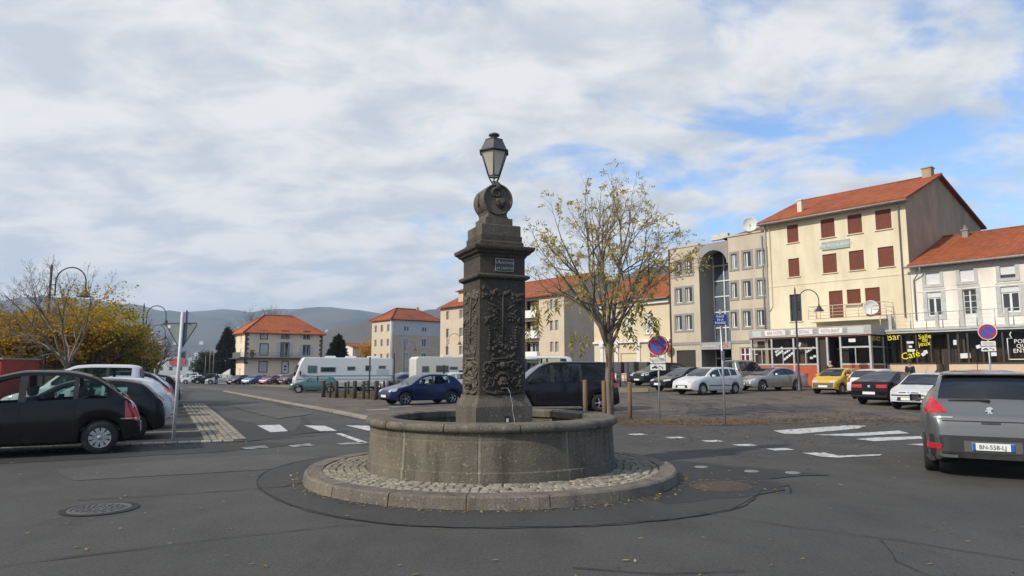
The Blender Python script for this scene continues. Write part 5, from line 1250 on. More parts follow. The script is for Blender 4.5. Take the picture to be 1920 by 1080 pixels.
# ---- white house with terrace and gaming bar, running out of the picture on the right
WW = 13.5; wf = Fr((RB.x + e.x * .02, RB.y + e.y * .02, .42), e); HW = at(1707, 498, RB.y).z - .42 - .05
root = thing('white_house', wf.o, 'two-storey white house with grey window trim, red roof and roof terrace over a bar', 'house')
upo = [wf.rect(1735, 1762, 506, 535), wf.rect(1799, 1826, 498, 528), wf.rect(1874, 1903, 487, 518)]
vt = np.mean([o[3] for o in upo]), np.mean([o[2] for o in upo]); upo = [(o[0], o[1], vt[1], vt[0]) for o in upo]
upo.append((upo[2][0] + 2.9, upo[2][1] + 2.9, vt[1], vt[0]))
lo = [wf.rect(1739, 1766, 550, 592), wf.rect(1806, 1832, 541, 609), wf.rect(1877, 1912, 534, 582)]
lz = (lo[0][3] + lo[2][3]) / 2; lo = [(lo[0][0], lo[0][1], lz - 1.55, lz), (lo[1][0], lo[1][1], lz - 2.45, lz + .02), (lo[2][0], lo[2][1], lz - 1.55, lz)]; lo.append((lo[2][0] + 2.9, lo[2][1] + 2.9, lz - 1.55, lz))
wall(wf, WW, HW, upo + lo, m_white, root)
for k, o in enumerate(upo):
    surround(wf, o, .20, grey_st, root)
    if k == 2: oo = (o[0], o[1], o[2] + .22, o[3]); blind(wf, oo, root); mb = MB(); mb.quad(wf.p(o[0], o[2], -.15), wf.p(o[1], o[2], -.15), wf.p(o[1], o[2] + .25, -.15), wf.p(o[0], o[2] + .25, -.15)); mb.build('pane', pane, root)
    else: blind(wf, o, root)
for k, o in enumerate(lo):
    surround(wf, o, .24, grey_st, root)
    if k == 1: casement(wf, o, root, leaves=2, bars=3, low=.95, n=-.18)
    else:
        blind(wf, (o[0], o[1], o[3] - .34, o[3]), root, -.05); casement(wf, (o[0], o[1], o[2], o[3] - .34), root, leaves=2, n=-.14, th=.08)
mb = MB(); mb.box(wf, .35, WW, HW - .55, HW - .12, -.01, .03); mb.build('frieze_band', grey_st, root)
mb = MB(); mb.box(wf, .35, WW, vt[1] - .46, vt[1] - .40, -.01, .03); mb.build('string_course', m_white, root)
side_walls(wf, WW, HW, 13, m_white, root, 2.6, .5, sides=(1,)); gable_roof(wf, WW, HW, 13, 2.6, m_roof, root, .5, .45, .02)
gutter(wf, -.2, WW, HW - .12, .50, root)
pipe([wf.p(.75, HW - .2, .5), wf.p(.75, HW - .4, .4), wf.p(.22, HW - .95, .08), wf.p(.22, 4.4, .08)], root)
cp = wf.p(1.7, HW + 2.3, -5.6); chimney(cp, .34, .55, m_gut, root)
# bar extension with the terrace on top
xd = 1.3; xf = Fr(wf.p(-1.28, 0, xd), e); XW = WW + 1.28; tz0 = 3.52
bar = thing('gaming_bar', xf.o, 'ground floor gaming bar with dark windows and yellow lettering under a railed terrace', 'bar front')
mb = MB(); mb.box(xf, -.25, XW, tz0, tz0 + .12, -xd + .0, .20); mb.box(xf, -.25, XW, tz0 + .125, tz0 + .24, -xd + .0, .26); mb.build('terrace_slab', grey_st, bar)
Zx = lambda px: xf.hit(px, 690)[0]
d0, d1 = Zx(1756), Zx(1780); bs = 1.52
mb = MB(); mb.box(xf, 0, d0, .0, bs, -.3, 0); mb.box(xf, d1, XW, .0, bs, -.3, 0); mb.build('base_wall', m_salmon, bar)
mb = MB()
cuts = [0.05, Zx(1693), Zx(1721), Zx(1748), d1 + .05, Zx(1800), Zx(1818), Zx(1846), Zx(1884), Zx(1930), XW - .1]
for q in cuts: mb.box(xf, q - .05, q + .05, bs, tz0, -.14, .0)
mb.box(xf, 0, d0, bs, bs + .10, -.13, .01); mb.box(xf, d1, XW, bs, bs + .10, -.13, .01); mb.box(xf, 0, XW, tz0 - .14, tz0 - .002, -.13, .012)
mb.build('window_frame', m_brown, bar)
for a, b in ((0, d0), (d1, XW)):
    k = [q for q in cuts if a - .1 < q < b + .1]
    for q0, q1 in zip(k[:-1], k[1:]): mb = MB(); mb.quad(xf.p(q0, bs, -.06), xf.p(q1, bs, -.06), xf.p(q1, tz0, -.06), xf.p(q0, tz0, -.06)); mb.build('pane', G_SHOP, bar)
mb = MB(); mb.box(xf, .1, XW, .02, tz0, -1.26, -1.22); mb.build('inside_wall', mat('dark_bar_interior', (.14, .10, .07), (.03, .025, .02), scale=1.2, rough=.8, sc=(1.5, 1.5, .4)), bar)
mb = MB()
for px in (1803, 1700, 1850): u_ = Zx(px); mb.box(xf, u_ - .12, u_ + .14, bs, tz0 - .1, -.5, -.45)
mb.build('curtain', mat('olive_curtain', (.22, .20, .12), rough=.9), bar)
mb = MB(); mb.box(xf, d0 - .02, d0 + .02, 0, bs, -1.2, -.3); mb.box(xf, d1 - .02, d1 + .02, 0, bs, -1.2, -.3); mb.build('porch_wall', m_salmon, bar)
mb = MB(); mb.tube([xf.p(d0 - .5, .55, .06), xf.p(d0 + .1, 1.25, .06)], .03, 6); mb.build('handrail', iron, bar)
mb = MB(); mb.box(xf, d0 + .05, d1 - .05, .05, 2.5, -1.2, -1.15); mb.build('door', m_dkdoor, bar)
for tx, px, py, sz_, rot, m_ in (('Bar', 1675.5, 632, .62, .08, letter_y), ('Salle', 1734, 631, .42, .07, letter_y), ('de', 1734, 637.5, .36, .05, letter_y), ('jeux', 1733.5, 644.5, .42, .10, letter_y), ('Café', 1707.5, 666, .62, .22, letter_y), ('POLE', 1916, 640, .33, .0, letter_w), ('QUI', 1917, 649, .33, 0, letter_w), ('ENTRE', 1919, 658, .33, 0, letter_w)):
    u_, v_ = xf.hit(px, py, .0); text(tx, sz_, xf, u_, v_, .018, m_, bar, rot=rot, ext=.006)
mb = MB()
for (px, py, a, b, c) in ((1706, 642, .20, .07, .0), (1706.5, 650, .10, .07, 0), (1708, 657, .22, .08, 0), (1731, 664, .12, .10, .6), (1735, 660, .11, .11, .3), (1790, 642, .09, .15, 0), (1808, 667, .32, .15, .05), (1834, 650, .12, .10, .3), (1863, 664, .14, .11, 0)):
    mb = MB(); u_, v_ = xf.hit(px, py); mb.box(Fr(xf.p(u_, v_, -.05), xf.u * math.cos(c) + xf.v * math.sin(c), xf.v * math.cos(c) - xf.u * math.sin(c), xf.n), -a, a, -b, b, 0, .008); mb.build('window_sticker', m_wt, bar)
hu, hv = xf.hit(1919, 650); mb = MB(); pts = [(-.75, -.72), (.75, -.72), (.75, .50), (.55, .50), (.60, .72), (.50, .95), (.0, 1.30), (-.50, .95), (-.62, .72), (-.52, .50), (-.75, .50), (-.75, -.72)]
mb.tube([xf.p(hu + a, hv + b, -.02) for a, b in pts], .035, 5); mb.build('window_outline', letter_w, bar)
# terrace railing
mb = MB(); tzz = tz0 + .24
for q in (1.0, .05): mb.tube([xf.p(-.2, tzz + q, .16), xf.p(XW, tzz + q, .16)], .022, 5)
for k in range(16): u = -.2 + k * .92; mb.tube([xf.p(u, tzz, .16), xf.p(u, tzz + 1.0, .16)], .024 if k % 2 else .03, 5)
for q in (.25, .5, .75): mb.tube([xf.p(-.2, tzz + q, .16), xf.p(XW, tzz + q, .16)], .007, 4)
rl = mb.build('terrace_railing', steel, bar)
for px in (1669, 1757, 1888): u = xf.hit(px, 600, .16)[0]; mb = MB(); mb.box(xf, u - .09, u + .09, tzz - .02, tzz + 1.0, .08, .22); mb.build('terrace_post', grey_st, rl)

# ---- hotel with the arched stair bay
HA = Vector((13.85, 60.45, 0)); hf = Fr((HA.x, HA.y, .5), (RA - HA).normalized()); HWd = (RA - HA).length - .05; HH = at(1438, 434, RA.y).z - .5
root = thing('hotel', hf.o, 'beige and grey hotel with a tall arched glazed stair bay', 'hotel')
Zh = lambda px, py=560: hf.hit(px, py)[0]
b0, b1 = Zh(1312), Zh(1368); HL = HH - .25
lw = []; 
for (x0, x1), rows in (((1267, 1279), None), ((1285.5, 1298), None)):
    for (ya, yb) in ((487, 521), (540, 572), (592, 622)):
        lw.append(hf.rect(x0, x1, ya, yb))
rw = []
for (x0, x1), dy in (((1371, 1382), 0), ((1394, 1408), -3), ((1420, 1436), -7)):
    for (ya, yb) in ((474, 503), (529, 559), (585, 615)): rw.append(hf.rect(x0, x1, ya + dy * .6, yb + dy * .6))
def level(L_):
    for r_ in range(3):
        t = np.mean([o[3] for o in L_[r_::3]]); b = np.mean([o[2] for o in L_[r_::3]])
        for k in range(r_, len(L_), 3): L_[k] = (L_[k][0], L_[k][1], b, t)
level(rw)
for k in range(len(lw)): lw[k] = (lw[k][0], lw[k][1], rw[k % 3][2], rw[k % 3][3])
gar = (Zh(1269, 680), Zh(1305, 680), .05, 2.75)
f1 = Fr(hf.o, hf.u); wall(f1, b0, HL, [gar] + lw, m_beige, root)
f2 = Fr(hf.p(b1, 0), hf.u); shopw = (Zh(1388, 680) - b1, HWd - b1 - .45, .55, 2.85)
wall(f2, HWd - b1, HH, [shopw] + [(o[0] - b1, o[1] - b1, o[2], o[3]) for o in rw], m_beige, root)
for o in lw: surround(f1, o, .16, m_hgrey, root); casement(f1, o, root, leaves=2, n=-.16, split=[o[0] + (o[1] - o[0]) * .36], th=.07)
for o in rw: q = (o[0] - b1, o[1] - b1, o[2], o[3]); surround(f2, q, .18, m_hgrey, root); casement(f2, q, root, leaves=2, n=-.16, split=[q[0] + (q[1] - q[0]) * .36], th=.07, pm=pane_c if rg.random() < .5 else pane)
# recessed bay: grey cheek, glazing, arch
bd = 2.0; bt = HH - .35; cen = (b0 + b1) / 2; rad = (b1 - b0) / 2 - .12
mb = MB(); mb.quad(hf.p(b0, 0, 0), hf.p(b0, 0, -bd), hf.p(b0, HL, -bd), hf.p(b0, HL, 0)); mb.quad(hf.p(b1, 0, -bd), hf.p(b1, 0, 0), hf.p(b1, HH, 0), hf.p(b1, HH, -bd)); mb.build('bay_cheek', m_hgrey, root)
zs_ = bt - rad - .45; pts = [(b0, zs_), ] + [(cen - rad * math.cos(t), zs_ + rad * .95 * math.sin(t)) for t in [pi * k / 14 for k in range(15)]] + [(b1, zs_), (b1, bt + .1), (b0, bt + .1)]
mb = MB(); mb.prism(hf, pts, -.9, .04); mb.build('arch', m_hgrey, root)
mb = MB(); mb.box(hf, b0 + .02, b1 - .02, 3.3, bt, -bd - .06, -bd - .02); mb.build('pane', mat('blue_grey_glazing', (.13, .16, .19), (.07, .09, .11), scale=.8, rough=.06, spec=.9), root)
mb = MB(); gx0 = b0 + .08
for q in (gx0, gx0 + (b1 - gx0) * .38, gx0 + (b1 - gx0) * .72, b1 - .06): mb.box(hf, q - .05, q + .05, 3.3, bt, -bd - .02, -bd + .07)
k = 3.3
while k < bt: mb.box(hf, gx0, b1, k - .05, k + .05, -bd - .015, -bd + .06); k += 1.33
mb.build('stair_glazing_bars', white_p, root)
mb = MB(); mb.box(hf, b0 - .02, b1 + .02, 2.75, 3.35, -bd, .10); sb = mb.build('hotel_sign', mat('hotel_sign_grey', (.36, .355, .35), (.30, .295, .29), scale=2, rough=.5), root)
text('AN', .62, hf, b1 - .62, 3.06, .105, letter_r, sb)
mb = MB(); mb.tube([hf.p(b0 + .2 + .075 * k, 3.02 + .07 * math.sin(k * 1.9), .11) for k in range(18)], .022, 5); mb.build('script_line', letter_w, sb)
mb = MB(); mb.box(hf, b0 + .06, b1 - .06, .02, 2.7, -bd - .05, -bd - .02); mb.build('entrance_wall', dark_in, root)
mb = MB()
for q in (gx0, gx0 + .55, b1 - .1): mb.box(hf, q - .05, q + .05, .05, 2.74, -bd, -bd + .06)
mb.box(hf, gx0, b1, 2.0, 2.1, -bd, -bd + .055); mb.box(hf, gx0, gx0 + .55, .9, .98, -bd, -bd + .055); mb.build('entrance_frame', white_p, root)
mb = MB(); mb.box(hf, gar[0], gar[1], gar[2], gar[3], -.16, -.12); gd = mb.build('garage_door', m_dkdoor, root); text('AUTO', .30, hf, (gar[0] + gar[1]) / 2 - .1, 1.75, -.115, mat('grey_door_lettering', (.40, .39, .37), rough=.6), gd)
for q in range(6):
    mb = MB(); v_ = gar[2] + .05 + q * .45; mb.box(hf, gar[0] + .02, gar[1] - .02, v_, v_ + .42, -.12, -.105); mb.build('door_panel', m_dkdoor, gd)
so = shopw; casement(f2, so, root, leaves=5, n=-.12, th=.08, pm=m_curt); mb = MB(); mb.box(f2, so[0], so[1], 2.25, 2.33, -.16, -.07); mb.build('transom', white_p, root)
mb = MB(); mb.box(hf, 0, b0, 3.18, 3.42, -.01, .05); mb.box(hf, b1, HWd, 3.18, 3.42, -.01, .05); mb.build('string_course', m_hgrey, root)
mb = MB(); mb.box(hf, -.02, b0, HL, HL + .12, -.4, .06); mb.box(hf, b1, HWd, HH, HH + .12, -.4, .08); mb.build('coping', m_beige, root)
side_walls(hf, HWd, HL, 11, m_beige, root, 0, .5)
mb = MB(); P = [hf.p(b1 - .6, HH + .0, -.1), hf.p(HWd, HH + .0, -.1), hf.p(HWd, HH + 1.7, -5), hf.p(b1 - .6, HH + 1.5, -5)]; mb.quad(*P); mb.quad(hf.p(0, HL - .02, 0), hf.p(b1, HL - .02, 0), hf.p(b1, HL - .02, -11), hf.p(0, HL - .02, -11)); mb.quad(hf.p(b1 - .6, HH, -.1), hf.p(b1 - .6, HH + 1.5, -5), hf.p(b1 - .6, HH, -9), hf.p(b1 - .6, HL - .5, -5)); mb.build('roof', m_roofd, root)
u_ = Zh(1335, 470); mb = MB(); mb.bbox(hf, u_ - .75, u_ + .9, HH + .15, HH + .62, -1.3, -1.0, .03); mb.build('roof_sign', mat('pale_roof_board', (.62, .58, .48), (.5, .46, .38), scale=2, rough=.6), root)
pipe([hf.p(HWd - .15, HH - .3, .10), hf.p(HWd - .15, 3.3, .10)], root); pipe([hf.p(.05, HL, .10), hf.p(.05, .2, .10)], root, m_brown)
u_, v_ = hf.hit(1408, 421); fd = Fr(hf.p(u_, v_, .15), Vector((.93, -.37, 0)), (0, 0, 1), None); mb = MB()
mb.lathe([(0, .12), (.25, .10), (.5, .02), (.58, -.06), (.60, -.05), (.5, .05), (.25, .12)], (0, 0, 0), 20); mb.v = [tuple(fd.o + fd.u * a + fd.v * b + fd.n * -c) for a, b, c in mb.v]; ds = mb.build('satellite_dish', white_p, root)
mb = MB(); mb.tube([hf.p(u_, HH, -.1), hf.p(u_, v_, .05)], .03, 6); mb.tube([fd.p(0, -.5, 0), fd.p(0, -.1, .6)], .018, 5); mb.build('dish_arm', m_gut, ds)
u_ = Zh(1389, 430); mb = MB(); mb.lathe([(.16, 0), (.16, .5), (.24, .52), (.22, .72), (0, .76)], hf.p(u_, HH + .45, -1.5), 10); mb.build('roof_cowl', iron, root)
# small projecting signs
cs = thing('round_shop_sign', hf.p(-.1, 3.0, .5), 'small round red shop sign sticking out left of the garage door', 'shop sign')
mb = MB(); f_ = Fr(hf.p(-.1, 3.0, .55), Vector((.75, -.66, 0)), (0, 0, 1), None); mb.lathe([(0, -.05), (.42, -.05), (.42, .05), (0, .05)], (0, 0, 0), 18, False); mb.v = [tuple(f_.p(a, b, c)) for a, b, c in mb.v]; dsc = mb.build('disc', mat('sign_red', (.40, .03, .02), rough=.4), cs)
mb = MB(); mb.box(f_, -.20, .20, -.06, .06, .05, .07); mb.box(f_, -.07, .07, -.22, .22, .052, .068); mb.build('emblem', mat('emblem_gold', (.45, .28, .03), rough=.4), dsc); mb = MB(); mb.tube([hf.p(-.1, 3.0, 0), hf.p(-.1, 3.0, .3)], .03, 6); mb.build('bracket', iron, cs)

# ---- low cream house with garage
LA_ = Vector((8.0, 67.6, 0)); lf = Fr((LA_.x, LA_.y, .5), (HA - LA_).normalized()); LW = (HA - LA_).length - .04; LH = at(1253, 556, HA.y).z - .5
root = thing('garage_house', lf.o, 'low pale yellow house with white shutters, garage and red roof beside the hotel', 'house')
Zl = lambda px, py=600: lf.hit(px, py)[0]
w1 = lf.rect(1209, 1225, 588, 626); w2 = lf.rect(1172, 1187, 592, 628); w2 = (w2[0], w2[1], w1[2], w1[3])
gdo = (Zl(1164, 680), Zl(1194, 680), .05, 2.6); ddo = (Zl(1219, 680), Zl(1232, 680), .05, 2.6); w3 = (Zl(1131), Zl(1143), w1[2], w1[3])
wall(lf, LW, LH, [w1, w2, w3, gdo, ddo], m_lowcream, root)
for o in (w1, w2, w3): blind(lf, o, root, -.06, name='white_shutter'); sill(lf, o, root, m_lowcream)
mb = MB(); mb.box(lf, gdo[0], gdo[1], .05, 2.6, -.14, -.10); gd = mb.build('garage_door', m_lowcream, root)
for q in range(5): mb = MB(); mb.box(lf, gdo[0] + .03, gdo[1] - .03, .08 + q * .5, .08 + q * .5 + .46, -.10, -.085); mb.build('door_panel', m_lowcream, gd)
mb = MB(); mb.box(lf, ddo[0], ddo[1], .05, 2.6, -.16, -.12); mb.build('door', m_wood, root)
mb = MB(); mb.box(lf, 0, LW, 3.55, 3.75, -.01, .22); mb.box(lf, 0, LW, LH - .5, LH - .2, -.01, .25); mb.build('cornice', white_p, root)
mb = MB()
for px in (1130, 1158, 1199, 1245): u = Zl(px, 680); mb.box(lf, u - .18, u + .18, 0, 3.55, -.01, .14); mb.box(lf, u - .25, u + .25, 3.2, 3.55, -.01, .24)
mb.build('pilaster', white_p, root)
side_walls(lf, LW, LH, 9, m_lowcream, root, 2.4, .5); gable_roof(lf, LW, LH, 9, 2.5, m_roof, root, .5, .45, .05); gutter(lf, 0, LW, LH - .1, .5, root)

# ---- apartment blocks
def balcony(fr, u0, u1, v, parent, d=.9, m=white_bl):
    mb = MB(); mb.box(fr, u0, u1, v - .15, v, -.6, d); mb.box(fr, u0, u1, v, v + .85, d - .08, d); mb.box(fr, u0, u0 + .08, v, v + .85, 0, d - .08); mb.box(fr, u1 - .08, u1, v, v + .85, 0, d - .08); return mb.build('balcony', m, parent)
AA = Vector((-11.35, 109.8, 0)); AB = Vector((6.62, 88.0, 0)); af = Fr((AA.x, AA.y, .1), (AB - AA).normalized()); AW = (AB - AA).length; AH = at(1057, 549, 88).z - .1
root = thing('apartment_block', af.o, 'long beige apartment block with white balconies behind the fountain column', 'apartment building')
ops = []; wins = []; bals = []
st = 2.75
def awin(u, v, w_=.62, h=1.35): o = (u - w_ / 2, u + w_ / 2, v, v + h); ops.append(o); wins.append(o)
for u in (AW - 1.4, AW - 2.35):
    for k in range(4): awin(u, .95 + k * st)
for u in (AW - 10, AW - 11.2, AW - 14.5, 6.5, 5.6, 2.0):
    for k in range(4): awin(u, .95 + k * st, .8)
for u in (AW - 6.2, AW - 20.0, 8.6):
    for k in range(4): o = (u - 1.4, u + 1.4, .25 + k * st, 2.45 + k * st); ops.append(o); bals.append(o)
wall(af, AW, AH, ops, m_apt, root, depth=.35)
for o in wins: casement(af, o, root, n=-.2, leaves=2, th=.06); 
for o in bals:
    mb = MB(); mb.quad(af.p(o[0], o[2], -.9), af.p(o[1], o[2], -.9), af.p(o[1], o[3], -.9), af.p(o[0], o[3], -.9)); mb.build('loggia_back', m_apt2, root)
    casement(af, (o[0] + .5, o[0] + 1.9, o[2], o[3] - .2), root, n=-.85, leaves=2); balcony(af, o[0] - .1, o[1] + .1, o[2], root, .5)
side_walls(af, AW, AH, 13, m_apt2, root, 3.0, .5); gable_roof(af, AW, AH, 13, 3.1, m_roof, root, .5, .5, .25)
# stair tower rising through the roof at the far end
tf = Fr(af.p(3.2, AH, -1.2), af.u); mb = MB(); mb.box(tf, 0, 5.5, -.5, 2.4, -6, 0); twr = mb.build('roof_tower', m_apt, root)
mb = MB(); a, b, c, d, t_ = tf.p(-.5, 2.35, .5), tf.p(6, 2.35, .5), tf.p(6, 2.35, -6.5), tf.p(-.5, 2.35, -6.5), tf.p(2.75, 4.1, -3); mb.add([a, b, c, d, t_], [(0, 1, 4), (1, 2, 4), (2, 3, 4), (3, 0, 4)]); mb.build('tower_roof', m_roof, twr)
casement(tf, (2.0, 3.2, .6, 1.9), twr, n=.02)
# nearer-to-us block on the left
BA = Vector((-23.4, 135, 0)); bf = Fr((BA.x, BA.y, -.6), E2); BWd = 11.3; BH = at(735, 597, 135).z + .6
root = thing('apartment_block', bf.o, 'tan apartment block with a pale top storey and red hipped roof, left of the column', 'apartment building')
bl = Fr(bf.p(0, 0, -8.0), E1)      # lit side, running towards the corner
ops = []
for u, w_, kinds in ((3.2, 1.2, 'bs'), (7.4, 1.1, 'ww')):
    for k in range(4):
        h = .9 if k == 3 else 1.55; o = (u - w_ / 2, u + w_ / 2, 1.0 + k * 2.85 + (.2 if k == 3 else 0), 1.0 + k * 2.85 + h + (.2 if k == 3 else 0)); ops.append(o)
wall(bf, BWd, BH, ops, m_apt2, root)
for k, o in enumerate(ops):
    surround(bf, o, .12, white_p, root, .02); 
    if k < 4 and k != 3: blind(bf, o, root, m=m_aptw)
    else: casement(bf, o, root)
mb = MB(); mb.box(bf, .0, BWd, BH - 3.2, BH - .02, .0, .05); top = mb.build('top_storey_band', m_aptw, root)
for o in (ops[3], ops[7]): casement(bf, o, root, n=.07)
ops2 = []
for u in (1.6, 4.1, 6.6):
    for k in range(4): ops2.append((u - .45, u + .45, 1.0 + k * 2.85, 2.4 + k * 2.85))
wall(bl, 8.0, BH, ops2, m_apt, root)
for o in ops2: casement(bl, o, root, leaves=2)
mb = MB(); mb.quad(bl.p(0, 0, 0), bf.p(BWd, 0, -8), bf.p(BWd, BH, -8), bl.p(0, BH, 0)); mb.quad(bf.p(BWd, 0, 0), bf.p(BWd, 0, -8), bf.p(BWd, BH, -8), bf.p(BWd, BH, 0)); mb.build('back_wall', m_apt2, root)
pipe([bf.p(.25, BH, .1), bf.p(.25, 0, .1)], root, m_gut, .08); pipe([bf.p(-.1, BH, -.3), bf.p(-.1, 0, -.3)], root, white_p, .10)
def hip(fr, W, D, H, rise, m, parent, ov=.45, ins=None):
    i_ = ins or D / 2; a, b, c, d = fr.p(-ov, H - .1, ov), fr.p(W + ov, H - .1, ov), fr.p(W + ov, H - .1, -D - ov), fr.p(-ov, H - .1, -D - ov); r0, r1 = fr.p(i_, H + rise, -D / 2), fr.p(W - i_, H + rise, -D / 2)
    mb = MB(); mb.add([a, b, c, d, r0, r1], [(0, 1, 5, 4), (1, 2, 5), (2, 3, 4, 5), (3, 0, 4)]); dn = Vector((0, 0, -.16)); mb.add([a, b, c, d, a + dn, b + dn, c + dn, d + dn], [(0, 4, 5, 1), (1, 5, 6, 2), (2, 6, 7, 3), (3, 7, 4, 0), (7, 6, 5, 4)])
    r_ = mb.build('roof', m, parent); mb = MB()
    for p, q in ((a, r0), (b, r1), (c, r1), (d, r0), (r0, r1)):
        n_ = max(2, int((q - p).length / .5))
        for k in range(n_): mb.tube([p.lerp(q, k / n_) + Vector((0, 0, .04)), p.lerp(q, (k + 1.08) / n_) + Vector((0, 0, .06))], [.14, .11], 5, caps=False)
    tag(mb.build('ridge_tile', m, r_), kind='stuff'); return r_
r_ = hip(bf, BWd, 8.0, BH, 2.4, m_roof, root, .4, 3.2); chimney(bf.p(8.2, BH + 2.3, -4), .5, .5, m_apt, root, False)
# ---- house with the hipped roof and wrap-round balcony
hd = Vector((.81, .587, 0)); hb = Vector((-47.96, 125, 0)); of = Fr((hb.x, hb.y, -1.3), hd); OW = 14.3; OD = 9.0; OH = at(461, 622, 125).z + 1.3
root = thing('hip_roofed_house', of.o, 'beige house with orange hipped roof, dark corner stones and wrap-round balcony', 'house')
ol = Fr(of.p(0, 0, -OD), of.n)
Zo = lambda px, py: of.hit(px, py)
def orect(x0, x1, y0, y1): return of.rect(x0, x1, y0, y1)
u1_ = [orect(489, 501, 621, 635), orect(529, 541, 621, 634), orect(570, 580, 622, 635)]
f1_ = [orect(488, 502, 645, 665), orect(527, 541, 643, 668), orect(569, 580, 648, 665)]
g_ = [orect(486, 500, 678, 697), orect(529, 540, 678, 699)]
wall(of, OW, OH, u1_ + f1_ + g_, m_house, root)
for k, o in enumerate(u1_ + f1_ + g_):
    surround(of, o, .14, m_quoin, root, .03)
    if k in (0, 3, 6): slatted(of, o, root, -.05, m_shutg, 12)
    elif k == 7: mb = MB(); mb.box(of, o[0], o[1], o[2], o[3], -.14, -.1); dd = mb.build('door', white_p, root); mb = MB(); mb.box(of, o[0] + .35, o[1] - .3, o[2] + 1.0, o[2] + 1.35, -.1, -.09); mb.box(of, o[0] + .35, o[1] - .3, o[2] + .4, o[2] + .75, -.1, -.09); mb.build('door_pane', pane, dd)
    else:
        casement(of, o, root)
        for sd in (0, 1):
            q = (o[0] - .72, o[0] - .16) if sd == 0 else (o[1] + .16, o[1] + .72); mb = MB(); mb.box(of, q[0], q[1], o[2], o[3], .035, .07); mb.build('open_shutter', m_shutg, root)
lops = []
for u in (2.4, 6.2):
    for a, b in ((OH - 2.0, OH - .5), (OH - 5.0, OH - 3.0), (1.2, 3.1)): lops.append((u - .5, u + .5, a, b))
wall(ol, OD, OH, lops, m_house, root)
for o in lops: slatted(ol, o, root, -.05, m_shutg, 12)
mb = MB(); mb.quad(of.p(OW, 0, 0), of.p(OW, 0, -OD), of.p(OW, OH, -OD), of.p(OW, OH, 0)); mb.quad(of.p(0, 0, -OD), of.p(OW, 0, -OD), of.p(OW, OH, -OD), of.p(0, OH, -OD)); mb.build('back_wall', m_house, root)
for sd in (0, 1):
    for k in range(int((OH - .3) / .42)):
        ln = .62 if k % 2 else .36; u0_, u1q = (-.03, ln) if sd == 0 else (OW - ln, OW + .03)
        if sd == 0 and k < 9: continue
        mb = MB(); mb.box(of, u0_, u1q, .1 + k * .42, .1 + k * .42 + .39, -.3, .035); mb.build('quoin', m_quoin, root)
hip(of, OW, OD, OH, 3.5, m_roofh, root, .55)
bz_ = of.hit(520, 671)[1]; mb = MB(); mb.box(of, -1.1, 11.2, bz_ - .22, bz_, 0, 1.1); mb.box(ol, 1.0, OD + 1.05, bz_ - .225, bz_ - .005, 0, 1.1); bal = mb.build('balcony', m_quoin, root)
mb = MB(); mb.box(of, -1.1, -1.04, bz_, bz_ + .95, -4, 1.08); mb.build('balcony_screen', mat('grey_green_screen', (.11, .12, .11), rough=.8), bal)
mb = MB()
for q in (.95, .5, .1): mb.tube([of.p(-1.05, bz_ + q, 1.05), of.p(11.15, bz_ + q, 1.05)], .025, 4)
for k in range(62): u = -1.05 + k * .2; mb.tube([of.p(u, bz_, 1.05), of.p(u, bz_ + .95, 1.05)], .014, 4)
mb.build('railing', m_gut, bal)
pt = of.hit(473, 662, .8); sp_ = thing('potted_shrub', of.p(pt[0], bz_, .8), 'reddish potted shrub on the balcony of the hip-roofed house', 'plant'); mb = MB(); mb.lathe([(0, 0), (.22, 0), (.28, .35), (0, .35)], of.p(pt[0], bz_, .8), 10); mb.build('pot', m_quoin, sp_)
mb = MB()
for k in range(70):
    c = of.p(pt[0], bz_ + .35 + rg.random() * .9, .8) + Vector((rg.gauss(0, .2), rg.gauss(0, .2), 0)); d_ = Vector((rg.gauss(0, 1), rg.gauss(0, 1), rg.gauss(0, 1))).normalized() * .14; s_ = d_.orthogonal(); mb.quad(c - d_, c + s_, c + d_, c - s_)
tag(mb.build('foliage', mat('rust_foliage', (.14, .05, .02), rough=.8), sp_), kind='stuff')
# low white garden wall by that house, pale house beyond the fir, small far houses
gw = thing('garden_wall', (X(395, 118), 118, -1.1), 'pale rendered garden wall sloping down left of the hip-roofed house', 'wall')
mb = MB(); f_ = Fr((X(372, 120), 120, -1.2), Vector((1, -.1, 0)).normalized()); mb.prism(f_, [(0, 0), (5.6, 0), (5.6, 2.9), (4.0, 1.9), (3.2, 2.0), (2.6, 1.2), (0, 1.1)], -.3, 0); mb.build('wall_body', m_white, gw)
def small_house(name, p, u, W, D, H, rise, mw, mr, label, wins=3, cat='house'):
    r_ = thing(name, p, label, cat); f = Fr(p, u); ops = []
    for k in range(wins):
        for fl in range(max(1, int(H / 3))): c = W * (k + .5) / wins; ops.append((c - .5, c + .5, .9 + fl * 2.9, 2.2 + fl * 2.9))
    wall(f, W, H, ops, mw, r_)
    for o in ops: casement(f, o, r_, leaves=2)
    side_walls(f, W, H, D, mw, r_, rise, .5); gable_roof(f, W, H, D, rise, mr, r_); return r_
small_house('pale_house', (X(660, 150), 150, -.9), E2, 9, 8, 7.2, .8, m_white, m_roof, 'pale house half hidden by the dark fir tree', 2)
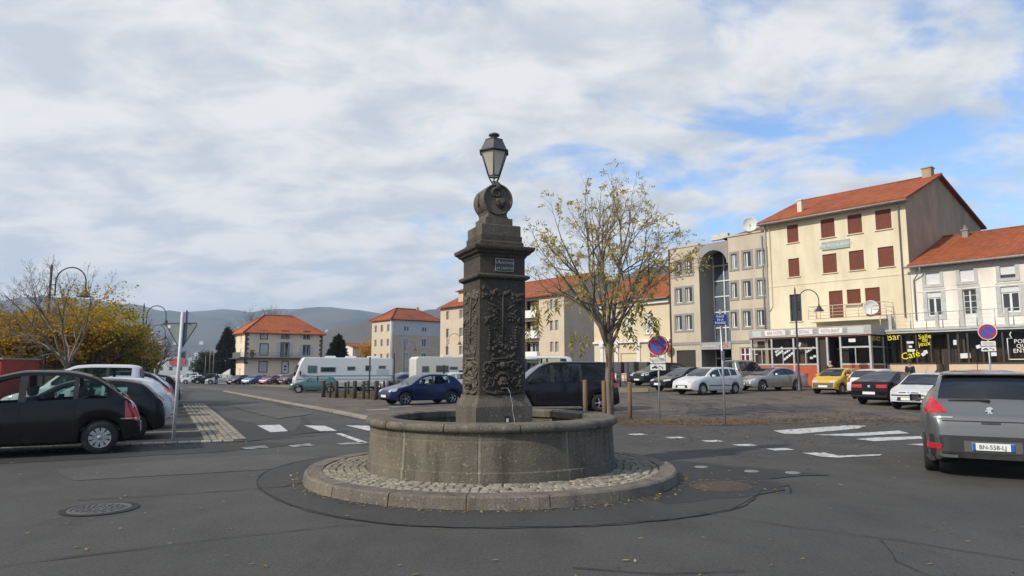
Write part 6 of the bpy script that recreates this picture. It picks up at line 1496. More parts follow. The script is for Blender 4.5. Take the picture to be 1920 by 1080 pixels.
# ------------------------------------------------------------------ motorhomes
def motorhome(loc, hd, L, W, H, label, big):
    hx, hy = Vector(hd).normalized(); r_ = thing('motorhome', (loc[0], loc[1], gz(*loc)), label, 'motorhome', None, math.atan2(hy, hx))
    mw = paint('motorhome_white', (.66, .68, .68) if big else (.66, .64, .57), 0, .4) if big else paint('motorhome_cream', (.64, .62, .55), 0, .4)
    B = Fr((0, 0, 0), (1, 0, 0), (0, 0, 1), None)        # +x forward; left side is +y
    def shell(pts, w2, m, nm, ch=.10):
        mb = MB(); k = len(pts); V = []; cx = sum(p[0] for p in pts) / k; cz = sum(p[1] for p in pts) / k
        for y, s_ in ((-w2, .97), (-w2 + ch, 1), (w2 - ch, 1), (w2, .97)):
            V += [(cx + (x - cx) * s_, y, cz + (z - cz) * s_) for x, z in pts]
        F = [tuple(range(k)), tuple(3 * k + i for i in range(k))[::-1]] + [(j * k + i, j * k + (i + 1) % k, (j + 1) * k + (i + 1) % k, (j + 1) * k + i) for j in range(3) for i in range(k)]
        mb.add(V, F); return mb.local(nm, m, r_)
    h = L / 2; lo = .42
    if big: prof = [(h - .05, lo), (h, 1.0), (h - .08, 1.3), (h - .45, 2.45), (h - .75, H), (-h + .2, H), (-h, H - .2), (-h, lo)]
    else: prof = [(h, .40), (h, .85), (h - .9, 1.08), (h - 1.55, 1.75), (h - .75, 2.15), (h - .8, H - .15), (h - 1.3, H), (-h + .2, H), (-h, H - .2), (-h, .5)]
    body = shell(prof, W / 2, mw, 'body')
    sides = [(1, W / 2), (-1, -W / 2)]
    def strip(nm, x0, x1, z0, z1, m, pr=.012, both=True):
        mb = MB()
        for sg, y in sides:
            mb.bbox(Fr((0, y, 0), (-sg, 0, 0), (0, 0, 1), (0, sg, 0)), min(-sg * x0, -sg * x1), max(-sg * x0, -sg * x1), z0, z1, -.02, pr, .008)
        return mb.local(nm, m, r_)
    teal = mat('teal_stripe', (.22, .34, .36), rough=.45); tint = pane
    if big:
        strip('stripe', h - .5, -h + .05, 1.32, 1.44, teal); strip('stripe', h - .2, -h + .05, 1.05, 1.12, teal); strip('skirt', h - .15, -h + .1, .40, .80, mat('grey_skirt', (.40, .42, .42), rough=.5))
        strip('locker_door', -h + 1.6, -h + .5, 1.5, 1.95, mat('pale_grey_panel', (.48, .50, .51), rough=.5))
        for x0, x1, z0, z1 in ((h - 1.1, h - 1.9, 1.62, 2.28), (h - 2.2, h - 3.5, 1.70, 2.15), (h - 4.5, h - 5.2, 1.85, 2.2), (h - 6.1, h - 6.6, 1.80, 2.3), (-h + 1.4, -h + .75, 2.0, 2.28)):
            f = strip('window_frame', x0, x1, z0, z1, mat('grey_window_rubber', (.16, .17, .17), rough=.6), .02); mb = MB()
            for sg, y in sides: mb.box(Fr((0, y, 0), (-sg, 0, 0), (0, 0, 1), (0, sg, 0)), min(-sg * x0, -sg * x1) + .06, max(-sg * x0, -sg * x1) - .06, z0 + .06, z1 - .06, .0, .024)
            mb.local('pane', mat('teal_glass', (.05, .12, .14), rough=.08, spec=.8) if x0 == h - 1.1 else tint, f)
        mb = MB(); fr = Fr((h - .25, 0, 1.9), (0, 1, 0), Vector((-.30, 0, 1)), None); mb.box(fr, -1.0, 1.0, -.55, .45, .02, .07); mb.local('windscreen', G_DARK, r_)
        mb = MB(); [mb.bbox(Fr((x, 0, H - .02), (1, 0, 0), (0, 1, 0), None), -.45, .45, -.35, .35, 0, .18, .05) for x in (-2.6, -.6, 1.2)]; mb.local('roof_vent', mw, r_)
        whs = (h - 1.6, -h + 2.6)
    else:
        strip('skirt', h - 1.6, -h + .1, .42, .62, mat('grey_skirt', (.40, .42, .42), rough=.5))
        for x0, x1, z0, z1 in ((-h + 1.2, -h + .6, 1.5, 2.0), (-h + 2.9, -h + 1.8, 1.5, 2.05), (h - 3.4, h - 3.6, 1.2, 2.1), (h - 2.3, h - 3.0, 1.7, 1.95), (h - 1.5, h - 2.2, 1.25, 1.65)):
            f = strip('window_frame', x0, x1, z0, z1, mat('grey_window_rubber', (.16, .17, .17), rough=.6), .02); mb = MB()
            for sg, y in sides: mb.box(Fr((0, y, 0), (-sg, 0, 0), (0, 0, 1), (0, sg, 0)), min(-sg * x0, -sg * x1) + .05, max(-sg * x0, -sg * x1) - .05, z0 + .05, z1 - .05, .0, .024)
            mb.local('pane', tint, f)
        mb = MB(); fr = Fr((h - 1.2, 0, 1.42), (0, 1, 0), Vector((-.7, 0, .75)), None); mb.box(fr, -.75, .75, -.4, .4, .02, .05); mb.local('windscreen', G_DARK, r_)
        mb = MB(); mb.bbox(Fr((0, 0, H - .02), (1, 0, 0), (0, 1, 0), None), -.4, .4, -.35, .35, 0, .2, .06); mb.local('roof_vent', mw, r_)
        whs = (h - 1.0, -h + 1.6)
    ty, ri, di = wheel_meshes(.37, 'seven')
    for x in whs:
        for sg in (1, -1):
            mb = MB(); mb.lathe([(0, .0), (.50, .0)], (x, sg * (W / 2 + .004), .40), 20, axis='y'); mb.local('wheel_arch', dark_in, r_)
            o = link('wheel', ty, r_, (x, sg * (W / 2 - .075), .365), 0 if sg > 0 else pi); link('rim', ri, o)
    mb = MB(); mb.box(Fr((0, 0, 0), (1, 0, 0), (0, 1, 0), None), -h + .3, h - .4, -W / 2 + .2, W / 2 - .2, .25, .45); mb.local('chassis', dark_in, r_)
    for sg in (-1, 1):
        mb = MB(); mb.bbox(Fr((h - .02, sg * (W / 2 - .35), .82), (0, 1, 0), (0, 0, 1), None), -.18, .18, -.1, .1, -.05, .05, .02); mb.local('headlight', clear_l, r_)
        mb = MB(); mb.bbox(Fr((h - .5, sg * (W / 2 + .16), 1.6), (0, 1, 0), (0, 0, 1), None), -.1, .1, -.2, .2, -.06, .06, .03); mb.local('wing_mirror', black_m, r_)
motorhome((-15.3, 63.4), (-.93, -.36), 8.7, 2.4, 2.98, 'large white motorhome with teal stripes behind the wooden posts', True)
motorhome((-5.7, 60.3), (.93, .36), 6.0, 2.25, 2.78, 'smaller cream motorhome just left of the fountain column', False)

# ------------------------------------------------------------------ street furniture
def ring_arc(c, r, a0, a1, n, ux): return [c + ux * (r * math.cos(a0 + (a1 - a0) * k / n)) + Vector((0, 0, r * math.sin(a0 + (a1 - a0) * k / n))) for k in range(n + 1)]
def street_lamp(name, p, arm, label, group, H=6.1):
    p = Vector((p[0], p[1], gz(p[0], p[1]))); r_ = thing(name, p, label, 'street lamp', group); ux = Vector((*arm, 0)).normalized()
    mb = MB(); mb.lathe([(.16, 0), (.16, .12), (.11, .18), (.10, .9), (.07, 1.0), (.062, 1.1), (.048, H), (.03, H + .12), (.0, H + .22)], p, 12); mb.build('pole', iron, r_)
    c = p + ux * .86 + Vector((0, 0, H - .62)); R = .64
    pts = [p + ux * .22 + Vector((0, 0, H - 1.25)), p + ux * .22 + Vector((0, 0, H - .62))] + ring_arc(c, R, pi, 0, 14, ux)[1:] + [c + ux * R + Vector((0, 0, -.25))]
    mb = MB(); mb.tube(pts, .030, 8)
    for q in (1.2, .75): mb.tube([p + Vector((0, 0, H - q)), p + ux * .22 + Vector((0, 0, H - q))], .022, 6)
    arm_ = mb.build('curved_arm', iron, r_)
    q = c + ux * R; mb = MB(); mb.lathe([(.02, -.22), (.05, -.25), (.055, -.34), (.12, -.40), (.15, -.50), (.22, -.60), (.30, -.645), (.30, -.665), (.20, -.60), (0, -.45)], q, 16); bell = mb.build('bell_shade', iron, arm_)
    mb = MB(); mb.ball(q + Vector((0, 0, -.60)), .10, 10, 6); mb.build('lamp_globe', m_frost, arm_); return r_
GLMP = 'street lamps of the square'
for i, (px, Y, H_) in enumerate([(81, 30, 6.1), (262, 47, 6.1), (273.5, 64, 6.0), (281, 82, 6.0), (286.5, 100, 6.0), (291, 120, 6.0)]):
    street_lamp('street_lamp', (X(px, Y), Y), (1, .05), ['tall bell-shaped street lamp at the far left behind the black people carrier', 'bell-shaped street lamp at the right edge of the yellow trees', 'third bell-shaped lamp down the left road', 'fourth bell-shaped lamp down the left road', 'fifth bell-shaped lamp down the left road', 'farthest bell-shaped lamp down the left road'][i], GLMP, H_)
for i, (px, Y, arm) in enumerate([(1498, 42, (1, .1)), (757, 97, (1, 0)), (837.5, 82, (1, 0)), (1150, 54, (1, 0))]):
    street_lamp('street_lamp', (X(px, Y), Y), arm, ['bell-shaped street lamp in front of the red bar veranda', 'bell-shaped street lamp before the tan apartment block', 'bell-shaped street lamp before the balconied apartment block, left of the column', 'bell-shaped street lamp behind the foreground tree'][i], GLMP)
m_blue = mat('sign_blue', (.015, .03, .20), rough=.4); m_sred = mat('sign_red_reflective', (.42, .02, .045), rough=.35); m_sblue = mat('parking_sign_blue', (.03, .09, .42), rough=.35); m_back = mat('sign_back_grey', (.22, .24, .25), (.17, .19, .20), scale=4, rough=.5, metal=.3)
def disc(fr, r, n0, n1, m, parent, nm, r0=0.0, seg=28):
    mb = MB(); mb.lathe([(r0, n0), (r, n0), (r, n1), (r0, n1)], (0, 0, 0), seg, False); mb.v = [tuple(fr.p(a, b, c)) for a, b, c in mb.v]; return mb.build(nm, m, parent)
def tow_car(fr, u, v, s, parent):
    mb = MB(); n0 = .0
    mb.prism(fr, [(u - s * 1.6, v - .02 * s), (u - s * 1.6, v + s * .25), (u - s * 1.2, v + s * .3), (u - s * .9, v + s * .62), (u - s * .45, v + s * .62), (u - s * .2, v + s * .3), (u + s * .1, v + s * .2), (u + s * .1, v - .02 * s)], .012, .016)
    mb.prism(fr, [(u + s * .3, v + s * .55), (u + s * .5, v + s * .75), (u + s * 1.7, v + s * .15), (u + s * 1.7, v - s * .1), (u + s * 1.45, v - s * .12), (u + s * 1.3, v + s * .15)], .012, .016)
    for du in (-1.25, -.3, 1.45): mb.prism(fr, [(u + s * du + .17 * s * math.cos(t), v - .04 * s + .17 * s * math.sin(t)) for t in [2 * pi * k / 10 for k in range(10)]], .012, .017)
    mb.build('tow_away_symbol', letter_k, parent)
def no_parking(p, face, zc, label, double=False, r=.34, arrows=False):
    p = Vector((p[0], p[1], gz(*p[:2]))); r_ = thing('no_parking_sign', p, label, 'traffic sign', 'no parking signs')
    n = Vector((*face, 0)).normalized(); u = Vector((-n.y, n.x, 0)); f = Fr(p + n * .06, u)
    mb = MB(); mb.tube([p, p + Vector((0, 0, zc + .25))], .030, 10); mb.build('pole', steel, r_)
    F = Fr(p + n * .05 + Vector((0, 0, zc)), u)
    d0 = disc(F, r, -.012, .004, m_back, r_, 'disc'); disc(F, r, .004, .006, white_p, d0, 'white_edge', r * .93); disc(F, r * .93, .004, .0075, m_sred, d0, 'red_ring', r * .70); disc(F, r * .70, .004, .0065, m_sblue, d0, 'blue_field')
    mb = MB(); mb.box(Fr(F.o, F.u * .7071 - F.v * .7071, F.v * .7071 + F.u * .7071, F.n), -r * .80, r * .80, -r * .10, r * .10, .0066, .0085); mb.build('red_bar', m_sred, d0)
    if double:
        n2 = Vector((face[1] * .2 + .95, .35, 0)).normalized(); F2 = Fr(p + Vector((.07, .12, zc)), Vector((-n2.y, n2.x, 0))); disc(F, r, -.17, -.14, m_back, r_, 'rear_disc'); disc(F, r, -.14, -.135, black_m, r_, 'rear_disc_edge', r * .9)
    for q, hh in ((.50, .16), (.73, .16)):
        mb = MB(); mb.bbox(f, -.26, .26, zc - q - hh / 2 - .02, zc - q + hh / 2 + .02, -.01, .012, .006); pl_ = mb.build('sub_plate', white_p, r_)
        if q < .6:
            mb = MB(); 
            for k in range(3): mb.box(f, -.19, .19, zc - q - .055 + k * .045, zc - q - .035 + k * .045, .012, .015)
            mb.build('plate_lines', mat('grey_plate_print', (.32, .33, .33), rough=.6), pl_)
        else: tow_car(f, -.02, zc - q - .03, .12, pl_)
    return r_
no_parking(at(1237, 785, 23.4)[:2], (-.45, -.89), 2.44, 'no parking disc sign with a second disc behind it, right of the tree stakes', True)
no_parking((X(1858, 29.5), 29.5), (-.55, -.83), 3.12, 'no parking disc sign with grey plates, rising behind the silver crossover')
# street name post
p = gp(1360, 798); r_ = thing('street_name_post', p, 'slim steel post with the blue street name plate and a grey sign back', 'street sign')
mb = MB(); mb.tube([p, p + Vector((-.035, 0, 3.42))], .032, 10); mb.build('pole', steel, r_)
f = Fr(p + Vector((-.06, -.06, 3.10)), Vector((.96, -.28, 0))); mb = MB(); mb.bbox(f, -.19, .19, -.14, .17, -.012, .012, .008); pl_ = mb.build('name_plate', m_blue, r_)
for k, (tx, sz_) in enumerate((('PLACE', .088), ('DE LA', .080), ('RODADE', .088))): text(tx, sz_, f, 0, .105 - .095 * k, .013, letter_w, pl_, sx=.85)
f2 = Fr(p + Vector((.02, .06, 2.62)), Vector((.35, .94, 0))); mb = MB(); mb.prism(f2, [(-.36, .28), (.36, .28), (.03, -.38), (-.03, -.38)], -.01, .01); mb.build('give_way_back', m_back, r_)
mb = MB(); mb.bbox(Fr(p + Vector((.02, .05, 2.05)), Vector((.5, .87, 0))), -.16, .16, -.14, .14, -.01, .01, .005); mb.build('small_sign_back', m_back, r_)
# give-way sign seen from behind
p = gp(325, 826); r_ = thing('give_way_sign', p, 'back of a triangular give-way sign on a white post ending the sett strip', 'traffic sign')
t_ = Vector((.055, .0, 3.0)); mb = MB(); mb.tube([p, p + t_], .040, 12); mb.build('pole', mat('white_post', (.62, .63, .63), (.50, .51, .51), scale=6, rough=.45), r_)
f = Fr(p + t_ * .905 + Vector((-.03, .05, 0)), Vector((.99, -.10, 0)))
tri = [(-.37, .02), (.37, .02), (.39, -.02), (.025, -.58), (-.025, -.58), (-.39, -.02)]
mb = MB(); mb.prism(f, tri, -.012, .0); bk = mb.build('triangle_plate', m_back, r_)
mb = MB(); mb.tube([f.p(a, b, .0) for a, b in tri + tri[:1]], .013, 5); mb.build('folded_rim', mat('dark_rim', (.06, .07, .075), rough=.5), bk)
mb = MB(); mb.box(f, -.34, -.27, -.10, -.03, .0, .008); mb.build('sticker', white_p, bk)
f3 = Fr(p + t_ * .965 + Vector((.05, .12, 0)), Vector((-.34, .94, 0))); mb = MB(); mb.bbox(f3, -.17, .17, -.14, .14, -.01, .01, .005); mb.build('blue_plate', m_blue, r_)
f4 = Fr(p + Vector((.15, .05, 1.98)), Vector((.98, -.18, 0))); mb = MB(); mb.prism(f4, [(.12 * math.cos(t), .085 * math.sin(t)) for t in [2 * pi * k / 20 for k in range(20)]], -.01, .01); mb.build('oval_sign_back', m_back, r_)
# wooden posts round the lawn and stakes by the tree
m_post = mat('weathered_post', (.075, .055, .040), (.045, .035, .028), scale=4, rough=.9, sc=(6, 6, .6), bump=.3); m_stake = mat('treated_stake', (.235, .155, .085), (.16, .105, .058), scale=4, rough=.85, sc=(6, 6, .5), bump=.3)
def post(p, h, r, label, m, name, cat, group):
    p = Vector((p[0], p[1], gz(*p[:2]))); r_ = thing(name, p, label, cat, group); mb = MB(); lean = Vector((rg.uniform(-.02, .02), rg.uniform(-.02, .02), 0))
    mb.tube([p - Vector((0, 0, .1)), p + lean * .5 + Vector((0, 0, h * .5)), p + lean + Vector((0, 0, h - .03)), p + lean + Vector((0, 0, h))], [r, r * 1.02, r, r * .86], 10); mb.build('shaft', m, r_); return r_
lawn = [(607, 45.5), (620, 44.6), (632, 44), (648, 43.2), (666, 42.0), (683, 40.8), (706, 39.2)]
rear = [(654, 52), (720, 48), (729, 46.5), (748, 50), (690, 55)]
for i, (px, Y) in enumerate(lawn): post((X(px, Y), Y), 1.08 if i % 2 == 0 else 1.0, .12 if i % 2 == 0 else .075, 'brown wooden post %s on the front edge of the lawn' % ['farthest left', 'second from the left', 'third from the left', 'fourth from the left', 'fifth from the left', 'sixth from the left', 'nearest the navy car'][i], m_post, 'wooden_post', 'post', 'wooden posts round the lawn')
for i, (px, Y) in enumerate(rear): post((X(px, Y), Y), 1.0, .08, 'thin wooden post behind the lawn, %s' % ['before the middle of the motorhome', 'left of the navy car windscreen', 'just above the navy car bonnet', 'right of the tall pole', 'behind the big post'][i], m_post, 'wooden_post', 'post', 'wooden posts round the lawn')
for i, (px, Y, h) in enumerate([(693, 40.6, 2.45), (739, 40.0, 2.6)]): post((X(px, Y), Y), h, .045, ['thin dark pole on the lawn before the motorhome', 'thicker dark pole rising behind the navy car'][i], iron, 'thin_pole', 'pole', 'dark poles on the lawn')
for i, (px, Y, h) in enumerate([(1097, 22.6, 1.30), (1133, 22.4, 1.28), (1180, 23.4, 1.22), (1146, 24.6, 1.25)]): post((X(px, Y), Y), h, .075, ['round tree stake leftmost, before the dark van', 'round tree stake touching the trunk on its left', 'round tree stake right of the trunk', 'round tree stake hidden behind the trunk'][i], m_stake, 'tree_stake', 'stake', 'tree stakes round the young tree')
# black bollards, railing and grey planters before the garage house
for i, (px, Y) in enumerate([(1137, 50), (1163, 48), (1176, 52), (1192, 50), (1205, 53), (1178, 46), (1215, 55)]): post((X(px, Y), Y), 1.05, .06, 'slim black bollard before the garage house, %s' % ['leftmost, beside the trunk', 'second from the trunk', 'third from the trunk', 'beside the grey planter', 'under the round shop sign', 'nearest to us', 'by the black saloon'][i], iron, 'bollard', 'bollard', 'black bollards before the garage house')
for i, (px, Y) in enumerate([(1160, 56), (1184, 55), (1209, 57), (1140, 57)]):
    p = Vector((X(px, Y), Y, gz(X(px, Y), Y))); r_ = thing('grey_planter', p, 'grey box on a post before the garage house, %s' % ['between two bollards', 'the largest in the middle', 'next to the orange door', 'by the tree trunk'][i], 'planter', 'grey boxes before the garage house'); mb = MB(); f_ = Fr(p, E1)
    mb.bbox(f_, -.5, .5, .75, 1.65, -.3, .3, .04); mb.build('box', mat('slate_grey_box', (.075, .075, .075), rough=.7), r_); mb = MB(); mb.box(f_, -.15, .15, 0, .75, -.1, .1); mb.build('foot', iron, r_)
r_ = thing('guard_rail', (X(1180, 53.5), 53.5, gz(12, 53)), 'low grey railing in front of the garage house', 'railing'); a, b = Vector((X(1125, 57), 57, .55)), Vector((X(1222, 52.5), 52.5, .5)); mb = MB()
for q in (.35, .7): mb.tube([a + Vector((0, 0, q)), b + Vector((0, 0, q))], .03, 6)
mb.build('rail', m_gut, r_); mb = MB()
for k in range(7): c = a.lerp(b, k / 6); mb.tube([c, c + Vector((0, 0, .72))], .03, 6)
mb.build('rail_post', m_gut, r_)
# red chairs and orange crates outside the bars
m_rchair = mat('red_plastic', (.30, .025, .03), rough=.45)
for i, (u, n) in enumerate(((3.7, 4.6), (4.5, 4.9))):
    p = vf.p(u, 0, n - vd); p.z = gz(p.x, p.y) + .01; r_ = thing('terrace_chair', p, 'red plastic terrace chair %s of the lamp post by the bar' % ['right', 'farther right'][i], 'chair', 'red terrace chairs', rz=.5 + i)
    L0_ = Fr((0, 0, 0), (1, 0, 0), (0, 1, 0), None); mb = MB(); mb.bbox(L0_, -.22, .22, -.22, .22, .42, .46, .01); mb.local('seat', m_rchair, r_); mb = MB(); mb.bbox(Fr((0, -.21, 0), (1, 0, 0), (0, -.15, 1), None), -.21, .21, .46, .92, -.02, .02, .01); mb.local('backrest', m_rchair, r_)
    for a in (-.19, .19):
        for b in (-.19, .19): mb = MB(); mb.tube([(a * 1.15, b * 1.15, 0), (a, b, .42)], .02, 6); mb.local('leg', m_rchair, r_)
p = vf.p(2.6, 0, 1.6); p.z = gz(p.x, p.y) + .01; r_ = thing('terrace_table', p, 'red round terrace table by the bar veranda', 'table'); mb = MB(); mb.lathe([(0, .70), (.42, .70), (.42, .74), (0, .74)], p, 18); mb.build('top', m_rchair, r_); mb = MB(); mb.lathe([(.26, 0), (.24, .03), (.04, .06), (.035, .70)], p, 12); mb.build('stem', m_rchair, r_)
p = xf.p(xf.hit(1708, 695)[0], 0, 1.2); p.z = gz(p.x, p.y) + .01; r_ = thing('orange_crate', p, 'orange box standing before the gaming bar left of a walker', 'box'); mb = MB(); mb.bbox(Fr(p, E1), -.5, .5, .0, .85, -.3, .3, .03); mb.build('box_body', mat('orange_box', (.48, .26, .06), rough=.6), r_); mb = MB(); mb.box(Fr(p, E1), -.53, .53, .851, .90, -.33, .33); mb.build('lid', mat('orange_box', (.48, .26, .06)), r_)
# red container and brown kiosk at the left
p = Vector((-18.9, 24.0, 0)); r_ = thing('red_container', p, 'red boxy trailer at the left edge under the yellow trees', 'trailer'); f = Fr(p, Vector((1, .05, 0))); mb = MB(); mb.bbox(f, -5.5, 1.33, .45, 1.98, -2, 0, .05); bd_ = mb.build('box_body', mat('trailer_red', (.36, .035, .02), (.29, .028, .018), scale=1, rough=.5), r_)
mb = MB(); mb.box(f, -5.5, 1.34, 1.5, 1.53, -.01, .012); mb.build('seam', mat('trailer_dark_red', (.20, .02, .015), rough=.5), bd_); mb = MB(); mb.box(f, -5.5, 1.37, 1.982, 2.04, -2.05, .06); mb.build('roof_edge', m_gut, bd_)
for u in (-4, 1.2): mb = MB(); mb.lathe([(0, -.1), (.32, -.1), (.32, .1), (0, .1)], f.p(u, .32, -.3), 16, axis='y'); mb.build('wheel', rubber, r_)
p = Vector((-22.2, 34, 0)); r_ = thing('kiosk', p, 'low brown kiosk behind the tree trunk left', 'kiosk'); f = Fr(p, Vector((1, .1, 0))); mk = mat('brown_kiosk', (.085, .075, .062), (.06, .053, .045), scale=2, rough=.8); mb = MB(); mb.box(f, -1.0, 3.6, 0, 2.15, -2.4, 0); kb_ = mb.build('kiosk_body', mk, r_)
for k in range(5): mb = MB(); mb.box(f, -.95 + k * .91, -.10 + k * .91, .1, 2.05, .0, .03); mb.build('wall_panel', mk, kb_)
mb = MB(); mb.box(f, -1.3, 3.9, 2.152, 2.30, -2.7, .35); mb.build('roof', m_gut, r_)

# ------------------------------------------------------------------ people
def person(p, face, label, coat, legs, hair, stride=.0):
    p = Vector((p[0], p[1], gz(*p[:2]))); r_ = thing('person', p, label, 'person', None, math.atan2(face[1], face[0]) - pi / 2); H = 1.72
    def skin(nm, V, E_, R_, m, sub=1):
        me = bpy.data.meshes.new(nm); me.from_pydata(V, E_, []); me.materials.append(m); o = link(nm, me, r_)
        md = o.modifiers.new('skin', 'SKIN'); md.use_smooth_shade = True
        for i, q in enumerate(R_): me.skin_vertices[0].data[i].radius = (q, q)
        me.skin_vertices[0].data[0].use_root = True
        s_ = o.modifiers.new('sub', 'SUBSURF'); s_.levels = sub; s_.render_levels = sub; return o
    st = stride
    V = [(0, 0, .95), (0, 0, 1.15), (0, .01, 1.40), (0, .02, 1.52), (0, .04, 1.62), (0, .05, 1.72),
         (.09, st * .4, .90), (.10, st * .75 + .03, .50), (.10, st, .08), (.10, st + .13, .04), (-.09, -st * .4, .90), (-.10, -st * .6 + .03, .50), (-.10, -st, .08), (-.10, -st + .13, .04),
         (.19, 0, 1.42), (.23, -st * .5, 1.15), (.22, .06 - st * .8, .90), (.22, .09 - st * .9, .80), (-.19, 0, 1.42), (-.23, st * .5, 1.15), (-.22, .06 + st * .8, .90), (-.22, .09 + st * .9, .80)]
    E_ = [(0, 1), (1, 2), (2, 3), (3, 4), (4, 5), (0, 6), (6, 7), (7, 8), (8, 9), (0, 10), (10, 11), (11, 12), (12, 13), (2, 14), (14, 15), (15, 16), (16, 17), (2, 18), (18, 19), (19, 20), (20, 21)]
    R_ = [.125, .12, .13, .055, .085, .07, .085, .058, .042, .038, .085, .058, .042, .038, .05, .042, .032, .030, .05, .042, .032, .030]
    skin('body', V, E_, R_, mat('skin', (.42, .26, .19), rough=.6))
    k = [0, 1, 2, 14, 15, 16, 18, 19, 20]; mp = {q: i for i, q in enumerate(k)}; VV = [V[q] for q in k] + [(0, 0, .78)]; EE = [(mp[a], mp[b]) for a, b in E_ if a in mp and b in mp] + [(0, 9)]
    skin('coat', VV, EE, [R_[q] + .035 for q in k] + [.17], coat)
    k = [0, 6, 7, 8, 9, 10, 11, 12, 13]; mp = {q: i for i, q in enumerate(k)}; skin('trousers', [V[q] for q in k], [(mp[a], mp[b]) for a, b in E_ if a in mp and b in mp], [R_[q] + .02 for q in k], legs)
    mb = MB(); mb.ball((0, .025, 1.685), .108, 10, 6, (1, 1, .82)); mb.local('hair', hair, r_); mb = MB(); mb.ball((0, .135, 1.625), .02, 6, 4); mb.local('nose', mat('skin', (.42, .26, .19)), r_)
m_coat = mat('dark_coat', (.018, .018, .022), (.03, .03, .034), scale=6, rough=.9); m_jean = mat('dark_trousers', (.03, .033, .045), rough=.9); m_hair = mat('dark_hair', (.03, .02, .015), rough=.8); m_hg = mat('grey_hair', (.35, .33, .31), rough=.8)
q = vf.p(Z(1565), 0, .9 - .2); person((q.x, q.y), (-.77, -.64), 'person in a dark jacket standing at the bar door behind the yellow car', m_coat, m_jean, m_hg)
q = xf.p(xf.hit(1724, 690)[0], 0, 1.5); person((q.x, q.y), (-.6, -.8), 'person in a dark coat walking past the gaming bar', m_coat, m_jean, m_hair, .2)
person((X(406, 104), 104), (.2, -.97), 'person in dark clothes standing on the far left road before a silver car', m_coat, m_jean, m_hair, .1)

# ------------------------------------------------------------------ trees
m_bark = mat('grey_brown_bark', (.23, .19, .145), (.15, .125, .098), scale=6, rough=.95, sc=(3, 3, .5), bump=.6, bscale=22); m_twig = mat('twig_bark', (.15, .125, .10), (.10, .085, .072), scale=6, rough=.95); m_darkbark = mat('dark_bark', (.050, .042, .036), (.034, .030, .027), scale=5, rough=.95, bump=.4)
def leaf_mat(name, cols):
    m = bpy.data.materials.new(name); m.use_nodes = True; t = m.node_tree; P = t.nodes['Principled BSDF']; P.inputs['Roughness'].default_value = .65; P.inputs['Specular IOR Level'].default_value = .25
    g = t.nodes.new('ShaderNodeNewGeometry'); r = t.nodes.new('ShaderNodeValToRGB'); r.color_ramp.interpolation = 'LINEAR'
    el_ = r.color_ramp.elements
    while len(el_) < len(cols): el_.new(.5)
    for i, c in enumerate(cols): el_[i].position = i / (len(cols) - 1); el_[i].color = (*c, 1)
    t.links.new(g.outputs['Random Per Island'], r.inputs[0]); t.links.new(r.outputs[0], P.inputs['Base Color'])
    tr_ = t.nodes.new('ShaderNodeBsdfTranslucent'); t.links.new(r.outputs[0], tr_.inputs[0]); mx_ = t.nodes.new('ShaderNodeMixShader'); mx_.inputs[0].default_value = .42
    t.links.new(P.outputs[0], mx_.inputs[1]); t.links.new(tr_.outputs[0], mx_.inputs[2]); t.links.new(mx_.outputs[0], t.nodes['Material Output'].inputs[0]); return m
def grow(r, mb, p, d, L, rad, depth, tips, up=.25, spread=.55, ratio=.72, nch=(2, 3), wob=.12, sides=6):
    n = max(3, int(L / .35)); pts = [p.copy()]; rr = [rad]; dd = d.copy()
    for k in range(n):
        dd = (dd + Vector((r.gauss(0, wob), r.gauss(0, wob), r.gauss(0, wob) + up * .12))).normalized(); pts.append(pts[-1] + dd * L / n); rr.append(rad * (1 - .55 * (k + 1) / n))
    mb.tube(pts, rr, sides if rad > .02 else 3, caps=False)
    if depth == 0:
        tips.append((pts[-1], dd)); tips.append((pts[len(pts) // 2], dd)); return
    ks = r.randint(*nch)
    for c in range(ks + 1):
        if c == ks: q, nd, f = pts[-1], dd, .85
        else:
            i = r.randint(max(1, n // 3), n); q = pts[i]; ax = dd.orthogonal().normalized(); ax.rotate(Matrix.Rotation(r.uniform(0, 2 * pi), 3, dd)); nd = (dd * (1 - spread * .5) + ax * spread * r.uniform(.7, 1.3)).normalized(); f = r.uniform(.7, 1.0)
        grow(r, mb, q, nd, L * ratio * f, max(.004, rad * (.5 if c < ks else .45)), depth - 1, tips, up, spread, ratio, nch, wob, max(3, sides - 1))
# young locust tree beside the fountain
TB = Vector((3.25, 23.6, 0)); r_ = thing('young_tree', TB, 'slender young tree with sparse yellow autumn leaves, staked right of the fountain', 'tree')
r = random.Random(42); mb = MB(); fork = TB + Vector((.02, 0, 2.75))
mb.tube([TB - Vector((0, 0, .1)), TB + Vector((0, 0, .25)), TB + Vector((-.02, .02, 1.0)), TB + Vector((.03, -.01, 1.9)), fork, fork + Vector((0, 0, .25))], [.165, .122, .106, .106, .13, .07], 12, caps=False); mb.build('trunk', m_bark, r_)
tips = []
for i in range(14):
    el_ = math.radians(86 - 50 * (i / 13.0) ** .75); az_ = i * 2.39996 + .6; reach = 1 / math.hypot(math.cos(el_) / 3.7, math.sin(el_) / 6.1); d = Vector((math.cos(az_) * math.cos(el_), math.sin(az_) * math.cos(el_), math.sin(el_)))
    mb = MB(); grow(r, mb, fork + Vector((r.uniform(-.07, .07), r.uniform(-.07, .07), r.uniform(-.35, .2))), d, reach * .53, .072 - .0026 * i, 3, tips, .30, .50, .62, (2, 4), .07, 7); mb.build('limb', m_twig if i > 4 else m_bark, r_)
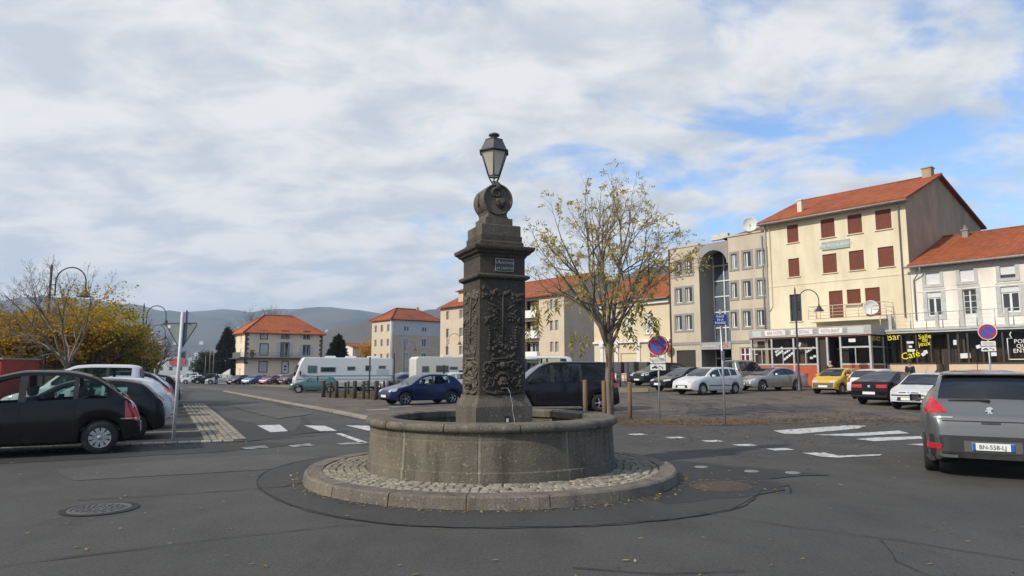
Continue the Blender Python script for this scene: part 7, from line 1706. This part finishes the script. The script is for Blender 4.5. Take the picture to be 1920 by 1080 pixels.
mb = MB(); pts = [fork + Vector(q) for q in ((-.05, 0, -.35), (-.30, -.1, .35), (-.75, -.15, .95), (-1.35, -.2, 1.35), (-2.0, -.2, 1.50), (-2.7, -.2, 1.55))]; mb.tube(pts, [.075, .065, .055, .042, .03, .015], 7)
for k in (2, 3, 4, 5):
    grow(r, mb, pts[k], Vector((-.6, r.uniform(-.5, .5), .5)).normalized(), 1.0, .018, 1, tips, .1, .5, .7, (1, 2), .1, 4)
mb.build('limb', m_bark, r_)
def leafspray(r, V, F, p, d, n, ln, drop=.5, wd=.35):
    """a hanging compound leaf: narrow leaflets in pairs along a drooping stalk"""
    q = p.copy(); dd = d.copy()
    for k in range(n):
        dd = (dd + Vector((0, 0, -drop * .35))).normalized(); q = q + dd * ln * .45; s_ = dd.orthogonal().normalized(); s_.rotate(Matrix.Rotation(r.uniform(0, 6.28), 3, dd))
        for sg in (-1, 1):
            t_ = (s_ * sg + dd * .5 + Vector((0, 0, -.4 * drop))).normalized(); w_ = t_.cross(dd).normalized() * ln * wd * .5; b = len(V)
            V += [tuple(q), tuple(q + t_ * ln * .5 + w_), tuple(q + t_ * ln), tuple(q + t_ * ln * .5 - w_)]; F.append((b, b + 1, b + 2, b + 3))
def leaves(name, V, F, m, parent, kind='stuff'):
    me = bpy.data.meshes.new(name); a = wloc(parent); me.from_pydata([(x - a.x, y - a.y, z - a.z) for x, y, z in V], [], F); me.materials.append(m); o = link(name, me, parent); return tag(o, kind=kind)
V, F = [], []
for p_, d_ in tips:
    if r.random() < .50: continue
    for q in range(r.choice((1, 1, 2))): leafspray(r, V, F, p_ + Vector((r.gauss(0, .06), r.gauss(0, .06), r.gauss(0, .06))), (d_ + Vector((r.gauss(0, .6), r.gauss(0, .6), -.1))).normalized(), r.randint(2, 4), r.uniform(.09, .14), r.uniform(.4, 1.0))
leaves('foliage', V, F, leaf_mat('pale_yellow_leaves', [(.20, .18, .05), (.46, .37, .12), (.55, .38, .06), (.50, .43, .22), (.34, .28, .09)]), r_)
V, F = [], []
for c, n in ((Vector((-2.5, -.2, 1.0)), 6), (Vector((-1.9, -.2, 1.1)), 4), (Vector((-2.9, -.2, .55)), 4), (Vector((.75, -.2, .95)), 6), (Vector((.55, -.3, .35)), 6), (Vector((1.40, -.2, .75)), 5), (Vector((1.0, -.1, 1.25)), 5), (Vector((-.95, -.2, .25)), 4), (Vector((1.55, -.15, .80)), 4)):
    for k in range(n): leafspray(r, V, F, fork + c + Vector((r.gauss(0, .13), r.gauss(0, .13), r.gauss(0, .12))), Vector((r.gauss(0, .5), r.gauss(0, .5), -.6)).normalized(), r.randint(5, 7), r.uniform(.18, .26), 1.1, .34)
leaves('hanging_foliage', V, F, leaf_mat('olive_yellow_leaves', [(.17, .17, .04), (.32, .28, .06), (.46, .38, .08), (.24, .22, .05)]), r_)
# fuller trees
def leafy(name, p, label, H, crown_c, crown_r, n, cols, seed, trunk_r=.16, lsz=.16, fork_h=1.6, group=None, depth=3, bark=None, lim=6, parts=True, gap=.35, z=None):
    r = random.Random(seed); p = Vector((p[0], p[1], gz(p[0], p[1]) if z is None else z)); r_ = thing(name, p, label, 'tree', group); tips = []
    f_ = p + Vector((r.uniform(-.15, .15), 0, fork_h)); mb = MB(); mb.tube([p - Vector((0, 0, .2)), p + Vector((0, 0, .3)), p.lerp(f_, .5) + Vector((r.uniform(-.08, .08), 0, 0)), f_], [trunk_r * 1.4, trunk_r, trunk_r * .9, trunk_r * .8], 9, caps=False); mb.build('trunk', bark or m_bark, r_)
    mb = MB()
    for k in range(lim):
        a = 2 * pi * k / lim + r.uniform(-.3, .3); el_ = r.uniform(.55, 1.2); grow(r, mb, f_, Vector((math.cos(a) * math.cos(el_), math.sin(a) * math.cos(el_), math.sin(el_))), (H - fork_h) * .46, trunk_r * .42, depth, tips, .22, .62, .64, (2, 3), .11, 6)
    mb.build('branches', bark or m_bark, r_)
    if n:
        V, F = [], []; C = p + Vector(crown_c); cl = [(C + Vector((r.gauss(0, .45) * crown_r[0], r.gauss(0, .45) * crown_r[1], r.gauss(0, .42) * crown_r[2])), r.uniform(.25, .5)) for _ in range(46)]
        for k in range(n):
            c, s_ = cl[r.randrange(len(cl))]; q = c + Vector((r.gauss(0, s_ * crown_r[0] * .42), r.gauss(0, s_ * crown_r[1] * .42), r.gauss(0, s_ * crown_r[2] * .34)))
            v_ = q - C; e_ = math.sqrt((v_.x / crown_r[0]) ** 2 + (v_.y / crown_r[1]) ** 2 + (v_.z / crown_r[2]) ** 2)
            if e_ > 1.15 or q.z < p.z + .9: continue
            d_ = Vector((r.gauss(0, 1), r.gauss(0, 1), r.gauss(-.4, .7))).normalized(); s2 = d_.orthogonal().normalized(); s2.rotate(Matrix.Rotation(r.uniform(0, 6.28), 3, d_)); l_ = lsz * r.uniform(.6, 1.25); b = len(V)
            V += [tuple(q), tuple(q + d_ * l_ * .5 + s2 * l_ * .26), tuple(q + d_ * l_), tuple(q + d_ * l_ * .5 - s2 * l_ * .26)]; F.append((b, b + 1, b + 2, b + 3))
        leaves('foliage', V, F, leaf_mat(name + '_leaves_%d' % seed, cols), r_)
    return r_, tips
YG = [(.36, .27, .03), (.54, .34, .03), (.64, .35, .03), (.40, .33, .04), (.22, .22, .03)]; GY = [(.15, .17, .025), (.22, .22, .03), (.36, .29, .034), (.52, .34, .03), (.13, .15, .022)]; OR = [(.60, .32, .03), (.52, .25, .025), (.66, .40, .05), (.38, .21, .03)]
GT = 'autumn trees on the left'
leafy('autumn_tree', (X(128, 27), 27), 'tall half-bare tree with a forked trunk behind the first street lamp', 6.3, (.2, 0, 3.9), (2.6, 2.0, 1.5), 1500, YG, 3, .13, .12, 1.7, GT, 5, None, 7)
leafy('autumn_tree', (X(190, 33), 33), 'bushy green and yellow tree right of the first street lamp', 5.4, (.1, 0, 3.1), (2.2, 2.2, 2.0), 13500, GY + YG, 4, .13, .16, 1.3, GT)
leafy('autumn_tree', (X(232, 36), 36), 'orange yellow tree beside the second street lamp', 4.9, (-.1, 0, 2.75), (1.6, 2.0, 1.7), 9000, YG, 5, .12, .17, 1.2, GT)
leafy('autumn_tree', (X(165, 32), 31), 'golden tree crown close behind the forked trunk', 5.2, (-.2, 0, 3.35), (2.0, 1.8, 1.35), 9000, OR + YG, 15, .11, .16, 1.3, GT)
leafy('autumn_tree', (X(38, 31), 31), 'golden tree at the left edge above the red trailer', 4.9, (.2, 0, 3.0), (2.6, 2.0, 1.25), 12000, OR + YG, 6, .14, .17, 1.4, GT)
leafy('autumn_tree', (X(-40, 35), 35), 'golden tree cut off by the left edge', 5.2, (0, 0, 3.0), (2.6, 2.3, 1.6), 9000, YG, 7, .14, .18, 1.4, GT)
leafy('autumn_tree', (X(20, 30), 30), 'bare twiggy tree at the left edge', 6.2, (0, 0, 3.9), (2, 2, 1), 500, YG, 8, .09, .13, 1.7, GT, 5)
for i, (px, Y, H_, lab) in enumerate([(282, 72, 6.5, 'bare reddish tree beside the far lamps'), (270, 58, 5.6, 'bare bushy tree behind the second street lamp'), (296, 95, 6.8, 'bare tree farthest along the left road'), (492, 146, 17.5, 'bare tree rising behind the roof of the hip-roofed house'), (466, 150, 15.0, 'bare tree at the left behind the hip-roofed roof'), (524, 152, 16.5, 'bare tree behind the ridge of the hip-roofed house')]):
    leafy('bare_tree', (X(px, Y), Y), lab, H_, (0, 0, 4), (2, 2, 1), 0, None, 30 + i, .2 if Y < 100 else .4, .1, H_ * .30, 'bare trees', 4 if Y < 100 else 5, m_darkbark, 7)
def conifer(p, H, R, label, seed, n=7000, cols=None, dens=.34, name='fir_tree', shape=1.0):
    r = random.Random(seed); p = Vector((p[0], p[1], gz(*p[:2]) - .2)); r_ = thing(name, p, label, 'tree'); mb = MB(); mb.tube([p, p + Vector((0, 0, H * .5)), p + Vector((0, 0, H * .97))], [R * .10, R * .07, .02], 8); mb.build('trunk', m_darkbark, r_); V, F = [], []
    br = [(r.uniform(0, 6.28), r.uniform(.02, .98)) for _ in range(150)]
    for k in range(n):
        a, t = br[r.randrange(150)]; a += r.gauss(0, .10); rad = R * ((1 - t) ** .75 if shape == 1 else math.sin(pi * min(1, (1 - t) * .62 + .02)) ) ; u = r.random() ** .6; q = p + Vector((math.cos(a) * rad * u, math.sin(a) * rad * u, H * (.04 + t * .95) + (1 - u) * R * .12 + (.16 * R * u if shape == 1 else 0) + r.gauss(0, .08 * R)))
        d_ = Vector((math.cos(a), math.sin(a), r.uniform(-.2, .7))).normalized(); s_ = d_.orthogonal().normalized(); s_.rotate(Matrix.Rotation(r.uniform(0, 6.28), 3, d_)); l_ = dens * r.uniform(.6, 1.3); b = len(V)
        V += [tuple(q - d_ * l_ * .3), tuple(q + s_ * l_ * .26), tuple(q + d_ * l_), tuple(q - s_ * l_ * .26)]; F.append((b, b + 1, b + 2, b + 3))
    leaves('foliage', V, F, leaf_mat('needles_%d' % seed, cols or [(.012, .022, .010), (.020, .034, .014), (.028, .040, .018)]), r_)
conifer((X(632, 100), 100), 6.9, 2.5, 'dark broad fir between the two pale buildings', 51, 9000, dens=.42)
conifer((X(424, 131), 131), 10.2, 2.5, 'tall dark conifer left of the hip-roofed house', 52, 12000, [(.016, .022, .010), (.026, .030, .014), (.036, .038, .018)], .5, 'tall_conifer', 2)
for i, (px, Y, H_, rw, cols, lab) in enumerate([(690, 150, 9.5, 3.0, OR, 'orange autumn tree beside the tan apartment block'), (672, 158, 7.5, 2.4, YG, 'yellowish tree left of the orange one behind the parking'), (383, 140, 6.2, 2.4, [(.05, .045, .03), (.07, .06, .035), (.04, .045, .025)], 'dull olive tree down the left road'), (397, 146, 5.2, 2.2, [(.06, .06, .035), (.09, .085, .04), (.045, .05, .03)], 'pale olive tree beside the garden wall')]):
    leafy('round_tree', (X(px, Y), Y), lab, H_, (0, 0, H_ * .55), (rw, rw, H_ * .46), 7000, cols, 60 + i, .2, .36, 1.6, 'trees far behind the square')
# dark undergrowth behind the left cars and lawn grass
def scatter_blades(name, poly, n, h, m, seed, label, w_=.02, par=None):
    r = random.Random(seed); xs = [p[0] for p in poly]; ys = [p[1] for p in poly]; V, F = [], []
    def inside(x, y):
        c = False; j = len(poly) - 1
        for i in range(len(poly)):
            if (poly[i][1] > y) != (poly[j][1] > y) and x < (poly[j][0] - poly[i][0]) * (y - poly[i][1]) / (poly[j][1] - poly[i][1]) + poly[i][0]: c = not c
            j = i
        return c
    while len(F) < n:
        x, y = r.uniform(min(xs), max(xs)), r.uniform(min(ys), max(ys))
        if not inside(x, y): continue
        z = gz(x, y) + .01; a = r.uniform(0, 6.28); hh = h * r.uniform(.5, 1.3); b = len(V); V += [(x - w_ * math.cos(a), y - w_ * math.sin(a), z), (x + w_ * math.cos(a), y + w_ * math.sin(a), z), (x + r.gauss(0, hh * .4), y + r.gauss(0, hh * .4), z + hh)]; F.append((b, b + 1, b + 2))
    me = bpy.data.meshes.new(name); me.from_pydata(V, [], F); me.materials.append(m); o = link(name, me); return tag(o, label, kind='stuff')
m_grass = leaf_mat('dry_lawn_blades', [(.09, .10, .025), (.14, .13, .035), (.20, .17, .06), (.11, .11, .03)]); m_lawn = mat('dry_lawn', (.13, .12, .045), (.20, .165, .075), scale=2, rough=.95, detail=8)
lw_ = [(X(603, 46.2), 46.2), (X(650, 42.8), 42.8), (X(712, 38.6), 38.6), (X(770, 37.6), 37.6), (X(850, 40), 40), (X(850, 52), 52), (X(700, 56), 56), (X(610, 52), 52)]
sheet('lawn', lw_, m_lawn, .022, 'patch of dry yellowish lawn ringed by wooden posts', 3.0); scatter_blades('grass', lw_, 14000, .07, m_grass, 71, 'short dry grass on the lawn among the posts', .025)
lw2 = [(X(470, 92), 92), (X(548, 76), 76), (X(560, 86), 86), (X(560, 98), 98), (X(470, 103), 103)]
sheet('dry_verge', lw2, mat('dry_earth', (.21, .165, .095), (.155, .125, .07), scale=1.0, rough=.95, detail=8), .03, 'yellowish dry verge before the hip-roofed house', 4.0)
lw3 = [(X(1166, 40), 40), (X(1215, 40.5), 40.5), (X(1215, 45.5), 45.5), (X(1150, 47), 47), (X(1000, 47), 47), (X(1000, 42), 42)]
sheet('dry_verge', lw3, mat('dry_earth', (.21, .165, .095)), .03, 'yellow leaf-strewn verge left of the black saloon', 3.0)
bed = [(2.0, 20.6), (3.2, 21.1), (5.2, 20.9), (6.6, 20.8), (8.6, 21.5), (12.2, 23.0), (12.0, 23.6), (8.0, 23.8), (5.5, 24.6), (3.0, 25.0), (1.4, 24.0)]
sheet('tree_bed', jag(bed, .12, 9, .6), mat('leaf_strewn_earth', (.135, .098, .062), (.085, .066, .048), scale=3, rough=.95, detail=9, bump=.4, bscale=25), .012, 'earth bed strewn with brown leaves around the young tree')
# fallen leaves
def litter(name, pts, m, label, s0=.03, s1=.06, seed=1):
    r = random.Random(seed); V, F = [], []
    for x, y, z in pts:
        s_ = r.uniform(s0, s1); a = r.uniform(0, 6.28); ux, uy = math.cos(a) * s_, math.sin(a) * s_; t_ = s_ * r.uniform(.0, .5); b = len(V); k = r.uniform(.3, .55)
        V += [(x - ux, y - uy, z), (x + uy * k, y - ux * k, z + t_ * .4), (x + ux, y + uy, z + t_), (x - uy * k, y + ux * k, z + .004)]; F.append((b, b + 1, b + 2, b + 3))
    me = bpy.data.meshes.new(name); me.from_pydata(V, [], F); me.materials.append(m); o = link(name, me); return tag(o, label, kind='stuff')
m_fall = leaf_mat('fallen_leaf', [(.16, .10, .045), (.34, .24, .10), (.50, .38, .17), (.24, .15, .06), (.60, .50, .30)]); m_fallb = leaf_mat('brown_fallen_leaf', [(.12, .070, .035), (.22, .13, .06), (.34, .22, .10), (.08, .052, .032)])
r = random.Random(91); P_ = []
for k in range(430): y = 4.2 + 12 * r.random() ** 1.4; P_.append((r.uniform(-.85, .8) * y, y, .013)) if k < 270 else None
for k in range(240): a = r.uniform(pi * 1.02, pi * 2.0); rr = 2.90 + abs(r.gauss(0, .09)); P_.append((FC.x + rr * math.cos(a), FC.y + rr * math.sin(a), .012))
for k in range(90): P_.append((r.gauss(3.0, .6), r.gauss(10.3, .5), .016))
for k in range(90): a = r.uniform(0, 6.28); rr = r.uniform(1.98, 2.8); P_.append((FC.x + rr * math.cos(a), FC.y + rr * math.sin(a), .166))
for k in range(150): x = r.uniform(-11, -5.8); P_.append((x, 16.0 + (x + 6.2) * .40 - abs(r.gauss(.3, .5)) - .1, .014))
P_ = [q for q in P_ if q[2] > .1 or (q[0] - FC.x) ** 2 + (q[1] - FC.y) ** 2 > 8.32]
litter('fallen_leaves', P_, m_fall, 'scattered yellow and brown fallen leaves on the asphalt', .020, .042, 5)
P_ = []
for k in range(3400):
    x = r.uniform(1.6, 13); y = r.gauss(21.9 + max(0, x - 6) * .2, .85 if x < 8 else 1.2)
    P_.append((x, y, gz(x, y) + .018))
for k in range(1800): x, y = r.uniform(2, 20), r.uniform(20, 40); P_.append((x, y, gz(x, y) + .014))
for k in range(260): x = r.uniform(3, 8); P_.append((x, 16.5 + r.gauss(0, 1.8), .014))
for k in range(500): t = r.random(); q = K0.lerp(K1, t * .6); P_.append((q.x + r.gauss(.3, .7), q.y + r.gauss(0, .4), gz(q.x, q.y) + .1 if False else gz(q.x, q.y) + .02))
litter('leaf_litter', P_, m_fallb, 'brown leaf litter over the tree bed and the right parking lot', .03, .07, 6)

# ------------------------------------------------------------------ far town, hills and haze
m_hillf = mat('wooded_hill', (.022, .032, .020), (.085, .070, .045), scale=.006, rough=1.0, detail=10, lo=.4, hi=.6); m_hillb = mat('brown_wooded_hill', (.10, .068, .045), (.045, .045, .032), scale=.008, rough=1.0, detail=10)
def fbm(x, s): 
    return sum(math.sin(x * f * s + ph) / f for f, ph in ((1, .3), (2.3, 1.7), (4.7, 4.1), (9.1, 2.2), (17.3, 5.0))) * .5
def ridge(name, label, prof, D0, D1, m, base, seed, amp):
    us = [p[0] for p in prof]; f = pchip(prof); V, F = [], []; n, k = 150, 14
    for i in range(n + 1):
        u = us[0] + (us[-1] - us[0]) * i / n; ang = math.atan((u - 960) / FPX)
        top = EYE + (692 - f(u)) / FPX * D1 * math.cos(ang)
        for j in range(k + 1):
            t = j / (k - 3) if j <= k - 3 else 1; dd = D0 + (D1 - D0) * t
            if j > k - 3: dd = D1 + (j - (k - 3)) * (D1 - D0) * .4
            h = base + (top - base) * (sst(t) ** .8) if j <= k - 3 else top - (top - base) * (j - (k - 3)) * .33
            h += amp * fbm(u * .012 + j * .9, 1 + seed * .37) * (t if j < k - 3 else .35) * (0.0 if j == 0 else 1) * (.05 if j >= k - 3 else 1 - .9 * (j / (k - 3)) ** 4)
            V.append((math.sin(ang) * dd, math.cos(ang) * dd, h))
    for i in range(n):
        for j in range(k): a = i * (k + 1) + j; F.append((a, a + k + 1, a + k + 2, a + 1))
    me = bpy.data.meshes.new(name); me.from_pydata(V, [], F); me.polygons.foreach_set('use_smooth', [True] * len(F)); me.materials.append(m); o = link(name, me); tag(o, label, kind='structure'); return V
farV = ridge('far_hills', 'far blue-grey wooded hills on the horizon', [(-900, 575), (-200, 570), (60, 566), (180, 575), (300, 584), (360, 587), (420, 588), (470, 592), (560, 586), (610, 583), (650, 584), (720, 590), (800, 588), (1000, 590), (1300, 580), (2000, 570), (2900, 575)], 1500, 3600, m_hillf, -30, 1, 60)
ridge('near_hill', 'brown wooded hill rising behind the apartment block', [(520, 668), (590, 640), (650, 614), (700, 601), (740, 593), (800, 590), (900, 588), (1040, 574), (1150, 536), (1230, 508), (1330, 500), (1500, 530), (1800, 590), (2100, 640)], 700, 1700, m_hillb, -28, 2, 30)
r = random.Random(17); wt = MB(); rt = MB(); tn = []
m_fw = mat('far_town_wall', (.58, .55, .50), (.42, .39, .35), island=True, rough=.9); m_fr = mat('far_town_roof', (.26, .10, .06), (.20, .17, .15), island=True, rough=.9)
for k in range(260):
    q = farV[r.randrange(20, 125) * 15 + r.choice((1, 2, 2, 3, 3, 4, 5))]; f = Fr((q[0] + r.uniform(-30, 30), q[1] - 25, q[2] - 8), Vector((1, r.uniform(-.5, .5), 0))); wd = r.uniform(6, 15); hh = r.uniform(3, 6)
    wt.box(f, 0, wd, 0, hh + 8, -9, 0); rt.add([f.p(-.5, hh + 8, .5), f.p(wd + .5, hh + 8, .5), f.p(wd + .5, hh + 8, -9.5), f.p(-.5, hh + 8, -9.5), f.p(0, hh + 11, -4.5), f.p(wd, hh + 11, -4.5)], [(0, 1, 5, 4), (1, 2, 5), (2, 3, 4, 5), (3, 0, 4)])
for k in range(240):
    Y = 420 + 1500 * r.random() ** 1.3; u = r.uniform(285, 720) if r.random() < .8 else r.uniform(-100, 300); x = (u - 960) / FPX * Y; base = gz_far(x, Y) - 1
    if Y > 1500: base += (Y - 1500) * .05
    wd, dp, hh = r.uniform(6, 16) * (1 if Y < 1200 else 1.3), r.uniform(6, 10), r.uniform(4, 11); f = Fr((x, Y, base), Vector((1, r.uniform(-.5, .5), 0)))
    wt.box(f, 0, wd, 0, hh, -dp, 0); rt.add([f.p(-.4, hh, .4), f.p(wd + .4, hh, .4), f.p(wd + .4, hh, -dp - .4), f.p(-.4, hh, -dp - .4), f.p(0, hh + 2.2, -dp / 2), f.p(wd, hh + 2.2, -dp / 2)], [(0, 1, 5, 4), (1, 2, 5), (2, 3, 4, 5), (3, 0, 4)])
tr_ = thing('distant_town', (0, 900, -26), 'distant pale houses of the town in the valley below the hills', 'town'); tag(wt.build('house_walls', m_fw, tr_), kind='stuff'); tag(rt.build('house_roofs', m_fr, tr_), kind='stuff'); tag(tr_, kind='stuff')
r = random.Random(18); V, F = [], []
for k in range(9000):
    Y = 380 + 1300 * r.random() ** 1.2; u = r.uniform(250, 700) if r.random() < .85 else r.uniform(-200, 300); x = (u - 960) / FPX * Y; c = Vector((x, Y, gz_far(x, Y) + 2 + max(0, Y - 1500) * .05)); g_ = (k // 20); rr_ = random.Random(g_); Yc = 380 + 1300 * rr_.random() ** 1.2; uc = rr_.uniform(250, 710); xc = (uc - 960) / FPX * Yc; c = Vector((xc + r.gauss(0, 5), Yc + r.gauss(0, 5), gz_far(xc, Yc) + 1 + abs(r.gauss(0, 4)) + max(0, Yc - 1500) * .05))
    d_ = Vector((r.gauss(0, 1), r.gauss(0, 1), r.gauss(0, 1))).normalized() * 3.2; s_ = d_.orthogonal(); b = len(V); V += [tuple(c - d_), tuple(c + s_ * .8), tuple(c + d_), tuple(c - s_ * .8)]; F.append((b, b + 1, b + 2, b + 3))
me = bpy.data.meshes.new('valley_trees'); me.from_pydata(V, [], F); me.materials.append(leaf_mat('valley_leaves', [(.05, .05, .03), (.09, .07, .035), (.12, .085, .04), (.04, .05, .03)])); tag(link('valley_trees', me), 'trees among the distant houses in the valley', kind='stuff')
# white works hall and red board down the left road
p = Vector((X(345, 260), 260, -3.0)); r_ = thing('works_hall', p, 'long white works hall with a red signboard at the end of the left road', 'building'); f = Fr((X(270, 262), 262, -6), Vector((1, 0, 0))); ops = [(2 + 3.6 * k, 3.4 + 3.6 * k, 7.0, 8.6) for k in range(5)]
wall(f, 20, 12.0, ops, mat('grey_blue_cladding', (.34, .37, .39), rough=.7), r_); [casement(f, o, r_, leaves=1) for o in ops]; mb = MB(); mb.box(f, -6, 32, 0, 5.4, 1.5, 12); mb.build('low_hall', mat('white_cladding', (.66, .66, .64), (.55, .55, .53), scale=.3, rough=.7), r_); mb = MB(); mb.box(f, 9.5, 15.5, 9.2, 11.6, .2, .6); mb.box(f, -1, 6, 12.0, 13.2, -1, .4); mb.build('red_board', mat('red_board', (.36, .05, .05), rough=.6), r_)
mb = MB()
for k in range(14): mb.box(f, -5 + k * 2.6, -3.4 + k * 2.6, 2.9, 4.4, 12, 12.1)
mb.build('hall_windows', pane, r_); mb = MB(); mb.box(f, 0, 20, 0, 12, -8, -.36); mb.build('hall_back', m_gut, r_)
for i, (px, Y, hh) in enumerate([(392, 135, 6), (399, 128, 7), (384, 132, 5)]):
    p = Vector((X(px, Y), Y, gz(X(px, Y), Y))); o = thing('utility_pole', p, 'thin grey pole down the left road, %s' % ['in the middle', 'tallest, nearest the house', 'leftmost'][i], 'pole', 'thin poles down the left road'); mb = MB(); mb.tube([p, p + Vector((0, 0, hh))], .05, 6); mb.build('pole', m_gut, o)

# air between us and the hills
hz = bpy.data.materials.new('haze'); hz.use_nodes = True; t = hz.node_tree; t.nodes.clear(); o_ = t.nodes.new('ShaderNodeOutputMaterial'); v_ = t.nodes.new('ShaderNodeVolumePrincipled')
v_.inputs['Color'].default_value = (.60, .77, 1.0, 1); v_.inputs['Density'].default_value = .00020; v_.inputs['Anisotropy'].default_value = .2; v_.inputs['Density Attribute'].default_value = ''; t.links.new(v_.outputs[0], o_.inputs['Volume'])
import bmesh
bm = bmesh.new(); bmesh.ops.create_cube(bm, size=1.0); bmesh.ops.recalc_face_normals(bm, faces=bm.faces)
for v in bm.verts: v.co = Vector((v.co.x * 10400, v.co.y * 7100 + 2950, (v.co.z + .5) * 430 - 60))
hme = bpy.data.meshes.new('haze'); bm.to_mesh(hme); bm.free(); hme.materials.append(hz)
ho = link('haze', hme); tag(ho, 'pale blue autumn haze lying over the square and valley', kind='stuff')
